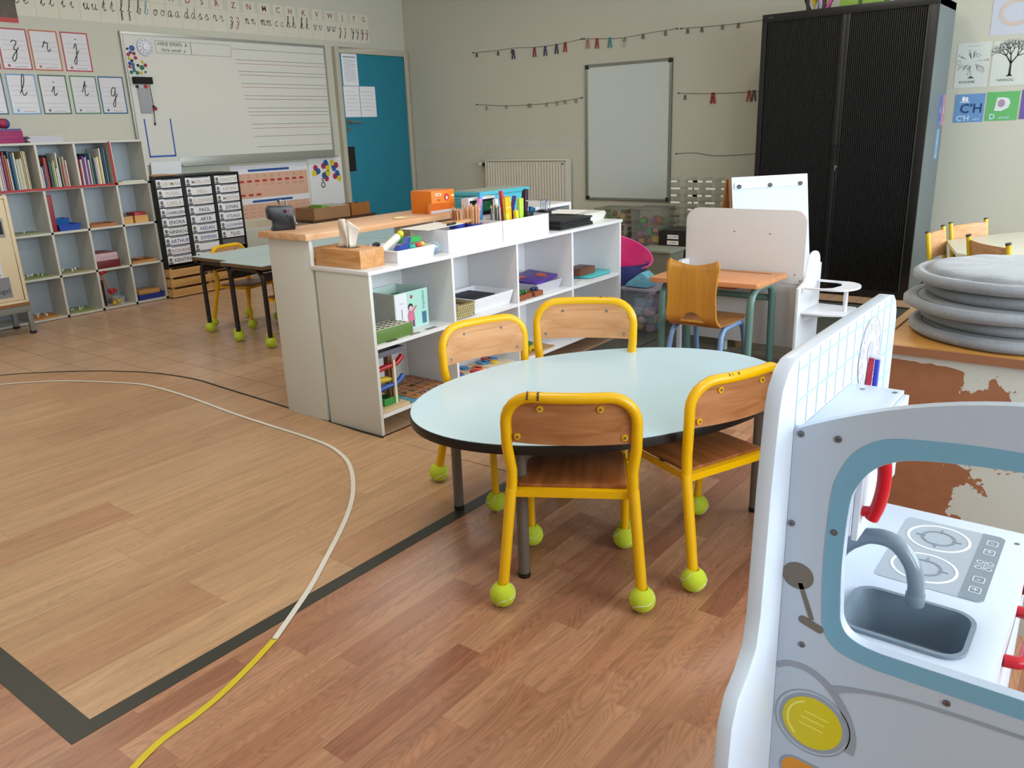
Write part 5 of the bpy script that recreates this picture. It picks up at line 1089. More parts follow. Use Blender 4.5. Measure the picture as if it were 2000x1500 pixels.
def yellow_chair(label, group):
    t = thing('school_chair', label, 'chair', (0, 0, 0), group=group)
    rw, fw, dep, sh, hw, so, bh, bw, bo, r = 0.182, 0.139, 0.329, 0.300, 0.1575, 0.072, 0.5685, 0.165, 0.052, 0.0146
    for s in (-1, 1):
        lg = part(t, 'leg', MB().tube([(s*rw, 0, 0.035), (s*(hw+0.001), so-0.008, sh+0.01)], r, 12), YEL, local=True)
        part(lg, 'tennis_ball', tball(MB(), (s*rw, -0.002, 0.0345), 0.0345, rot=s*1.3+0.4), [TBM, TBS], local=True)
        lg = part(t, 'leg', MB().tube([(s*fw, dep, 0.035), (s*fw, dep-0.012, sh-0.012)], 0.0115, 12), YEL, local=True)
        part(lg, 'tennis_ball', tball(MB(), (s*fw, dep, 0.0345), 0.0345, rot=s*0.7+2.0), [TBM, TBS], local=True)
    # bent back tube
    def bow(x): return bo-0.024*(1-(x/bw)**2)
    pts = [(-hw, so-0.008, sh), (-hw+0.002, so-0.004, sh+0.06), (-bw+0.001, bo+0.004, bh-0.14), (-bw, bo+0.001, bh-0.072)]
    for i in range(6):
        a = math.radians(180-15*(i+1)); x = -bw+0.072+0.072*math.cos(a); pts.append((x, bow(x)+0.001, bh-0.072+0.072*math.sin(a)))
    for i in range(1, 8):
        x = -bw+0.072+(2*bw-0.144)*i/8; pts.append((x, bow(x), bh))
    pts += [(-p[0], p[1], p[2]) for p in pts[:10][::-1]]
    part(t, 'back_tube', MB().tube(pts, r, 12), YEL, local=True)
    # curved plywood back with rounded top corners
    pl = MB(); n = 24; hw2 = bw-0.010; A, B = [], []
    for i in range(n+1):
        x = -hw2+2*hw2*i/n; q = max(0, abs(x)-(hw2-0.062))/0.062; top = bh-0.008-0.062*(1-math.sqrt(max(0, 1-q*q))); bot = bh-0.126
        yb = bow(x)+0.006; A.append((x, yb, top, bot))
    vs = []
    for x, yb, top, bot in A:
        for k in range(5):
            z_ = bot+(top-bot)*k/4; vs += [(x, yb, z_), (x, yb+0.008, z_)]
    fs = []
    w = 10
    fr0 = []
    for i in range(n):
        for k in range(4):
            a = i*w+2*k; fr0.append((a, a+2, a+w+2, a+w)); fs.append((a+1, a+w+1, a+w+3, a+3))
        a = i*w; fs += [(a, a+w, a+w+1, a+1), (a+8, a+9, a+w+9, a+w+8)]
    for k in range(4):
        fs += [(2*k, 2*k+1, 2*k+3, 2*k+2), (n*w+2*k, n*w+2*k+2, n*w+2*k+3, n*w+2*k+1)]
    pl.add(vs, fs); pl.add(vs, fr0, 1); part(t, 'backrest', pl, [BEECH, wood('#B67D50', '#9E6236', 0, 22, 0.4)], local=True, ang=60)
    for x, z_ in ((-0.075, bh-0.030), (0.075, bh-0.030), (-hw2+0.020, bh-0.108), (hw2-0.020, bh-0.108)):
        y_ = bow(x)
        bk = part(t, 'bracket', MB().cyl((x, y_+0.001, z_), (x, y_+0.0065, z_), 0.0085, 14), YEL, local=True)
        part(bk, 'rivet', MB().cyl((x, y_-0.001, z_), (x, y_+0.002, z_), 0.0038, 10).cyl((x, y_+0.013, z_), (x, y_+0.0165, z_), 0.0045, 10), STEEL, local=True)
    # seat frame of flat bar and plywood seat
    y0_, y1_ = so-0.004, dep-0.004
    fr_ = MB().box(-hw, hw, y0_-0.003, y0_+0.003, sh-0.016, sh+0.004).box(-hw, hw, y0_+0.003, y0_+0.018, sh+0.001, sh+0.004)
    for s in (-1, 1):
        fr_.obox((s*(hw-0.003), y0_, sh-0.014), (0.005*-s, 0, 0), (s*(fw-hw+0.003), y1_-y0_, 0), (0, 0, 0.018))
    fr_.box(-fw, fw, y1_-0.005, y1_, sh-0.014, sh+0.002)
    part(t, 'seat_frame', fr_, YEL, local=True)
    q = [(-hw+0.016, so+0.012), (hw-0.016, so+0.012), (fw-0.008, y1_-0.012), (fw-0.022, y1_+0.004), (-fw+0.022, y1_+0.004), (-fw+0.008, y1_-0.012)]
    part(t, 'seat', MB().prism(q, (0, 0, sh+0.0045), XV, YV, (0, 0, 0.009)), BEECHD, local=True, bevel=0.002)
    return t
GC = 'yellow chairs round the oval table'
ch = yellow_chair('yellow-framed school chair in front of the oval table, its back to the camera', GC)
ch.location = (-1.028, 1.546, 0); ch.rotation_euler = (0, 0, 0.523)
chB = dup(ch, (-0.735, 1.966, 0), 1.185, 'yellow-framed school chair on the right of the oval table, next to the toy kitchen', GC)
dup(ch, (-1.805, 2.13, 0), -1.93, 'yellow-framed school chair on the left of the oval table, before the shelf unit', GC)
chD = dup(ch, (-1.572, 2.482, 0), math.radians(209), 'yellow-framed school chair at the far side of the table, in front of the desk', GC, scale=1.055)
chip = flat('#4A2416', 0.6)
for k, (u, w) in enumerate(((-0.105, 0.007), (-0.078, 0.009))):
    x = u; c_ = Vector((x, 0.052-0.024*(1-(x/0.166)**2), 0.5685))
    pp = [c_+Vector((0, -0.0150*math.cos(a), 0.0150*math.sin(a))) for a in [math.radians(q) for q in range(-10, 110, 10)]]
    L = [p+Vector((-w/2*(0.5+0.5*math.sin(i*1.9+k)), 0, 0)) for i, p in enumerate(pp)]; R = [p+Vector((w/2*(0.6+0.4*math.cos(i*2.3)), 0, 0)) for i, p in enumerate(pp)]
    m_ = MB().add(L+R, [(i, i+1, len(L)+i+1, len(L)+i) for i in range(len(L)-1)])
    part(ch, 'worn_patch', m_, chip, local=True)

for q_, lst in ((chB, ((-0.060, 0.006), (-0.030, 0.008), (-0.050, 0.003))), (chD, ((-0.075, 0.006), (-0.055, 0.014)))):
    for u, w in lst:
        c_ = Vector((u, 0.052-0.024*(1-(u/0.165)**2), 0.5685)); a0_ = 35 if q_ is chB else 10
        pp = [c_+Vector((0, -0.0149*math.cos(a), 0.0149*math.sin(a))) for a in [math.radians(v) for v in range(a0_, a0_+(34 if q_ is chB else 110), 8)]]
        L = [p+Vector((-w/2*(0.5+0.5*math.sin(i*1.9)), 0, 0)) for i, p in enumerate(pp)]; R = [p+Vector((w/2*(0.6+0.4*math.cos(i*2.3)), 0, 0)) for i, p in enumerate(pp)]
        part(q_, 'worn_patch', MB().add(L+R, [(i, i+1, len(L)+i+1, len(L)+i) for i in range(len(L)-1)]), chip, local=True)
# second kind of yellow chair, at the light blue desks
def tube_chair(label, loc, rz, s=1.0, group=None, caps=True):
    t = thing('tube_chair', label, 'chair', loc, rz, group); t.scale = (s,)*3
    Y2 = flat('#D9B420', 0.3); bh, hw = 0.60, 0.160
    for sx in (-1, 1):
        tp = bendpath([(sx*0.175, -0.02, 0.03), (sx*0.150, 0.05, 0.28), (sx*hw, 0.0, bh)], 0.05)
        part(t, 'back_post', MB().tube(tp, 0.012, 10), Y2, local=True)
        if caps: part(t, 'cap', MB().cyl((sx*hw, -0.0, bh-0.002), (sx*hw, -0.002, bh+0.006), 0.0128, 10), flat('#3E3A30', 0.5), local=True)
        part(t, 'leg', MB().tube(bendpath([(sx*0.150, 0.05, 0.285), (sx*0.150, 0.24, 0.285), (sx*0.150, 0.31, 0.03)], 0.05), 0.012, 10), Y2, local=True)
        for yy in (-0.02, 0.31): part(t, 'tennis_ball' if not caps else 'foot', tball(MB(), (sx*(0.175 if yy < 0 else 0.15), yy, 0.0335), 0.0335, rot=yy*7) if not caps else MB().cyl((sx*(0.175 if yy < 0 else 0.15), yy, 0), (sx*(0.175 if yy < 0 else 0.15), yy, 0.035), 0.014), [TBM, TBS] if not caps else BLACKP, local=True)
    n = 10; b = MB(); vs = []
    for i in range(n+1):
        x = -hw+0.008+2*(hw-0.008)*i/n; y = 0.012-0.028*(1-(x/hw)**2)
        vs += [(x, y+0.018, bh-0.155), (x, y+0.025, bh-0.155), (x, y-0.004, bh-0.018), (x, y+0.004, bh-0.018)]
    fs = []
    for i in range(n):
        a = 4*i; fs += [(a, a+4, a+6, a+2), (a+1, a+3, a+7, a+5), (a, a+1, a+5, a+4), (a+2, a+6, a+7, a+3)]
    fs += [(0, 2, 3, 1), (4*n, 4*n+1, 4*n+3, 4*n+2)]
    part(t, 'backrest', b.add(vs, fs), wood('#D8A678', '#C08A58', 0, 24, 0.4), local=True)
    part(t, 'seat', MB().box(-0.16, 0.16, 0.03, 0.30, 0.298, 0.308), BEECHD, local=True, bevel=0.004)
    return t
dup(ch, (-4.915, 3.185, 0), math.radians(-78), 'yellow chair at the left end of the light blue desks', 'yellow chairs at the blue desks', scale=0.92)
dup(ch, (-3.855, 3.07, 0), math.radians(90), 'yellow chair tucked between the light blue desks and the wooden-topped counter', 'yellow chairs at the blue desks', scale=0.92)
GR = 'yellow chairs round the cream table'
tube_chair('yellow chair with black post caps at the left end of the cream table', (-0.883, 5.00, 0), math.radians(-93), 1.0, GR)
tube_chair('yellow chair with black post caps behind the cream table', (-0.795, 5.462, 0), math.radians(-115.5), 1.0, GR)
tube_chair('yellow chair with black post caps between the cream table and cushions', (-0.563, 4.50, 0), math.radians(-51.7), 1.03, GR)
t = thing('cream_table', 'cream-topped table behind the stack of grey cushions', 'table', (-0.3, 5.2, 0))
ctp = [(-0.852, 5.18), (-0.721, 4.70), (-0.665, 4.66), (-0.43, 4.46), (0.1, 4.55), (0.3, 5.2), (0.1, 5.80), (-0.45, 5.85), (-0.62, 5.60)]
part(t, 'table_top', MB().prism(ctp, (0, 0, 0.498), XV, YV, (0, 0, 0.022)), flat('#DAD8C6', 0.35), bevel=0.003)
for x_, y_ in ((-0.77, 5.18), (-0.63, 4.78), (0.0, 4.85), (0.0, 5.6), (-0.55, 5.62)): part(t, 'leg', MB().box(x_-0.035, x_+0.035, y_-0.02, y_+0.02, 0, 0.498), flat('#1B1718', 0.4), bevel=0.004)

# ================================================================== back wall
RAD = flat('#D9D5C8', 0.4)
t = thing('radiator', 'cream ribbed panel radiator on the back wall behind the shelf unit', 'radiator', (-4.85, 6.56, 0.35))
part(t, 'back_plate', MB().box(-5.33, -4.36, 6.60, 6.63, 0.36, 0.915), RAD, bevel=0.003)
rb = MB()
for i in range(29):
    x_ = -5.315+0.0333*i; rb.add([(x_, 6.585, 0.39), (x_+0.024, 6.585, 0.39), (x_+0.018, 6.566, 0.40), (x_+0.006, 6.566, 0.40), (x_, 6.585, 0.905), (x_+0.024, 6.585, 0.905), (x_+0.018, 6.566, 0.895), (x_+0.006, 6.566, 0.895)], [(0, 1, 2, 3), (4, 7, 6, 5), (0, 3, 7, 4), (1, 5, 6, 2), (3, 2, 6, 7)])
part(t, 'front_ribs', rb.box(-5.33, -4.36, 6.585, 6.60, 0.37, 0.91), RAD, ang=50)
part(t, 'top_grille', MB().box(-5.335, -4.355, 6.565, 6.635, 0.915, 0.930), RAD, bevel=0.002)
part(t, 'side_cover', MB().box(-4.36, -4.350, 6.565, 6.635, 0.37, 0.915), RAD); part(t, 'side_cover', MB().box(-5.34, -5.331, 6.565, 6.635, 0.37, 0.915), RAD)
part(t, 'valve', MB().cyl((-5.38, 6.60, 0.880), (-5.34, 6.60, 0.880), 0.014).cyl((-5.395, 6.60, 0.882), (-5.375, 6.60, 0.882), 0.020), flat('#2A2A2A', 0.4))
part(t, 'valve_knob', MB().cyl((-5.44, 6.60, 0.882), (-5.395, 6.60, 0.882), 0.020), RAD, bevel=0.004)
part(t, 'bleed_screw', MB().cyl((-4.40, 6.560, 0.885), (-4.40, 6.568, 0.885), 0.008), STEEL)
t = thing('pipe', 'thin black pipe rising to the radiator valve', 'pipe', (-5.37, 6.61, 0)); part(t, 'pipe', MB().tube([(-5.36, 6.60, 0.0), (-5.36, 6.60, 0.87)], 0.008, 8), flat('#2A2A28', 0.5))
Y = YB
t = thing('whiteboard', 'upright white magnetic board with black corners on the back wall', 'whiteboard', (-3.75, Y, 0.555))
bx0_, bx1_, bz0, bz1 = -4.183, -3.323, 0.556, 1.738
part(t, 'board', MB().box(bx0_+0.01, bx1_-0.01, Y-0.012, Y, bz0+0.01, bz1-0.01), flat('#C9D2D0', 0.2))
fr_ = MB()
for q in ((bx0_, bx0_+0.022, bz0, bz1), (bx1_-0.022, bx1_, bz0, bz1), (bx0_, bx1_, bz0, bz0+0.022), (bx0_, bx1_, bz1-0.022, bz1)): fr_.box(q[0], q[1], Y-0.020, Y, q[2], q[3])
part(t, 'frame', fr_, flat('#8A8C84', 0.35, metal=0.4), bevel=0.003)
for a in (bx0_, bx1_-0.034):
    for b in (bz0, bz1-0.034): part(t, 'corner_cap', MB().box(a-0.001, a+0.035, Y-0.023, Y, b-0.001, b+0.035), BLACKP, bevel=0.005)
# strings with pegs
STR = flat('#6A6250', 0.7)
def string(pts, label):
    P = smoothpath([(x, Y-0.006, z_) for x, z_ in pts], 5); t = thing('string', label, 'string', tuple(P[0]))
    part(t, 'cord', MB().tube(P, 0.0020, 5), STR)
    for p in (P[0], P[-1]): part(t, 'nail', MB().cyl((p.x, Y-0.012, p.z), (p.x, Y, p.z), 0.006, 8), BLACKP)
string([(-5.493, 1.948), (-5.2, 1.945), (-4.98, 1.950), (-4.7, 1.935), (-4.42, 1.945), (-4.225, 1.962)], 'peg string on the back wall, top row, left length')
string([(-4.20, 1.962), (-4.0, 1.945), (-3.8, 1.935), (-3.55, 1.950), (-3.291, 1.960)], 'peg string on the back wall, top row, middle length')
string([(-3.255, 1.957), (-3.0, 1.950), (-2.7, 1.948), (-2.35, 1.962)], 'peg string on the back wall, top row, right length to the cupboard')
string([(-5.477, 1.464), (-5.2, 1.440), (-4.976, 1.432), (-4.6, 1.435), (-4.23, 1.465)], 'peg string left of the upright whiteboard, second row')
string([(-3.263, 1.453), (-3.0, 1.437), (-2.7, 1.430), (-2.35, 1.435)], 'peg string right of the upright whiteboard, second row')
string([(-3.268, 0.961), (-3.1, 0.966), (-2.901, 0.940), (-2.557, 0.953), (-2.35, 0.955)], 'bare string low on the wall between whiteboard and cupboard')
def peg(x, z_, c_, big, label, g):
    t = thing('clothes_peg', label, 'clothes peg', (x, Y-0.012, z_), group=g)
    k = 1.0 if big else 0.45; sp = 0.012*k
    for s in (-1, 1):
        part(t, 'jaw', MB().obox((x+s*0.004-0.004*k, Y-0.013, z_+0.012*k), (0.008*k, 0, 0), (0, 0.008, 0), (s*sp, 0, -0.085*k)), flat(c_, 0.4))
    part(t, 'spring', MB().cyl((x-0.008*k, Y-0.014, z_-0.012*k), (x+0.008*k, Y-0.014, z_-0.012*k), 0.003), STEEL)
TOPP = [(-5.448, 1.936, '#4A443A', 0, 'tiny brown'), (-5.179, 1.930, '#4A443A', 0, 'tiny brown'), (-5.01, 1.935, '#35304A', 0, 'tiny dark'), (-4.995, 1.925, '#2E2A55', 1, 'navy'), (-4.747, 1.925, '#8E2232', 1, 'red'), (-4.624, 1.925, '#3A3670', 1, 'blue-violet'),
        (-4.498, 1.932, '#34345A', 1, 'dark blue'), (-4.402, 1.940, '#9E1E2A', 1, 'red'), (-4.160, 1.950, '#B07A6A', 1, 'pink-brown'), (-4.064, 1.943, '#A01A2A', 1, 'red'), (-3.933, 1.938, '#2A8A9A', 1, 'turquoise'), (-3.790, 1.930, '#C9C2B4', 1, 'white'), (-3.785, 1.935, '#5A544A', 0, 'tiny brown'),
        (-3.606, 1.940, '#6A3030', 0, 'small dark red'), (-3.394, 1.946, '#5A544A', 0, 'tiny brown'), (-3.194, 1.945, '#3A352C', 0, 'tiny black-brown'), (-3.068, 1.942, '#3A352C', 0, 'tiny black-brown'), (-2.892, 1.944, '#5A544A', 0, 'tiny brown'), (-2.76, 1.945, '#6A2A2A', 0, 'small dark red')]
for i, (x, z_, c_, b, n_) in enumerate(TOPP): peg(x, z_, c_, b, '%s peg on the top string of the back wall, %s from the left' % (n_, ORD[i]), 'pegs on the top string')
for i, x in enumerate((-5.35, -5.10, -4.83, -4.81, -4.62, -4.50, -4.41, -4.29)): peg(x, 1.437+0.010*max(0, i-4)*0.6, '#9A937F', 0, 'tiny pale peg on the second string left of the board, %s along' % ORD[i], 'pegs on the second string')
for x, c_, b, n_ in ((-3.201, '#6A3030', 0, 'small dark red peg right of the upright whiteboard'), (-2.948, '#A81A28', 1, 'red peg midway between the upright whiteboard and the cupboard'), (-2.955, '#8E1622', 1, 'dark red peg overlapping the red one midway along the right string'), (-2.645, '#A81A28', 1, 'red peg beside the left edge of the black cupboard'), (-2.605, '#4A2A55', 1, 'purple peg beside the left edge of the black cupboard')):
    peg(x, 1.430, c_, b, n_, 'pegs on the right string')
t = thing('number_strip', 'long white number strip along the back wall above the radiator', 'number strip', (-5.2, Y, 1.04))
part(t, 'strip', MB().obox((-6.32, Y-0.0015, 1.078), (2.12, 0, -0.034), (0, 0.0014, 0), (0, 0, 0.026)), flat('#C9C8C2', 0.5))
nt_ = MB()
for i in range(46): nt_.text(str(i), 0.022, (-6.29+0.0463*i, Y-0.0022, 1.0905-0.00074*i), XV, ZV)
part(t, 'figures', nt_, flat('#7B7A84', 0.6))

# ------------------------------------------------------------------ black tambour cupboard
CK = flat('#0B0C0D', 0.42); CKS = flat('#5F686A', 0.5, var=0.04)
cx0, cx1, cy0, cy1, ch_ = -2.300, -1.180, 5.953, 6.47, 1.905
t = thing('tambour_cupboard', 'tall black cupboard with ribbed sliding doors on the back wall', 'cupboard', ((cx0+cx1)/2, (cy0+cy1)/2, 0))
part(t, 'side_panel', MB().box(cx1-0.018, cx1, cy0+0.02, cy1, 0, ch_), CKS, label='grey side panel'); part(t, 'side_panel', MB().box(cx0, cx0+0.018, cy0+0.02, cy1, 0, ch_), CKS)
part(t, 'top', MB().box(cx0, cx1, cy0, cy1, ch_-0.05, ch_), CK, bevel=0.002); part(t, 'base', MB().box(cx0, cx1, cy0, cy1, 0, 0.05), CK)
part(t, 'back_panel', MB().box(cx0+0.018, cx1-0.018, cy1-0.01, cy1, 0.05, ch_-0.05), CK)
for a, b in ((cx0, cx0+0.035), (cx1-0.055, cx1)): part(t, 'front_post', MB().box(a, b, cy0, cy0+0.02, 0.05, ch_-0.05), CK, bevel=0.001)
mid = cx0+0.60*(cx1-cx0)-0.1
mid = -1.735
for a, b in ((cx0+0.037, mid-0.028), (mid+0.028, cx1-0.057)):
    m_ = MB(); n = int((b-a)/0.0125)
    for i in range(n):
        q = a+(b-a)*i/n; w = (b-a)/n
        m_.add([(q, cy0+0.016, 0.05), (q+w*0.25, cy0+0.010, 0.05), (q+w*0.75, cy0+0.010, 0.05), (q+w, cy0+0.016, 0.05), (q, cy0+0.016, ch_-0.05), (q+w*0.25, cy0+0.010, ch_-0.05), (q+w*0.75, cy0+0.010, ch_-0.05), (q+w, cy0+0.016, ch_-0.05)],
               [(0, 1, 5, 4), (1, 2, 6, 5), (2, 3, 7, 6)])
    part(t, 'tambour_door', m_, CK, ang=20)
for a in (mid-0.027, mid+0.001):
    st_ = part(t, 'door_stile', MB().box(a, a+0.026, cy0+0.004, cy0+0.018, 0.05, ch_-0.05), CK, bevel=0.0015)
    part(st_, 'handle', MB().prism(rrect(a+0.005, a+0.021, 0.93, 1.03, 0.003), (0, cy0+0.004, 0), XV, ZV, (0, -0.006, 0)), flat('#050506', 0.25))
part(t, 'edge_strip', MB().box(mid-0.002, mid+0.0005, cy0+0.003, cy0+0.006, 0.05, ch_-0.05), flat('#3E4344', 0.4))
part(t, 'edge_strip', MB().box(cx1-0.060, cx1-0.056, cy0+0.006, cy0+0.012, 0.05, ch_-0.05), flat('#5E6466', 0.4))
part(t, 'lock', MB().cyl((mid+0.012, cy0+0.004, 0.885), (mid+0.012, cy0-0.004, 0.885), 0.009), STEEL); part(t, 'key', MB().box(mid+0.009, mid+0.014, cy0-0.02, cy0-0.004, 0.86, 0.89), STEEL)
part(t, 'plate_mark', MB().box(cx0+0.045, cx0+0.075, cy0-0.0008, cy0-0.0001, ch_-0.026, ch_-0.020), flat('#4A4E50', 0.4))
for i, (y_, z0_, z1_, c_, lab) in enumerate(((6.335, 1.13, 1.33, '#4A5A9C', 'blue-violet letter card on the grey side of the cupboard'), (6.435, 1.13, 1.33, '#A8707A', 'pink letter card on the grey side of the cupboard'), (6.345, 0.915, 1.11, '#5F8FB8', 'light blue letter card below the others on the cupboard side'))):
    tt = thing('letter_poster', lab, 'poster', (cx1, y_, z0_))
    part(tt, 'card', MB().box(cx1, cx1+0.001, y_-0.045, y_+0.045, z0_, z1_), flat(c_, 0.35))
    part(tt, 'lettering', MB().text('AB'[i % 2] if i < 2 else 'F', 0.06, (cx1+0.0018, y_, (z0_+z1_)/2), YV, ZV).text('Aabc', 0.02, (cx1+0.0018, y_, z0_+0.02), YV, ZV), flat('#D0D6E8', 0.5))
# things on top of the cupboard
t = thing('decor_bag', 'clear bag of yellow, pink and black ribbons on top of the cupboard', 'bag', (-1.98, 6.1, ch_))
g = random.Random(12)
for i in range(16):
    a0 = g.random()*6.28; p0 = Vector((-2.03+0.14*g.random(), 6.04+0.1*g.random(), ch_+0.005)); p1 = p0+Vector((0.05*math.cos(a0), 0.03*math.sin(a0), 0.09+0.08*g.random()))
    part(t, 'ribbon', MB().tube([p0, (p0+p1)/2+Vector((0.02*math.sin(i), 0, 0)), p1], 0.012, 6), flat(('#D8B81E', '#1E1A22', '#B8508E', '#9A9CA8', '#3A2A30')[i % 5], 0.5))
t = thing('green_cushion', 'green woven basket on top of the cupboard near its middle', 'basket', (-1.66, 6.1, ch_))
part(t, 'weave', MB().box(-1.80, -1.52, 6.0, 6.25, ch_+0.0005, ch_+0.11), flat('#7FA043', 0.7, var=0.4, vscale=70), bevel=0.012)
part(t, 'tie', MB().box(-1.675, -1.655, 5.996, 6.254, ch_+0.0005, ch_+0.113), flat('#2F4A22', 0.6))
one('paper_stack', MB().box(-1.48, -1.26, 6.0, 6.2, ch_+0.0005, ch_+0.03), flat('#C9CCD6', 0.5), 'pale stack of paper on top of the cupboard at its right', 'paper')
# posters on the wall right of the cupboard
def lposter(x0_, x1_, z0_, z1_, c_, nm, main, sub, label, inkc):
    t = thing('letter_poster', label, 'poster', ((x0_+x1_)/2, Y, z0_))
    part(t, 'card', MB().box(x0_, x1_, Y-0.0015, Y, z0_, z1_), flat(c_, 0.4))
    if main: part(t, 'lettering', MB().text(main, 0.085, ((x0_+x1_)/2+0.012, Y-0.0022, (z0_+z1_)/2-0.005), XV, ZV, bold=0.02), flat(inkc, 0.5))
    part(t, 'caption', MB().text(sub[0], 0.05, (x0_+0.035+0.008*len(sub[0]), Y-0.0022, z0_+0.026), XV, ZV, bold=0.02).text(sub[1], 0.026, (x0_+0.10+0.014*len(sub[0]), Y-0.0022, z0_+0.02), XV, ZV), flat('#C4DCF0', 0.5))
    return t
tt = lposter(-1.150, -0.965, 1.145, 1.332, '#6A94C4', 'blue', 'C’H', ("C’H", 'oeri'), 'blue letter poster reading C’H on the wall right of the cupboard', '#1F3F6A')
part(tt, 'drawing', MB().prism(circ(-1.098, 1.300, 0.010, 12, 0.017), (0, Y-0.0018, 0), XV, ZV, (0, -0.0006, 0)).prism(circ(-1.078, 1.298, 0.009, 12, 0.015), (0, Y-0.0018, 0), XV, ZV, (0, -0.0006, 0)).box(-1.12, -1.06, Y-0.0024, Y-0.0018, 1.278, 1.283), flat('#E8EEF4', 0.5))
tt = lposter(-0.955, -0.762, 1.150, 1.337, '#63B06A', 'green', None, ('D', 'añvad'), 'green letter poster with a big white D right of the blue one', '#FFFFFF')
part(tt, 'drawing', MB().prism([(-0.905, 1.215), (-0.86, 1.212), (-0.822, 1.232), (-0.812, 1.265), (-0.825, 1.292), (-0.85, 1.30), (-0.893, 1.30)], (0, Y-0.0018, 0), XV, ZV, (0, -0.0006, 0)), flat('#D5DADC', 0.5))
part(tt, 'sheep_drawing', MB().prism(circ(-0.865, 1.262, 0.022, 12, 0.026), (0, Y-0.0026, 0), XV, ZV, (0, -0.0006, 0)), flat('#A88E9E', 0.5))
lposter(-0.752, -0.56, 1.155, 1.342, '#6A5AA0', 'violet', None, ('E', 'ol'), 'violet letter poster at the right edge of the photo', '#FFFFFF')
def treepic(x0_, x1_, z0_, z1_, nm, dark, label, seed):
    t = thing('tree_drawing', label, 'drawing', ((x0_+x1_)/2, Y, z0_)); cx = (x0_+x1_)/2; g = random.Random(seed)
    part(t, 'paper', MB().box(x0_, x1_, Y-0.0015, Y, z0_, z1_), flat('#CBD0CB', 0.55))
    m_ = MB()
    def br(x, z_, a, l, w, d):
        x2, z2 = x+l*math.cos(a), z_+l*math.sin(a)
        L, R = band([(x, z_), (x2, z2)], [w, w*0.65]); m_.prism(L+R[::-1], (0, Y-0.0018, 0), XV, ZV, (0, -0.0006, 0))
        if d: 
            for k in (-1, 1, 0.2)[:3 if d > 2 else 2]: br(x2, z2, a+k*(0.45+0.3*g.random()), l*(0.66+0.1*g.random()), w*0.62, d-1)
    if dark: br(cx, z0_+0.065, math.pi/2, 0.075, 0.016, 5)
    else:
        for k in range(38):
            a = g.random()*6.28; q = 0.02+0.045*g.random(); br(cx+q*1.25*math.cos(a), z0_+0.165+q*math.sin(a), a, 0.018, 0.0025, 1)
    m_.prism([(cx-0.022, z0_+0.058), (cx+0.022, z0_+0.058), (cx, z0_+0.075)], (0, Y-0.0018, 0), XV, ZV, (0, -0.0006, 0))
    part(t, 'ink_tree', m_, flat('#2F332F' if dark else '#4A4F4B', 0.6))
    part(t, 'name', MB().text(nm, 0.024, (cx-0.02, Y-0.0024, z0_+0.035), XV, ZV).text('~~~~~~~~~', 0.016, (cx, Y-0.0024, z1_-0.02), XV, ZV), flat('#3A3E3C', 0.6))
treepic(-1.172, -0.972, 1.375, 1.662, 'ROXANE', False, 'drawing of a bare spreading tree labelled ROXANE, next to the cupboard', 3)
treepic(-0.955, -0.73, 1.375, 1.656, 'NINNOG', True, 'drawing of a tree with a dark trunk labelled NINNOG', 5)
t = thing('child_drawing', 'large pale drawing with a peach circle above the tree drawings', 'drawing', (-0.85, Y, 1.69))
part(t, 'paper', MB().box(-0.99, -0.70, Y-0.0015, Y, 1.695, 2.1), flat('#BFC4D2', 0.5))
part(t, 'ring', MB().ring(circ(-0.85, 1.83, 0.10, 28, 0.085), circ(-0.85, 1.83, 0.075, 28, 0.06), (0, Y-0.0018, 0), XV, ZV, (0, -0.0006, 0)), flat('#C8B8AE', 0.6))

# ================================================================== bins and boxes by the back wall
CLR = glass('clear_plastic', (0.93, 0.95, 0.94), 0.07, rough=0.12, white=0.05)
def clearbox(x0_, x1_, y0_, y1_, z0_, z1_, label, fillc, seed, lid='#B9B9AE', n=26):
    t = thing('storage_box', label, 'storage box', ((x0_+x1_)/2, (y0_+y1_)/2, z0_)); g = random.Random(seed)
    part(t, 'box', MB().open_box(x0_, x1_, y0_, y1_, z0_, z1_, 0.003, flare=0.012), CLR)
    part(t, 'lid', MB().box(x0_-0.005, x1_+0.005, y0_-0.005, y1_+0.005, z1_+0.0005, z1_+0.012), CLR if lid is None else glass('lid_'+lid.strip('#'), tuple(s2l(int(lid[i:i+2], 16)/255) for i in (1, 3, 5)), 0.08, rough=0.2, white=0.35), bevel=0.003)
    s_ = (z1_-z0_)
    for i in range(n):
        r = 0.018+0.014*g.random(); c = (x0_+0.035+(x1_-x0_-0.07)*g.random(), y0_+0.035+(y1_-y0_-0.07)*g.random()*0.7, z0_+r+0.006+(s_*0.72-r)*g.random())
        m_ = MB().ball(c, (r, r*0.8, r*(0.6+0.6*g.random())), 8, 6) if i % 2 else MB().box(c[0]-r, c[0]+r, c[1]-r*0.5, c[1]+r*0.5, c[2]-r*0.6, c[2]+r*0.9)
        part(t, 'toy_piece', m_, flat(fillc[i % len(fillc)], 0.45))
    return t
MIXC = ['#C9A02A', '#A83A4A', '#2A8A7A', '#2A5A9A', '#B87A4A', '#3F9A4A', '#8A5A8A', '#B04A2A']
clearbox(-3.53, -3.17, 6.05, 6.40, 0.0, 0.222, 'lowest grey-green storage box under the clear toy box by the wall', ['#3A4A3A', '#5A5240', '#2A3A34'], 1)
clearbox(-3.40, -3.13, 6.08, 6.36, 0.240, 0.535, 'tall clear box of mixed coloured toys under the upright whiteboard', MIXC, 2, n=40)
clearbox(-3.92, -3.56, 6.05, 6.40, 0.0, 0.230, 'bottom clear box behind the far end of the shelf unit', ['#8A1A4A', '#5A1A3A'], 3)
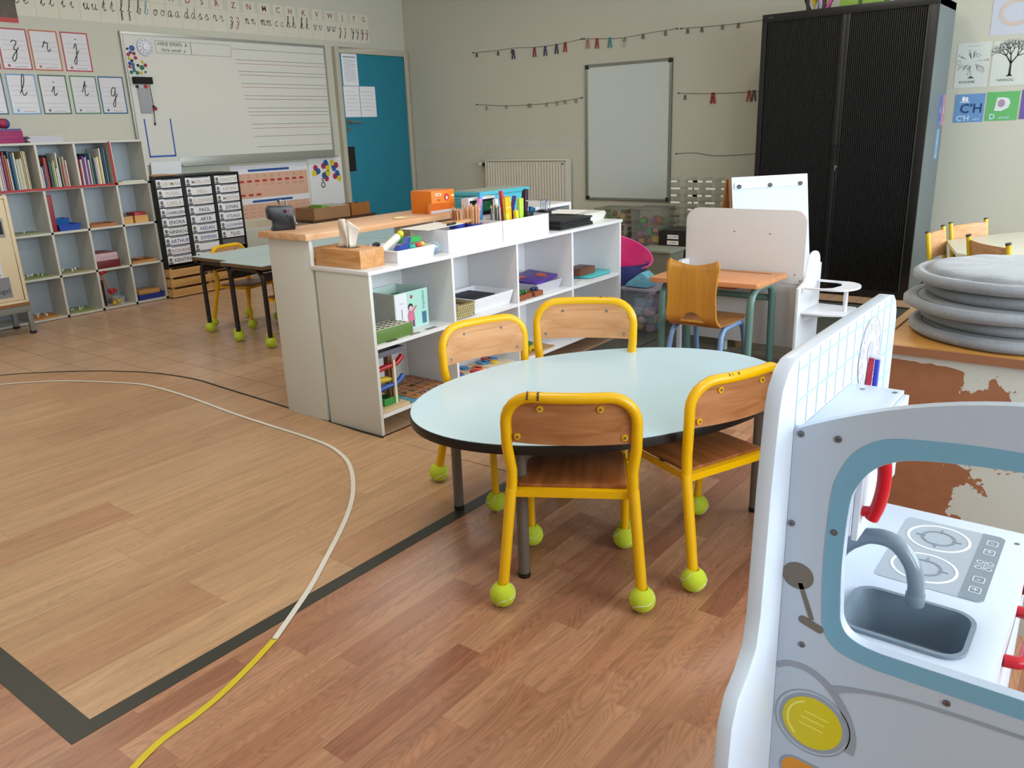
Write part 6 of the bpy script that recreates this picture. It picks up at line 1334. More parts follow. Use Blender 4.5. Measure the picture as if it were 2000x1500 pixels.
clearbox(-3.80, -3.44, 6.08, 6.38, 0.245, 0.398, 'round-cornered box of coloured wooden shapes behind the shelf unit end', ['#C9A02A', '#A82A3A', '#2A4A3A', '#B86A4A'], 4, n=20, lid='#C9A9A0')
clearbox(-3.76, -3.45, 6.10, 6.36, 0.412, 0.525, 'small clear box with green and yellow blocks, topmost behind the shelf unit', ['#4F9A2A', '#C9A03A', '#B88A6A'], 5, n=10, lid='#B9BDB0')
t = thing('low_drawers', 'black drawer unit with white name labels beside the clear toy box', 'drawers', (-2.9, 6.2, 0))
part(t, 'body', MB().box(-3.12, -2.45, 6.06, 6.40, 0, 0.375), flat('#141012', 0.5), bevel=0.003)
for i, nm in enumerate(('ROXANE', 'YUNA')):
    z_ = 0.33-0.047*i; part(t, 'name_label', MB().box(-3.045, -2.945, 6.0585, 6.06, z_-0.016, z_+0.016), PAPER); part(t, 'lettering', MB().text(nm, 0.026, (-2.995, 6.0578, z_), XV, ZV), INK)
t = thing('clear_rack', 'clear acrylic rack of small shelves on the black drawer unit', 'rack', (-2.85, 6.2, 0.3758))
ACR = glass('acrylic', (0.95, 0.96, 0.94), 0.10, rough=0.08, white=0.03)
for x_ in (-3.08, -2.93, -2.80, -2.68, -2.56): part(t, 'upright', MB().box(x_, x_+0.004, 6.12, 6.34, 0.3755, 0.79), ACR)
for k in range(8):
    z_ = 0.3755+0.055*k; part(t, 'shelf', MB().box(-3.08, -2.556, 6.12, 6.34, z_, z_+0.003), ACR)
    for x_ in (-3.05, -2.90, -2.86, -2.75, -2.62)[:5 if k > 2 else 3]:
        part(t, 'tab', MB().box(x_, x_+0.05*(1+0.6*((k+int(x_*100)) % 2)), 6.115, 6.118, z_-0.002, z_+0.013), flat('#E4E2D8', 0.4) if k > 3 or x_ > -2.95 else flat('#4A4A3E', 0.5))
t = thing('pink_bowl', 'bright pink plastic basin tilted over the purple tub', 'basin', (-2.62, 4.55, 0.385))
bw_ = MB().lathe([(0.0, 0), (0.13, 0.0), (0.165, 0.055), (0.172, 0.060), (0.168, 0.064), (0.155, 0.060), (0.125, 0.008), (0, 0.006)], n=32, sx=1.25)
bw_.xf(Matrix.Translation((-2.62, 4.55, 0.385)) @ Matrix.Rotation(math.radians(22), 4, 'Y') @ Matrix.Rotation(math.radians(14), 4, 'X'))
part(t, 'basin', bw_, flat('#C21468', 0.3), ang=60)
rm_ = MB().tube([(0.169*1.25*math.cos(2*math.pi*i/40), 0.169*math.sin(2*math.pi*i/40), 0.062) for i in range(40)], 0.006, 6, closed=True); rm_.xf(Matrix.Translation((-2.62, 4.55, 0.385)) @ Matrix.Rotation(math.radians(22), 4, 'Y') @ Matrix.Rotation(math.radians(14), 4, 'X'))
part(t, 'rim', rm_, flat('#E85AA8', 0.3))
t = thing('purple_tub', 'violet blue plastic tub under the pink basin', 'tub', (-2.58, 4.5, 0.18))
part(t, 'tub', MB().lathe([(0.12, 0), (0.17, 0.19), (0.176, 0.194), (0.160, 0.192), (0.11, 0.004)], (-2.58, 4.50, 0.185), 28), flat('#4E5496', 0.35))
t = thing('clear_tub', 'pale clear tub below the violet tub', 'tub', (-2.56, 4.5, 0)); part(t, 'tub', MB().lathe([(0.15, 0), (0.17, 0.175), (0.175, 0.18), (0.16, 0.178), (0.14, 0.004)], (-2.56, 4.50, 0.0015), 28), flat('#9AA0B4', 0.35))
t = clearbox(-2.40, -2.17, 4.16, 4.52, 0.0015, 0.275, 'big clear bin of lilac and blue toys on the floor behind the shelf unit', ['#B79AC4', '#C9B4C8', '#8FB0D0', '#D0C09A', '#5E94BE', '#C4A8CC'], 8, n=60, lid='#C9C4D4')
t = thing('blue_bag', 'crumpled light blue toy bag lying on the big clear bin', 'bag', (-2.30, 4.25, 0.288))
part(t, 'bag', MB().prism([(-0.09, 0), (0.07, 0), (0.075, 0.06), (0.03, 0.095), (-0.02, 0.06), (-0.07, 0.025)], (-2.30, 4.20, 0.289), XV, ZV, (0, 0.10, 0)), flat('#6FB4CE', 0.5, var=0.3, vscale=30), bevel=0.012)
t = thing('grey_case', 'grey case with a black handle behind the blue bag', 'case', (-2.40, 4.8, 0))
part(t, 'case', MB().box(-2.40, -2.14, 4.62, 4.92, 0.0015, 0.27), flat('#8A8C86', 0.45), bevel=0.012); part(t, 'handle', MB().obox((-2.38, 4.60, 0.20), (0.22, 0, 0.08), (0, 0.02, 0), (0, 0, 0.022)), BLACKP, bevel=0.005)
t = thing('storage_box', 'grey lidded box standing between the bins and the black drawers', 'storage box', (-2.9, 5.6, 0))
part(t, 'box', MB().open_box(-3.02, -2.74, 5.50, 5.74, 0.0005, 0.285, 0.004, flare=0.02), flat('#75776A', 0.5)); part(t, 'lid', MB().box(-3.03, -2.73, 5.49, 5.75, 0.2855, 0.305), flat('#8B8D7E', 0.5), bevel=0.004)
t = thing('rope_coil', 'brown mesh bag with string in front of the grey lidded box', 'bag', (-2.62, 5.2, 0)); part(t, 'bag', MB().ball((-2.56, 5.25, 0.075), (0.12, 0.10, 0.075), 16, 10), flat('#6E6048', 0.8, var=0.5, vscale=60))
part(t, 'stick', MB().tube(smoothpath([(-2.48, 5.3, 0.02), (-2.43, 5.32, 0.12), (-2.38, 5.36, 0.26)], 5), 0.009, 8), flat('#B08A6E', 0.5))

# ================================================================== desk, desk chair, play panel, easel
DW = wood('#D49464', '#BE7C4C', 0, 16, 0.35); GT = chipped('green_tube', '#5E7F76', '#2E3A34', 0.74, 22, 0.35)
t = thing('wooden_desk', 'wooden pupil desk with green tube legs against the white panel', 'desk', (-1.68, 3.88, 0))
dp = [(-1.952, 3.693), (-1.392, 3.735), (-1.378, 4.10), (-1.955, 4.06)]
part(t, 'desktop', MB().prism([(-1.940, 3.690), (-1.955, 3.705), (-1.958, 4.05), (-1.94, 4.062), (-1.39, 4.10), (-1.378, 4.09), (-1.388, 3.745), (-1.402, 3.732)][::-1], (0, 0, 0.436), XV, YV, (0, 0, 0.024)), DW, bevel=0.004)
part(t, 'pen_groove', MB().box(-1.88, -1.44, 4.03, 4.045, 0.4602, 0.4612), flat('#9A6238', 0.5))
part(t, 'drawer_stop', MB().box(-1.60, -1.52, 3.76, 3.82, 0.42, 0.4355), flat('#9A5A30', 0.5))
for x_ in (-1.905, -1.435):
    part(t, 'leg_frame', MB().tube(bendpath([(x_, 3.745, 0.0), (x_, 3.755, 0.418), (x_, 4.045, 0.418), (x_, 4.06, 0.0)], 0.09), 0.0185, 12), GT)
part(t, 'cross_tube', MB().tube([(-1.905, 4.055, 0.335), (-1.435, 4.055, 0.335)], 0.017, 10), GT)
OAKC = wood('#C98F34', '#B67A26', 2, 14, 0.35)
t = thing('desk_chair', 'honey-coloured plywood chair with blue tube legs at the wooden desk', 'chair', (-1.60, 3.62, 0))
# one moulded shell: scalloped back with a low opening, seat running forward
n = 44; fs = []; vs = []
def backx(z_): return 0.120+0.013*min(1, abs((z_-0.44))/0.16)
zs_ = [0.29, 0.298, 0.304]+[0.308+0.004*q for q in range(14)]+[0.38, 0.42, 0.46, 0.50, 0.54, 0.58, 0.60]
by_ = [3.456+0.05*max(0, (0.345-z_)/0.055)**2.2 if z_ < 0.345 else 3.456+0.010*max(0, (z_-0.5)/0.1) for z_ in zs_]
for j, (z_, y_) in enumerate(zip(zs_, by_)):
    for i in range(n+1):
        u = -1+2*i/n; hw_ = backx(z_); zz = z_
        if j == len(zs_)-1: zz = 0.575+0.032*abs(u)**1.6 if abs(u) < 0.86 else 0.604-0.02*((abs(u)-0.86)/0.14)**2
        elif j == len(zs_)-2: zz = 0.555
        vs.append((-1.607+hw_*u, y_+0.012*(u*u)*-1+0.012, zz))
k0 = n+1
for j in range(len(zs_)-1):
    for i in range(n):
        u = -1+2*(i+0.5)/n; zc = (zs_[j]+zs_[j+1])/2
        if abs(u) < 0.50 and 0.308 < zc < 0.308+0.047*(1-(u/0.5)**2): continue
        fs.append((j*k0+i, j*k0+i+1, (j+1)*k0+i+1, (j+1)*k0+i))
sh_ = MB().add(vs, fs); o_ = part(t, 'backrest', sh_, OAKC, ang=70); md = o_.modifiers.new('ply', 'SOLIDIFY'); md.thickness = 0.009; md.offset = 0
st_ = MB().prism([(-1.735, 3.497), (-1.48, 3.497), (-1.462, 3.60), (-1.470, 3.80), (-1.49, 3.82), (-1.725, 3.82), (-1.745, 3.80), (-1.75, 3.60)], (0, 0, 0.283), XV, YV, (0, 0.0, 0.010)); part(t, 'seat', st_, wood('#9C6A3C', '#7E5228', 1, 16, 0.4), bevel=0.003)
BT = flat('#6E8FB8', 0.3)
for x_ in (-1.725, -1.478):
    part(t, 'leg_frame', MB().tube(bendpath([(x_-0.02*(1 if x_ < -1.6 else -1), 3.45, 0.0), (x_, 3.52, 0.270), (x_, 3.77, 0.270), (x_-0.01*(1 if x_ < -1.6 else -1), 3.83, 0.0)], 0.06), 0.0125, 12), BT)
part(t, 'rail', MB().tube([(-1.725, 3.60, 0.270), (-1.478, 3.60, 0.270)], 0.0125, 8), BT)
PP = flat('#DAD6D4', 0.4); PPW = flat('#E3E4EA', 0.35)
t = thing('play_unit', 'white play unit with rounded top corners and a doll high chair on its side', 'play unit', (-1.62, 4.2, 0))
oy = 4.115; rr = 0.06
pl_ = [(-1.955, 0.068), (-1.305, 0.068), (-1.305, 0.72)] + [(-1.365+0.06*math.cos(math.radians(a)), 0.712+0.06*math.sin(math.radians(a))) for a in (15, 40, 65, 90)] + [(-1.885, 0.772)] + [(-1.885+0.07*math.cos(math.radians(a)), 0.702+0.07*math.sin(math.radians(a))) for a in (110, 130, 150, 170, 180)]
part(t, 'back_panel', MB().prism(pl_, (0, oy, 0), XV, ZV, (0, 0.016, 0)), PP, bevel=0.002)
part(t, 'seam', MB().box(-1.42, -1.306, oy-0.0006, oy, 0.400, 0.4025), flat('#8A8FA0', 0.6))
for x_, z_ in ((-1.68, 0.655), (-1.49, 0.65), (-1.322, 0.42), (-1.322, 0.37), (-1.322, 0.30), (-1.33, 0.12), (-1.35, 0.45)): part(t, 'screw', MB().cyl((x_, oy-0.001, z_), (x_, oy, z_), 0.004, 8), STEEL)
sp_ = [(4.02, 0), (4.36, 0), (4.36, 0.47), (4.345, 0.475), (4.335, 0.53)]
sp_ = [(4.013, 0.0), (4.352, 0.0), (4.352, 0.485), (4.325, 0.490)] + [(4.235+0.09*math.cos(math.radians(a)), 0.495+0.065*math.sin(math.radians(a))) for a in range(20, 161, 20)] + [(4.125, 0.455), (4.10, 0.42), (4.013, 0.40)]
part(t, 'side_panel', MB().prism(sp_, (-1.304, 0, 0), YV, ZV, (0.014, 0, 0)), PPW, bevel=0.002)
part(t, 'leg', MB().box(-1.95, -1.93, 4.02, 4.114, 0.0015, 0.5), PPW)
part(t, 'leg', MB().box(-1.74, -1.71, 4.135, 4.16, 0.0015, 0.5), PPW)
# doll chair
part(t, 'doll_seat', MB().prism([(4.06, 0), (4.33, 0), (4.315, 0.20), (4.25, 0.235), (4.10, 0.215), (4.06, 0.12)], (-1.29, 0, 0.262), YV, XV, (0, 0, 0.010)), PPW, bevel=0.002)
part(t, 'seat_bracket', MB().prism([(0, 0), (0.12, 0), (0.03, -0.03), (0, -0.045)], (-1.29, 4.10, 0.2615), XV, ZV, (0, 0.012, 0)), PPW)
arc_o = [(-1.29, 4.045), (-1.17, 4.055)] + [(-1.15+0.105*math.cos(math.radians(a)), 4.185+0.13*math.sin(math.radians(a))) for a in range(-80, 81, 16)] + [(-1.17, 4.31), (-1.29, 4.32)]
arc_i = [(-1.29, 4.068), (-1.19, 4.075), (-1.155, 4.10), (-1.135, 4.185), (-1.155, 4.27), (-1.19, 4.292), (-1.29, 4.297)]
part(t, 'doll_tray', MB().prism(arc_o+arc_i[::-1], (0, 0, 0.392), XV, YV, (0, 0, 0.009)), PPW)
part(t, 'tray_post', MB().cyl((-1.11, 4.185, 0.272), (-1.11, 4.185, 0.392), 0.011), PPW)
t = thing('easel_board', 'white clipped sheet on a wooden folding easel behind the play unit', 'easel', (-1.805, 4.318, 0), math.radians(52.8))
WE = wood('#B98658', '#9A6A3E', 2, 14)
part(t, 'board', MB().obox((0, -0.15, 0.001), (0.48, 0, 0), (0, 0.016, 0), (0, 0.15, 0.910)), WE, local=True)
part(t, 'sheet', MB().obox((0.006, -0.098, 0.38), (0.472, 0, 0), (0, 0.004, 0), (0, 0.088, 0.536)), flat('#C4CCD6', 0.5), local=True)
part(t, 'rear_board', MB().obox((0, 0.26, 0.001), (0.48, 0, 0), (0, 0.014, 0), (0, -0.235, 0.905)), WE, local=True)
for k in range(3): part(t, 'button', MB().cyl((0.045+0.19*k, -0.024, 0.868), (0.045+0.19*k, -0.034, 0.866), 0.011, 14), flat('#6A6C74', 0.35, metal=0.5), local=True)
part(t, 'clip_strip', MB().obox((0.02, -0.0255, 0.855), (0.44, 0, 0), (0, 0.002, 0), (0, 0.005, 0.030)), flat('#CFD4E0', 0.35), local=True)
# ================================================================== toy kitchen shaped like a van, in the right foreground
KW = flat('#C9D2DF', 0.3); KF_ = flat('#AEBAC8', 0.3); KS = flat('#DCD8CB', 0.4); PR_G = flat('#8C949E', 0.4); PR_B = flat('#6FA0B8', 0.35); PR_BR = flat('#6A6258', 0.45)
KX0, KX1, KY0, KY1, KF = -0.284, -0.052, 0.915, 1.372, 0.900
t = thing('toy_kitchen', 'white wooden toy kitchen with a van front and cut-out window, right foreground', 'toy kitchen', (-0.1, 1.1, 0))
# tall tiled board on the left
prof = [(1.372, 0.0), (1.372, 0.880)] + [(1.322+0.05*math.cos(math.radians(a)), 0.890+0.05*math.sin(math.radians(a))) for a in (0, 22, 45, 67, 90)] + [(0.905, 0.942)] + \
       [(0.900+0.052*math.cos(math.radians(a)), 0.888+0.054*math.sin(math.radians(a))) for a in (100, 125, 150, 175)] + \
       [(0.838, 0.80), (0.830, 0.64), (0.822, 0.60), (0.800, 0.578), (0.772, 0.560), (0.757, 0.530), (0.752, 0.48), (0.752, 0.12), (0.77, 0.0)]
part(t, 'tall_side_board', MB().prism(prof, (-0.284, 0, 0), YV, ZV, (-0.018, 0, 0)), KW, bevel=0.0015)
tl = MB(); tx = -0.2838
for k in range(12):
    y = 0.9035+0.0385*k; tl.box(tx-0.0001, tx+0.0004, y-0.0014, y+0.0014, 0.852 if y < 1.14 else 0.58, 0.938 if 0.88 < y < 1.33 else 0.915)
for k in range(9):
    z_ = 0.9255-0.0385*k; tl.box(tx-0.0001, tx+0.0005, 0.9025 if z_ > 0.852 else 1.134, 1.345 if k == 0 else 1.366, z_-0.0014, z_+0.0014)
part(t, 'tile_print', tl, flat('#A3C6DE', 0.35))
# toy clock
cy_, cz_ = 1.218, 0.870
part(t, 'clock_face', MB().prism(circ(cy_, cz_, 0.056, 40), (tx+0.0006, 0, 0), YV, ZV, (0.0005, 0, 0)), flat('#E4E6EE', 0.35))
rg = MB().ring(circ(cy_, cz_, 0.056, 40), circ(cy_, cz_, 0.0545, 40), (tx+0.0012, 0, 0), YV, ZV, (0.0004, 0, 0))
for k in range(12):
    a = math.radians(30*k+15); yy, zz = cy_+0.043*math.cos(a), cz_+0.043*math.sin(a)
    rg.ring(circ(yy, zz, 0.0082, 14), circ(yy, zz, 0.0070, 14), (tx+0.0012, 0, 0), YV, ZV, (0.0004, 0, 0))
part(t, 'clock_rings', rg, flat('#9AA0AE', 0.4), stuff=False)
cf = MB()
for k in range(12):
    a = math.radians(90-30*(k+1)+15); cf.text(str(k+1), 0.010, (tx+0.0014, cy_+0.043*math.cos(a), cz_+0.043*math.sin(a)), YV, ZV)
part(t, 'clock_figures', cf, flat('#8A90A0', 0.5))
part(t, 'clock_hub', MB().prism(circ(cy_, cz_+0.004, 0.016, 20), (tx+0.0014, 0, 0), YV, ZV, (0.0008, 0, 0)), flat('#A9AEB8', 0.4))
part(t, 'clock_hand', MB().obox((tx+0.002, cy_-0.006, cz_-0.004), (0.006, 0, 0), (0, 0.010, 0), (0.001, -0.012, -0.062)), flat('#A81A38', 0.35), bevel=0.001)
part(t, 'clock_hand', MB().obox((tx+0.009, cy_-0.001, cz_-0.004), (0.006, 0, 0), (0, 0.010, 0), (0.001, -0.008, -0.066)), flat('#2338B0', 0.35), bevel=0.001)
part(t, 'hand_pin', MB().cyl((tx+0.002, cy_, cz_-0.003), (tx+0.018, cy_, cz_-0.003), 0.0035, 10), flat('#DADDE6', 0.3))
# front board with the window
arch = [(-0.283+0.0*i, 0) for i in range(1)]
out_ = [(-0.2835, 0.05), (0.2835, 0.05), (0.2835, 0.855)] + [(0.2835-0.567*i/24, 0.855+0.0715*(1-abs(1-2*i/24)**2.0)) for i in range(1, 24)] + [(-0.2835, 0.855)]
def winpoly(g):
    L_, B_, T_ = -0.213-g, 0.5965-g*1.15, 0.853+g; r = 0.050+g*0.8
    P = [(L_+r*(1-math.cos(math.radians(a))), B_+r*0.55*(1-math.sin(math.radians(a)))) for a in (90, 70, 50, 30, 10)]
    P = [(L_+r*(1-math.sin(math.radians(90-a))), B_+r*0.55*(1-math.cos(math.radians(90-a)))) for a in (90, 70, 50, 30, 10, 0)][::-1]
    P = [(L_+r, B_), (L_+r*0.55, B_+r*0.06), (L_+r*0.22, B_+r*0.22), (L_+r*0.05, B_+r*0.5), (L_, B_+r*0.9), (L_-0.003, 0.70), (L_-0.001, 0.775+g*0.4)]
    P += [(L_+0.006, 0.802+g*0.6), (L_+0.022, 0.826+g*0.85), (L_+0.050, 0.842+g), (L_+0.09, 0.849+g), (L_+0.14, T_), (-0.04, T_+0.0015)]
    P = [(p.x, p.y) for p in smoothpath([(a, b, 0) for a, b in P], 3)]
    return P + [(-a, b) for a, b in P[::-1]]
fb = MB().ring(out_, winpoly(0.0), (0, KF, 0), XV, ZV, (0, 0.0148, 0), c=(0, 0.73))
part(t, 'front_board', fb, KF_, ang=30)
part(t, 'window_border_print', MB().ring(winpoly(0.021), winpoly(0.0005), (0, KF-0.0006, 0), XV, ZV, (0, 0.0005, 0), c=(0, 0.73)), PR_B)
pf = lambda: (0, KF-0.0002, 0)
wp = (0, -0.0006, 0)
def pr(poly, mat, nm, off=0.0, label=None): return part(t, nm, MB().prism(poly, (0, KF-0.0001-off, 0), XV, ZV, wp), mat, label=label)
pr(circ(-0.2655, 0.667, 0.0190, 30, 0.0178), PR_BR, 'mirror_print')
L1, R1_ = band([(-0.262, 0.658), (-0.2445, 0.612)], 0.0058); pr(L1+R1_[::-1], PR_BR, 'mirror_arm_print')
a0 = math.radians(-18); cap_ = [(0.0105+0.0055*math.cos(math.radians(a)), 0.0055*math.sin(math.radians(a))) for a in range(-90, 91, 20)] + [(-0.0105+0.0055*math.cos(math.radians(a)), 0.0055*math.sin(math.radians(a))) for a in range(90, 271, 20)]
pr([(-0.245+x*math.cos(a0)-y*math.sin(a0), 0.6055+x*math.sin(a0)+y*math.cos(a0)) for x, y in cap_], PR_BR, 'mirror_foot_print')
fp = [(p.x, p.y) for p in smoothpath([(-0.2835, 0.531, 0), (-0.268, 0.540, 0), (-0.245, 0.541, 0), (-0.222, 0.530, 0), (-0.203, 0.510, 0), (-0.190, 0.486, 0), (-0.184, 0.462, 0), (-0.186, 0.440, 0)], 5)]
L1, R1_ = band(fp, [0.0075+0.004*i/len(fp) for i in range(len(fp))]); pr(L1+R1_[::-1], PR_G, 'fender_line_print')
fp = [(p.x, p.y) for p in smoothpath([(-0.212, 0.524, 0), (-0.195, 0.532, 0), (-0.16, 0.541, 0), (-0.12, 0.547, 0), (-0.06, 0.550, 0), (0.0, 0.551, 0)], 5)]
L1, R1_ = band(fp, [0.012-0.0075*min(1, i/8) for i in range(len(fp))]); pr(L1+R1_[::-1], PR_G, 'bonnet_line_print', 0.0004)
lc = (-0.2335, 0.464)
part(t, 'headlamp_ring_print', MB().ring(circ(*lc, 0.0475, 40), circ(*lc, 0.0460, 40), (0, KF-0.0001, 0), XV, ZV, wp).ring(circ(lc[0]+0.001, lc[1], 0.0425, 40), circ(*lc, 0.037, 40), (0, KF-0.0001, 0), XV, ZV, wp), PR_G)
pr(circ(*lc, 0.0375, 40), flat('#C9B91A', 0.35), 'headlamp_print', 0.0002)
hl = MB()
for k, (dx, dz) in enumerate(((0.004, 0.013), (0.000, 0.004), (-0.002, -0.006))):
    L1, R1_ = band([(lc[0]-0.014+dx, lc[1]+dz+0.002), (lc[0]+0.016+dx, lc[1]+dz-0.002)], 0.0018); hl.prism(L1+R1_[::-1], (0, KF-0.001, 0), XV, ZV, (0, -0.0004, 0))
ar = [(lc[0]+0.031*math.cos(math.radians(a)), lc[1]+0.031*math.sin(math.radians(a))) for a in range(110, 231, 10)]
L1, R1_ = band(ar, 0.0035); hl.prism(L1+R1_[::-1], (0, KF-0.001, 0), XV, ZV, (0, -0.0004, 0))
part(t, 'headlamp_highlight_print', hl, flat('#DDD25A', 0.35))
def caps(cx, cz, l, r, an):
    P = [(l+r*math.cos(math.radians(a)), r*math.sin(math.radians(a))) for a in range(-90, 91, 15)] + [(-l+r*math.cos(math.radians(a)), r*math.sin(math.radians(a))) for a in range(90, 271, 15)]
    return [(cx+x*math.cos(an)-y*math.sin(an), cz+x*math.sin(an)+y*math.cos(an)) for x, y in P]
pr(caps(-0.236, 0.382, 0.014, 0.0205, -0.1), PR_G, 'indicator_rim_print'); pr(caps(-0.236, 0.382, 0.014, 0.0170, -0.1), flat('#D08A22', 0.35), 'indicator_print', 0.0003)
for x_, z_ in ((-0.275, 0.851), (-0.233, 0.853), (-0.278, 0.735), (-0.228, 0.737), (-0.254, 0.573), (-0.089, 0.561)):
    part(t, 'screw', MB().lathe([(0.0043, 0), (0.0040, 0.0012), (0.0016, 0.0014), (0.0014, 0.0002), (0, 0.0002)], n=14).xf(Matrix.Translation((x_, KF-0.0002, z_)) @ Matrix.Rotation(math.radians(90), 4, 'X')), flat('#75767A', 0.3, metal=0.7))
# cupboard under the worktop
KZ = 0.573
part(t, 'worktop', MB().ring([(KX0+0.0005, KF+0.016), (KX1, KF+0.016), (KX1, KY1), (KX0+0.0005, KY1)], rrect(-0.232, -0.088, 0.968, 1.078, 0.026), (0, 0, KZ-0.012), XV, YV, (0, 0, 0.012)), KW, bevel=0.0006)
part(t, 'far_board', MB().box(KX0+0.0005, KX1, KY1-0.014, KY1, 0.0015, KZ-0.0125), KW)
part(t, 'floor_board', MB().box(KX0+0.0005, KX1-0.014, KF+0.016, KY1-0.015, 0.03, 0.044), KW)
SNK = flat('#74828F', 0.25)
sk = MB(); ro = rrect(-0.236, -0.084, 0.964, 1.082, 0.029); ri = rrect(-0.230, -0.090, 0.970, 1.076, 0.024); rb_ = rrect(-0.222, -0.098, 0.978, 1.068, 0.020); n = len(ro)
vs = [(a, b, KZ+0.0003) for a, b in ro] + [(a, b, KZ+0.0045) for a, b in ro] + [(a, b, KZ+0.0045) for a, b in ri] + [(a, b, KZ-0.055) for a, b in rb_]
fs = []
for i in range(n):
    j = (i+1) % n; fs += [(i, j, n+j, n+i), (n+i, n+j, 2*n+j, 2*n+i), (2*n+i, 2*n+j, 3*n+j, 3*n+i)]
fs.append(tuple(range(3*n, 4*n))); part(t, 'sink', sk.add(vs, fs), SNK, ang=50)
FC = flat('#76838F', 0.22)
fa = bendpath([(-0.262, 1.055, KZ), (-0.262, 1.055, 0.630), (-0.240, 1.053, 0.655)], 0.03)[:-1] + smoothpath([(-0.243, 1.053, 0.652), (-0.220, 1.050, 0.668), (-0.190, 1.049, 0.668), (-0.167, 1.048, 0.645), (-0.158, 1.047, 0.618), (-0.157, 1.047, 0.604)], 6)
part(t, 'tap', MB().tube(fa, 0.0108, 16), FC)
part(t, 'tap_nozzle', MB().tube([(-0.157, 1.047, 0.604), (-0.157, 1.047, 0.588)], 0.0122, 16), FC, bevel=0.001)
part(t, 'tap_knob', MB().cyl((-0.268, 1.02, KZ), (-0.268, 1.02, KZ+0.018), 0.012, 16), flat('#8A96A2', 0.3), bevel=0.002)
# hob print on the worktop
hz = KZ+0.0003
def top(poly, mat, nm, o=0.0): return part(t, nm, MB().prism(poly, (0, 0, hz+o), XV, YV, (0, 0, 0.0005)), mat)
hx0, hx1, hy0, hy1 = -0.2255, -0.0865, 1.122, 1.338
top(rrect(hx0, hx1, hy0, hy1, 0.009), flat('#A4ACB4', 0.35), 'hob_print'); top([(hx1-0.030, hy0), (hx1-0.008, hy0), (hx1, hy0+0.008), (hx1, hy1-0.008), (hx1-0.008, hy1), (hx1-0.030, hy1)], flat('#7F8993', 0.35), 'hob_panel_print', 0.0005)
wr_ = MB(); gr_ = MB()
for cyy in (hy0+0.057, hy1-0.055):
    cxx = hx0+0.055; wr_.ring(circ(cxx, cyy, 0.0445, 40), circ(cxx, cyy, 0.0405, 40), (0, 0, hz+0.0006), XV, YV, (0, 0, 0.0004))
    gr_.ring(circ(cxx, cyy, 0.0245, 30), circ(cxx, cyy, 0.0205, 30), (0, 0, hz+0.0006), XV, YV, (0, 0, 0.0004))
    for k in range(4):
        a = math.radians(90*k); u = (math.cos(a), math.sin(a)); gr_.obox((cxx+u[0]*0.019-u[1]*0.0014, cyy+u[1]*0.019+u[0]*0.0014, hz+0.0006), (u[0]*0.013, u[1]*0.013, 0), (u[1]*0.0028, -u[0]*0.0028, 0), (0, 0, 0.0006))
part(t, 'hob_ring_print', wr_, flat('#E6E9EE', 0.35), stuff=False); part(t, 'burner_print', gr_, flat('#7B848C', 0.35))
ic = MB(); cxx = hx1-0.0145
for yy, s_ in ((hy0+0.030, '+'), (hy0+0.062, '-'), (hy1-0.062, '+'), (hy1-0.030, '-')):
    ic.ring(rrect(cxx-0.0075, cxx+0.0075, yy-0.0085, yy+0.0085, 0.0025), rrect(cxx-0.0064, cxx+0.0064, yy-0.0074, yy+0.0074, 0.002), (0, 0, hz+0.0011), XV, YV, (0, 0, 0.0004)); ic.text(s_, 0.017, (cxx, yy, hz+0.0016), XV, YV)
cm = (hy0+hy1)/2
for dx, dy in ((-0.0065, -0.009), (-0.0065, 0.009), (0.0065, -0.009), (0.0065, 0.009)): ic.ring(circ(cxx+dx, cm+dy, 0.0050, 14), circ(cxx+dx, cm+dy, 0.0040, 14), (0, 0, hz+0.0011), XV, YV, (0, 0, 0.0004))
ic.box(cxx-0.013, cxx+0.013, cm-0.0004, cm+0.0004, hz+0.0011, hz+0.0015).box(cxx-0.0004, cxx+0.0004, cm-0.015, cm+0.015, hz+0.0011, hz+0.0015)
part(t, 'hob_symbols_print', ic, flat('#DDE1E6', 0.35))
part(t, 'screw', MB().cyl((-0.071, 1.33, KZ), (-0.071, 1.33, KZ+0.0008), 0.0035, 12), STEEL)
# oven doors facing the window wall, red handles
RD = flat('#B8081E', 0.25)
for y0_, y1_, yc in ((KF+0.018, 1.135, 1.12), (1.139, KY1-0.002, 1.30)):
    dr = part(t, 'door', MB().box(KX1-0.012, KX1, y0_, y1_, 0.05, KZ-0.0125), KW, bevel=0.001)
for a, b in ((1.08, 1.215), (1.285, 1.37)):
    part(t, 'door_handle', MB().tube(bendpath([(KX1, a, 0.525), (KX1+0.022, a+0.004, 0.525), (KX1+0.026, b-0.004, 0.525), (KX1, b, 0.525)], 0.018), 0.0085, 12), RD)
# wall cupboard with red handle
part(t, 'wall_cupboard', MB().box(-0.2835, -0.2145, KF+0.016, 1.132, 0.728, 0.850), KW, bevel=0.0008)
part(t, 'cupboard_door', MB().prism([(KF+0.020, 0.722), (1.055, 0.722), (1.085, 0.75), (1.128, 0.80), (1.128, 0.846), (KF+0.020, 0.846)], (-0.214, 0, 0), YV, ZV, (0.007, 0, 0)), KW, bevel=0.0008)
part(t, 'door_print', MB().box(-0.2069, -0.2065, 1.0, 1.02, 0.74, 0.80).text('~~~', 0.03, (-0.2064, 1.03, 0.76), YV, ZV), flat('#C4D2D4', 0.4))
part(t, 'cupboard_handle', MB().tube(smoothpath([(-0.194, 0.932, 0.848), (-0.188, 0.932, 0.82), (-0.187, 0.932, 0.795), (-0.190, 0.932, 0.770), (-0.196, 0.932, 0.750)], 5), 0.0080, 12).tube([(-0.207, 0.932, 0.757), (-0.192, 0.932, 0.760)], 0.0065, 10), RD)
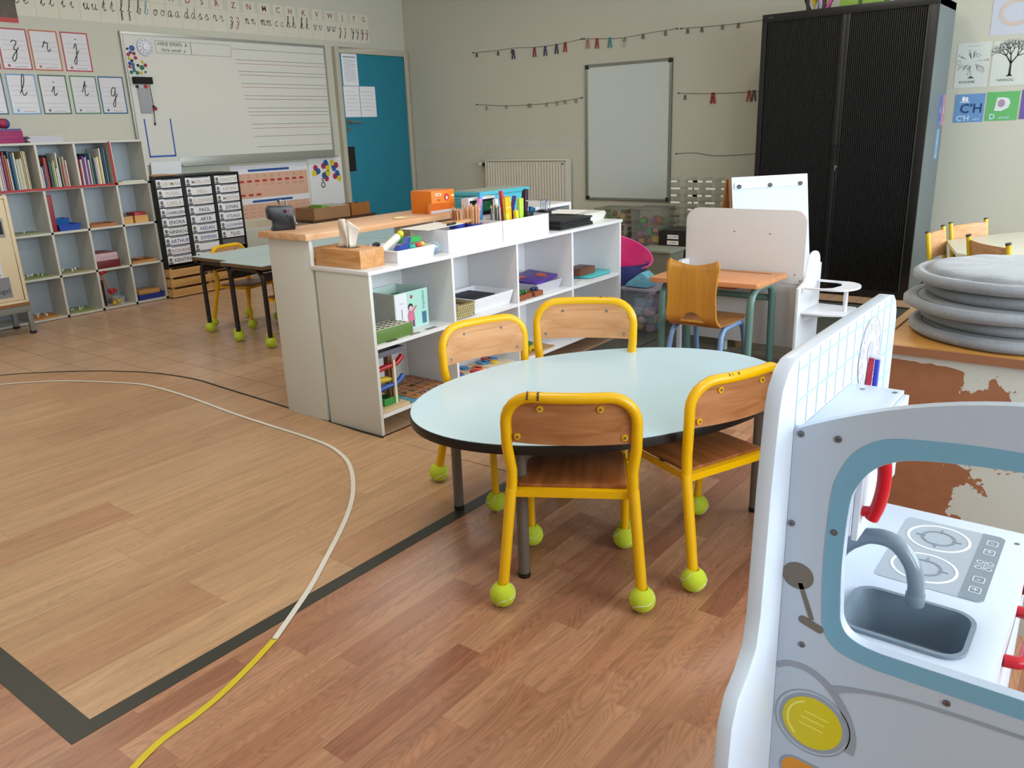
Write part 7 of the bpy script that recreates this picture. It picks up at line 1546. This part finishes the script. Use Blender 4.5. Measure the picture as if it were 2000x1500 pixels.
part(t, 'top_screw', MB().cyl((-0.262, 1.11, 0.850), (-0.262, 1.11, 0.8508), 0.0035, 10).cyl((-0.222, 1.115, 0.850), (-0.222, 1.115, 0.8508), 0.0035, 10), STEEL)

# ================================================================== peeling cabinet with the pile of round cushions
def peel():
    m, nt, b = base('peeling_paint')
    g = N(nt, 'ShaderNodeNewGeometry'); sp = N(nt, 'ShaderNodeSeparateXYZ'); nt.links.new(g.outputs['Position'], sp.inputs[0])
    n = N(nt, 'ShaderNodeTexNoise'); n.inputs['Scale'].default_value = 9; n.inputs['Detail'].default_value = 7; n.inputs['Roughness'].default_value = 0.62
    nt.links.new(g.outputs['Position'], n.inputs['Vector'])
    # a big worn area at the left, ragged, with a painted strip kept along the top edge
    gx = mth(nt, 'MULTIPLY', mth(nt, 'ADD', sp.outputs[0], 0.222), -3.2)
    gz = mth(nt, 'MULTIPLY', mth(nt, 'MAXIMUM', mth(nt, 'SUBTRACT', sp.outputs[2], 0.632), 0.0), -42.0)
    s_ = mth(nt, 'ADD', mth(nt, 'ADD', mth(nt, 'MULTIPLY', mth(nt, 'SUBTRACT', n.outputs[0], 0.5), 1.6), gx), gz)
    f = mth(nt, 'GREATER_THAN', s_, 0.0)
    n2 = N(nt, 'ShaderNodeTexNoise'); n2.inputs['Scale'].default_value = 30; nt.links.new(g.outputs['Position'], n2.inputs['Vector'])
    br = mix(nt, n2.outputs[0], col('#8E5A3C'), col('#A06A48'))
    nt.links.new(mix(nt, f, col('#C3C6BE'), br), b.inputs['Base Color']); b.inputs['Roughness'].default_value = 0.6
    bp = N(nt, 'ShaderNodeBump'); bp.inputs['Strength'].default_value = 0.4; bp.inputs['Distance'].default_value = 0.002; bp.invert = True
    nt.links.new(f, bp.inputs['Height']); nt.links.new(bp.outputs[0], b.inputs['Normal'])
    return m
t = thing('peeling_cabinet', 'low wooden cabinet with peeling grey paint under the stack of round cushions', 'cabinet', (0.0, 2.3, 0))
part(t, 'front_board', MB().box(-0.424, 0.42, 2.045, 2.065, 0, 0.658), peel(), bevel=0.001)
AMB = wood('#CC944C', '#B07A36', 0, 12, 0.35)
part(t, 'top', MB().box(-0.452, 0.44, 2.035, 2.60, 0.659, 0.680), AMB, bevel=0.002)
part(t, 'top_edge', MB().box(-0.450, 0.44, 2.031, 2.0345, 0.659, 0.679), flat('#8E5E40', 0.7))
part(t, 'batten', MB().box(-0.475, -0.4525, 2.04, 2.60, 0.655, 0.684), wood('#C8A068', '#AC8248', 1, 20, 0.5), bevel=0.002)
part(t, 'side_board', MB().box(-0.424, -0.404, 2.066, 2.58, 0, 0.658), flat('#8E6A48', 0.6)); part(t, 'side_board', MB().box(0.40, 0.42, 2.066, 2.58, 0, 0.658), flat('#8E6A48', 0.6))
part(t, 'back_board', MB().box(-0.403, 0.399, 2.56, 2.58, 0, 0.658), flat('#8E6A48', 0.6))
def felt():
    m, nt, b = base('grey_plush')
    tc = N(nt, 'ShaderNodeTexCoord'); n = N(nt, 'ShaderNodeTexNoise'); n.inputs['Scale'].default_value = 120; n.inputs['Detail'].default_value = 6
    n2 = N(nt, 'ShaderNodeTexNoise'); n2.inputs['Scale'].default_value = 9; n2.inputs['Detail'].default_value = 3
    nt.links.new(tc.outputs['Object'], n.inputs['Vector']); nt.links.new(tc.outputs['Object'], n2.inputs['Vector'])
    k = mth(nt, 'ADD', mth(nt, 'MULTIPLY', n.outputs[0], 0.6), mth(nt, 'MULTIPLY', n2.outputs[0], 0.5))
    nt.links.new(mix(nt, k, col('#6C7178'), col('#9EA3A9')), b.inputs['Base Color']); b.inputs['Roughness'].default_value = 0.95
    b.inputs['Sheen Weight'].default_value = 0.35
    bp = N(nt, 'ShaderNodeBump'); bp.inputs['Strength'].default_value = 0.7; bp.inputs['Distance'].default_value = 0.003
    nt.links.new(k, bp.inputs['Height']); nt.links.new(bp.outputs[0], b.inputs['Normal'])
    return m
FEL = felt()
cz = 0.681
offs = [(-0.200, 2.295, 0.243, 0.0), (-0.192, 2.312, 0.232, 0.5), (-0.212, 2.290, 0.247, 1.2), (-0.186, 2.310, 0.230, 2.0), (-0.200, 2.300, 0.243, 2.9)]
HB = 0.0315
lab_ = ['bottom', 'second from bottom', 'middle', 'fourth from bottom', 'top']
for i, (x_, y_, r, ph) in enumerate(offs):
    t = thing('round_cushion', 'round grey plush floor cushion, %s of the stack of five' % lab_[i], 'cushion', (x_, y_, cz+HB*i), group='stack of round grey cushions')
    h = HB-0.0004; n = 64; vs = []; fs = []
    pf_ = [(0.0, 0.0), (0.80, 0.0), (0.95, 0.05), (1.0, 0.30), (1.0, 0.62), (0.965, 0.86), (0.925, 0.90), (0.895, 0.80), (0.875, 0.74), (0.855, 0.82), (0.80, 0.93), (0.70, 0.985), (0.45, 1.0), (0.0, 1.0)]
    if i == 4: pf_ = [(a, b*1.25 if a < 0.87 and b > 0.5 else b) for a, b in pf_]
    for a, b in pf_[1:-1]:
        for j in range(n):
            q = 2*math.pi*j/n; w_ = 1+0.010*math.sin(3*q+ph)+0.006*math.sin(7*q+ph*2)
            dz = (0.0012*math.sin(11*q+ph*3)*b if 0.5 < a < 0.86 else 0)
            vs.append((x_+r*a*w_*math.cos(q), y_+r*a*w_*math.sin(q), cz+HB*i+h*b*(1+0.0)+dz*(1 if i == 4 else -0.3)))
    k = len(pf_)-2; vs += [(x_, y_, cz+HB*i+h*pf_[0][1]), (x_, y_, cz+HB*i+h*pf_[-1][1])]
    for a in range(k-1):
        for j in range(n): fs.append((a*n+j, a*n+(j+1) % n, (a+1)*n+(j+1) % n, (a+1)*n+j))
    fs += [(k*n, (j+1) % n, j) for j in range(n)] + [(k*n+1, (k-1)*n+j, (k-1)*n+(j+1) % n) for j in range(n)]
    part(t, 'cover', MB().add(vs, fs), FEL, ang=80)
    part(t, 'seam', MB().tube([(x_+r*0.868*math.cos(2*math.pi*j/n), y_+r*0.868*math.sin(2*math.pi*j/n), cz+HB*i+h*(0.75)) for j in range(n)], 0.0014, 5, closed=True), flat('#5E646A', 0.9))
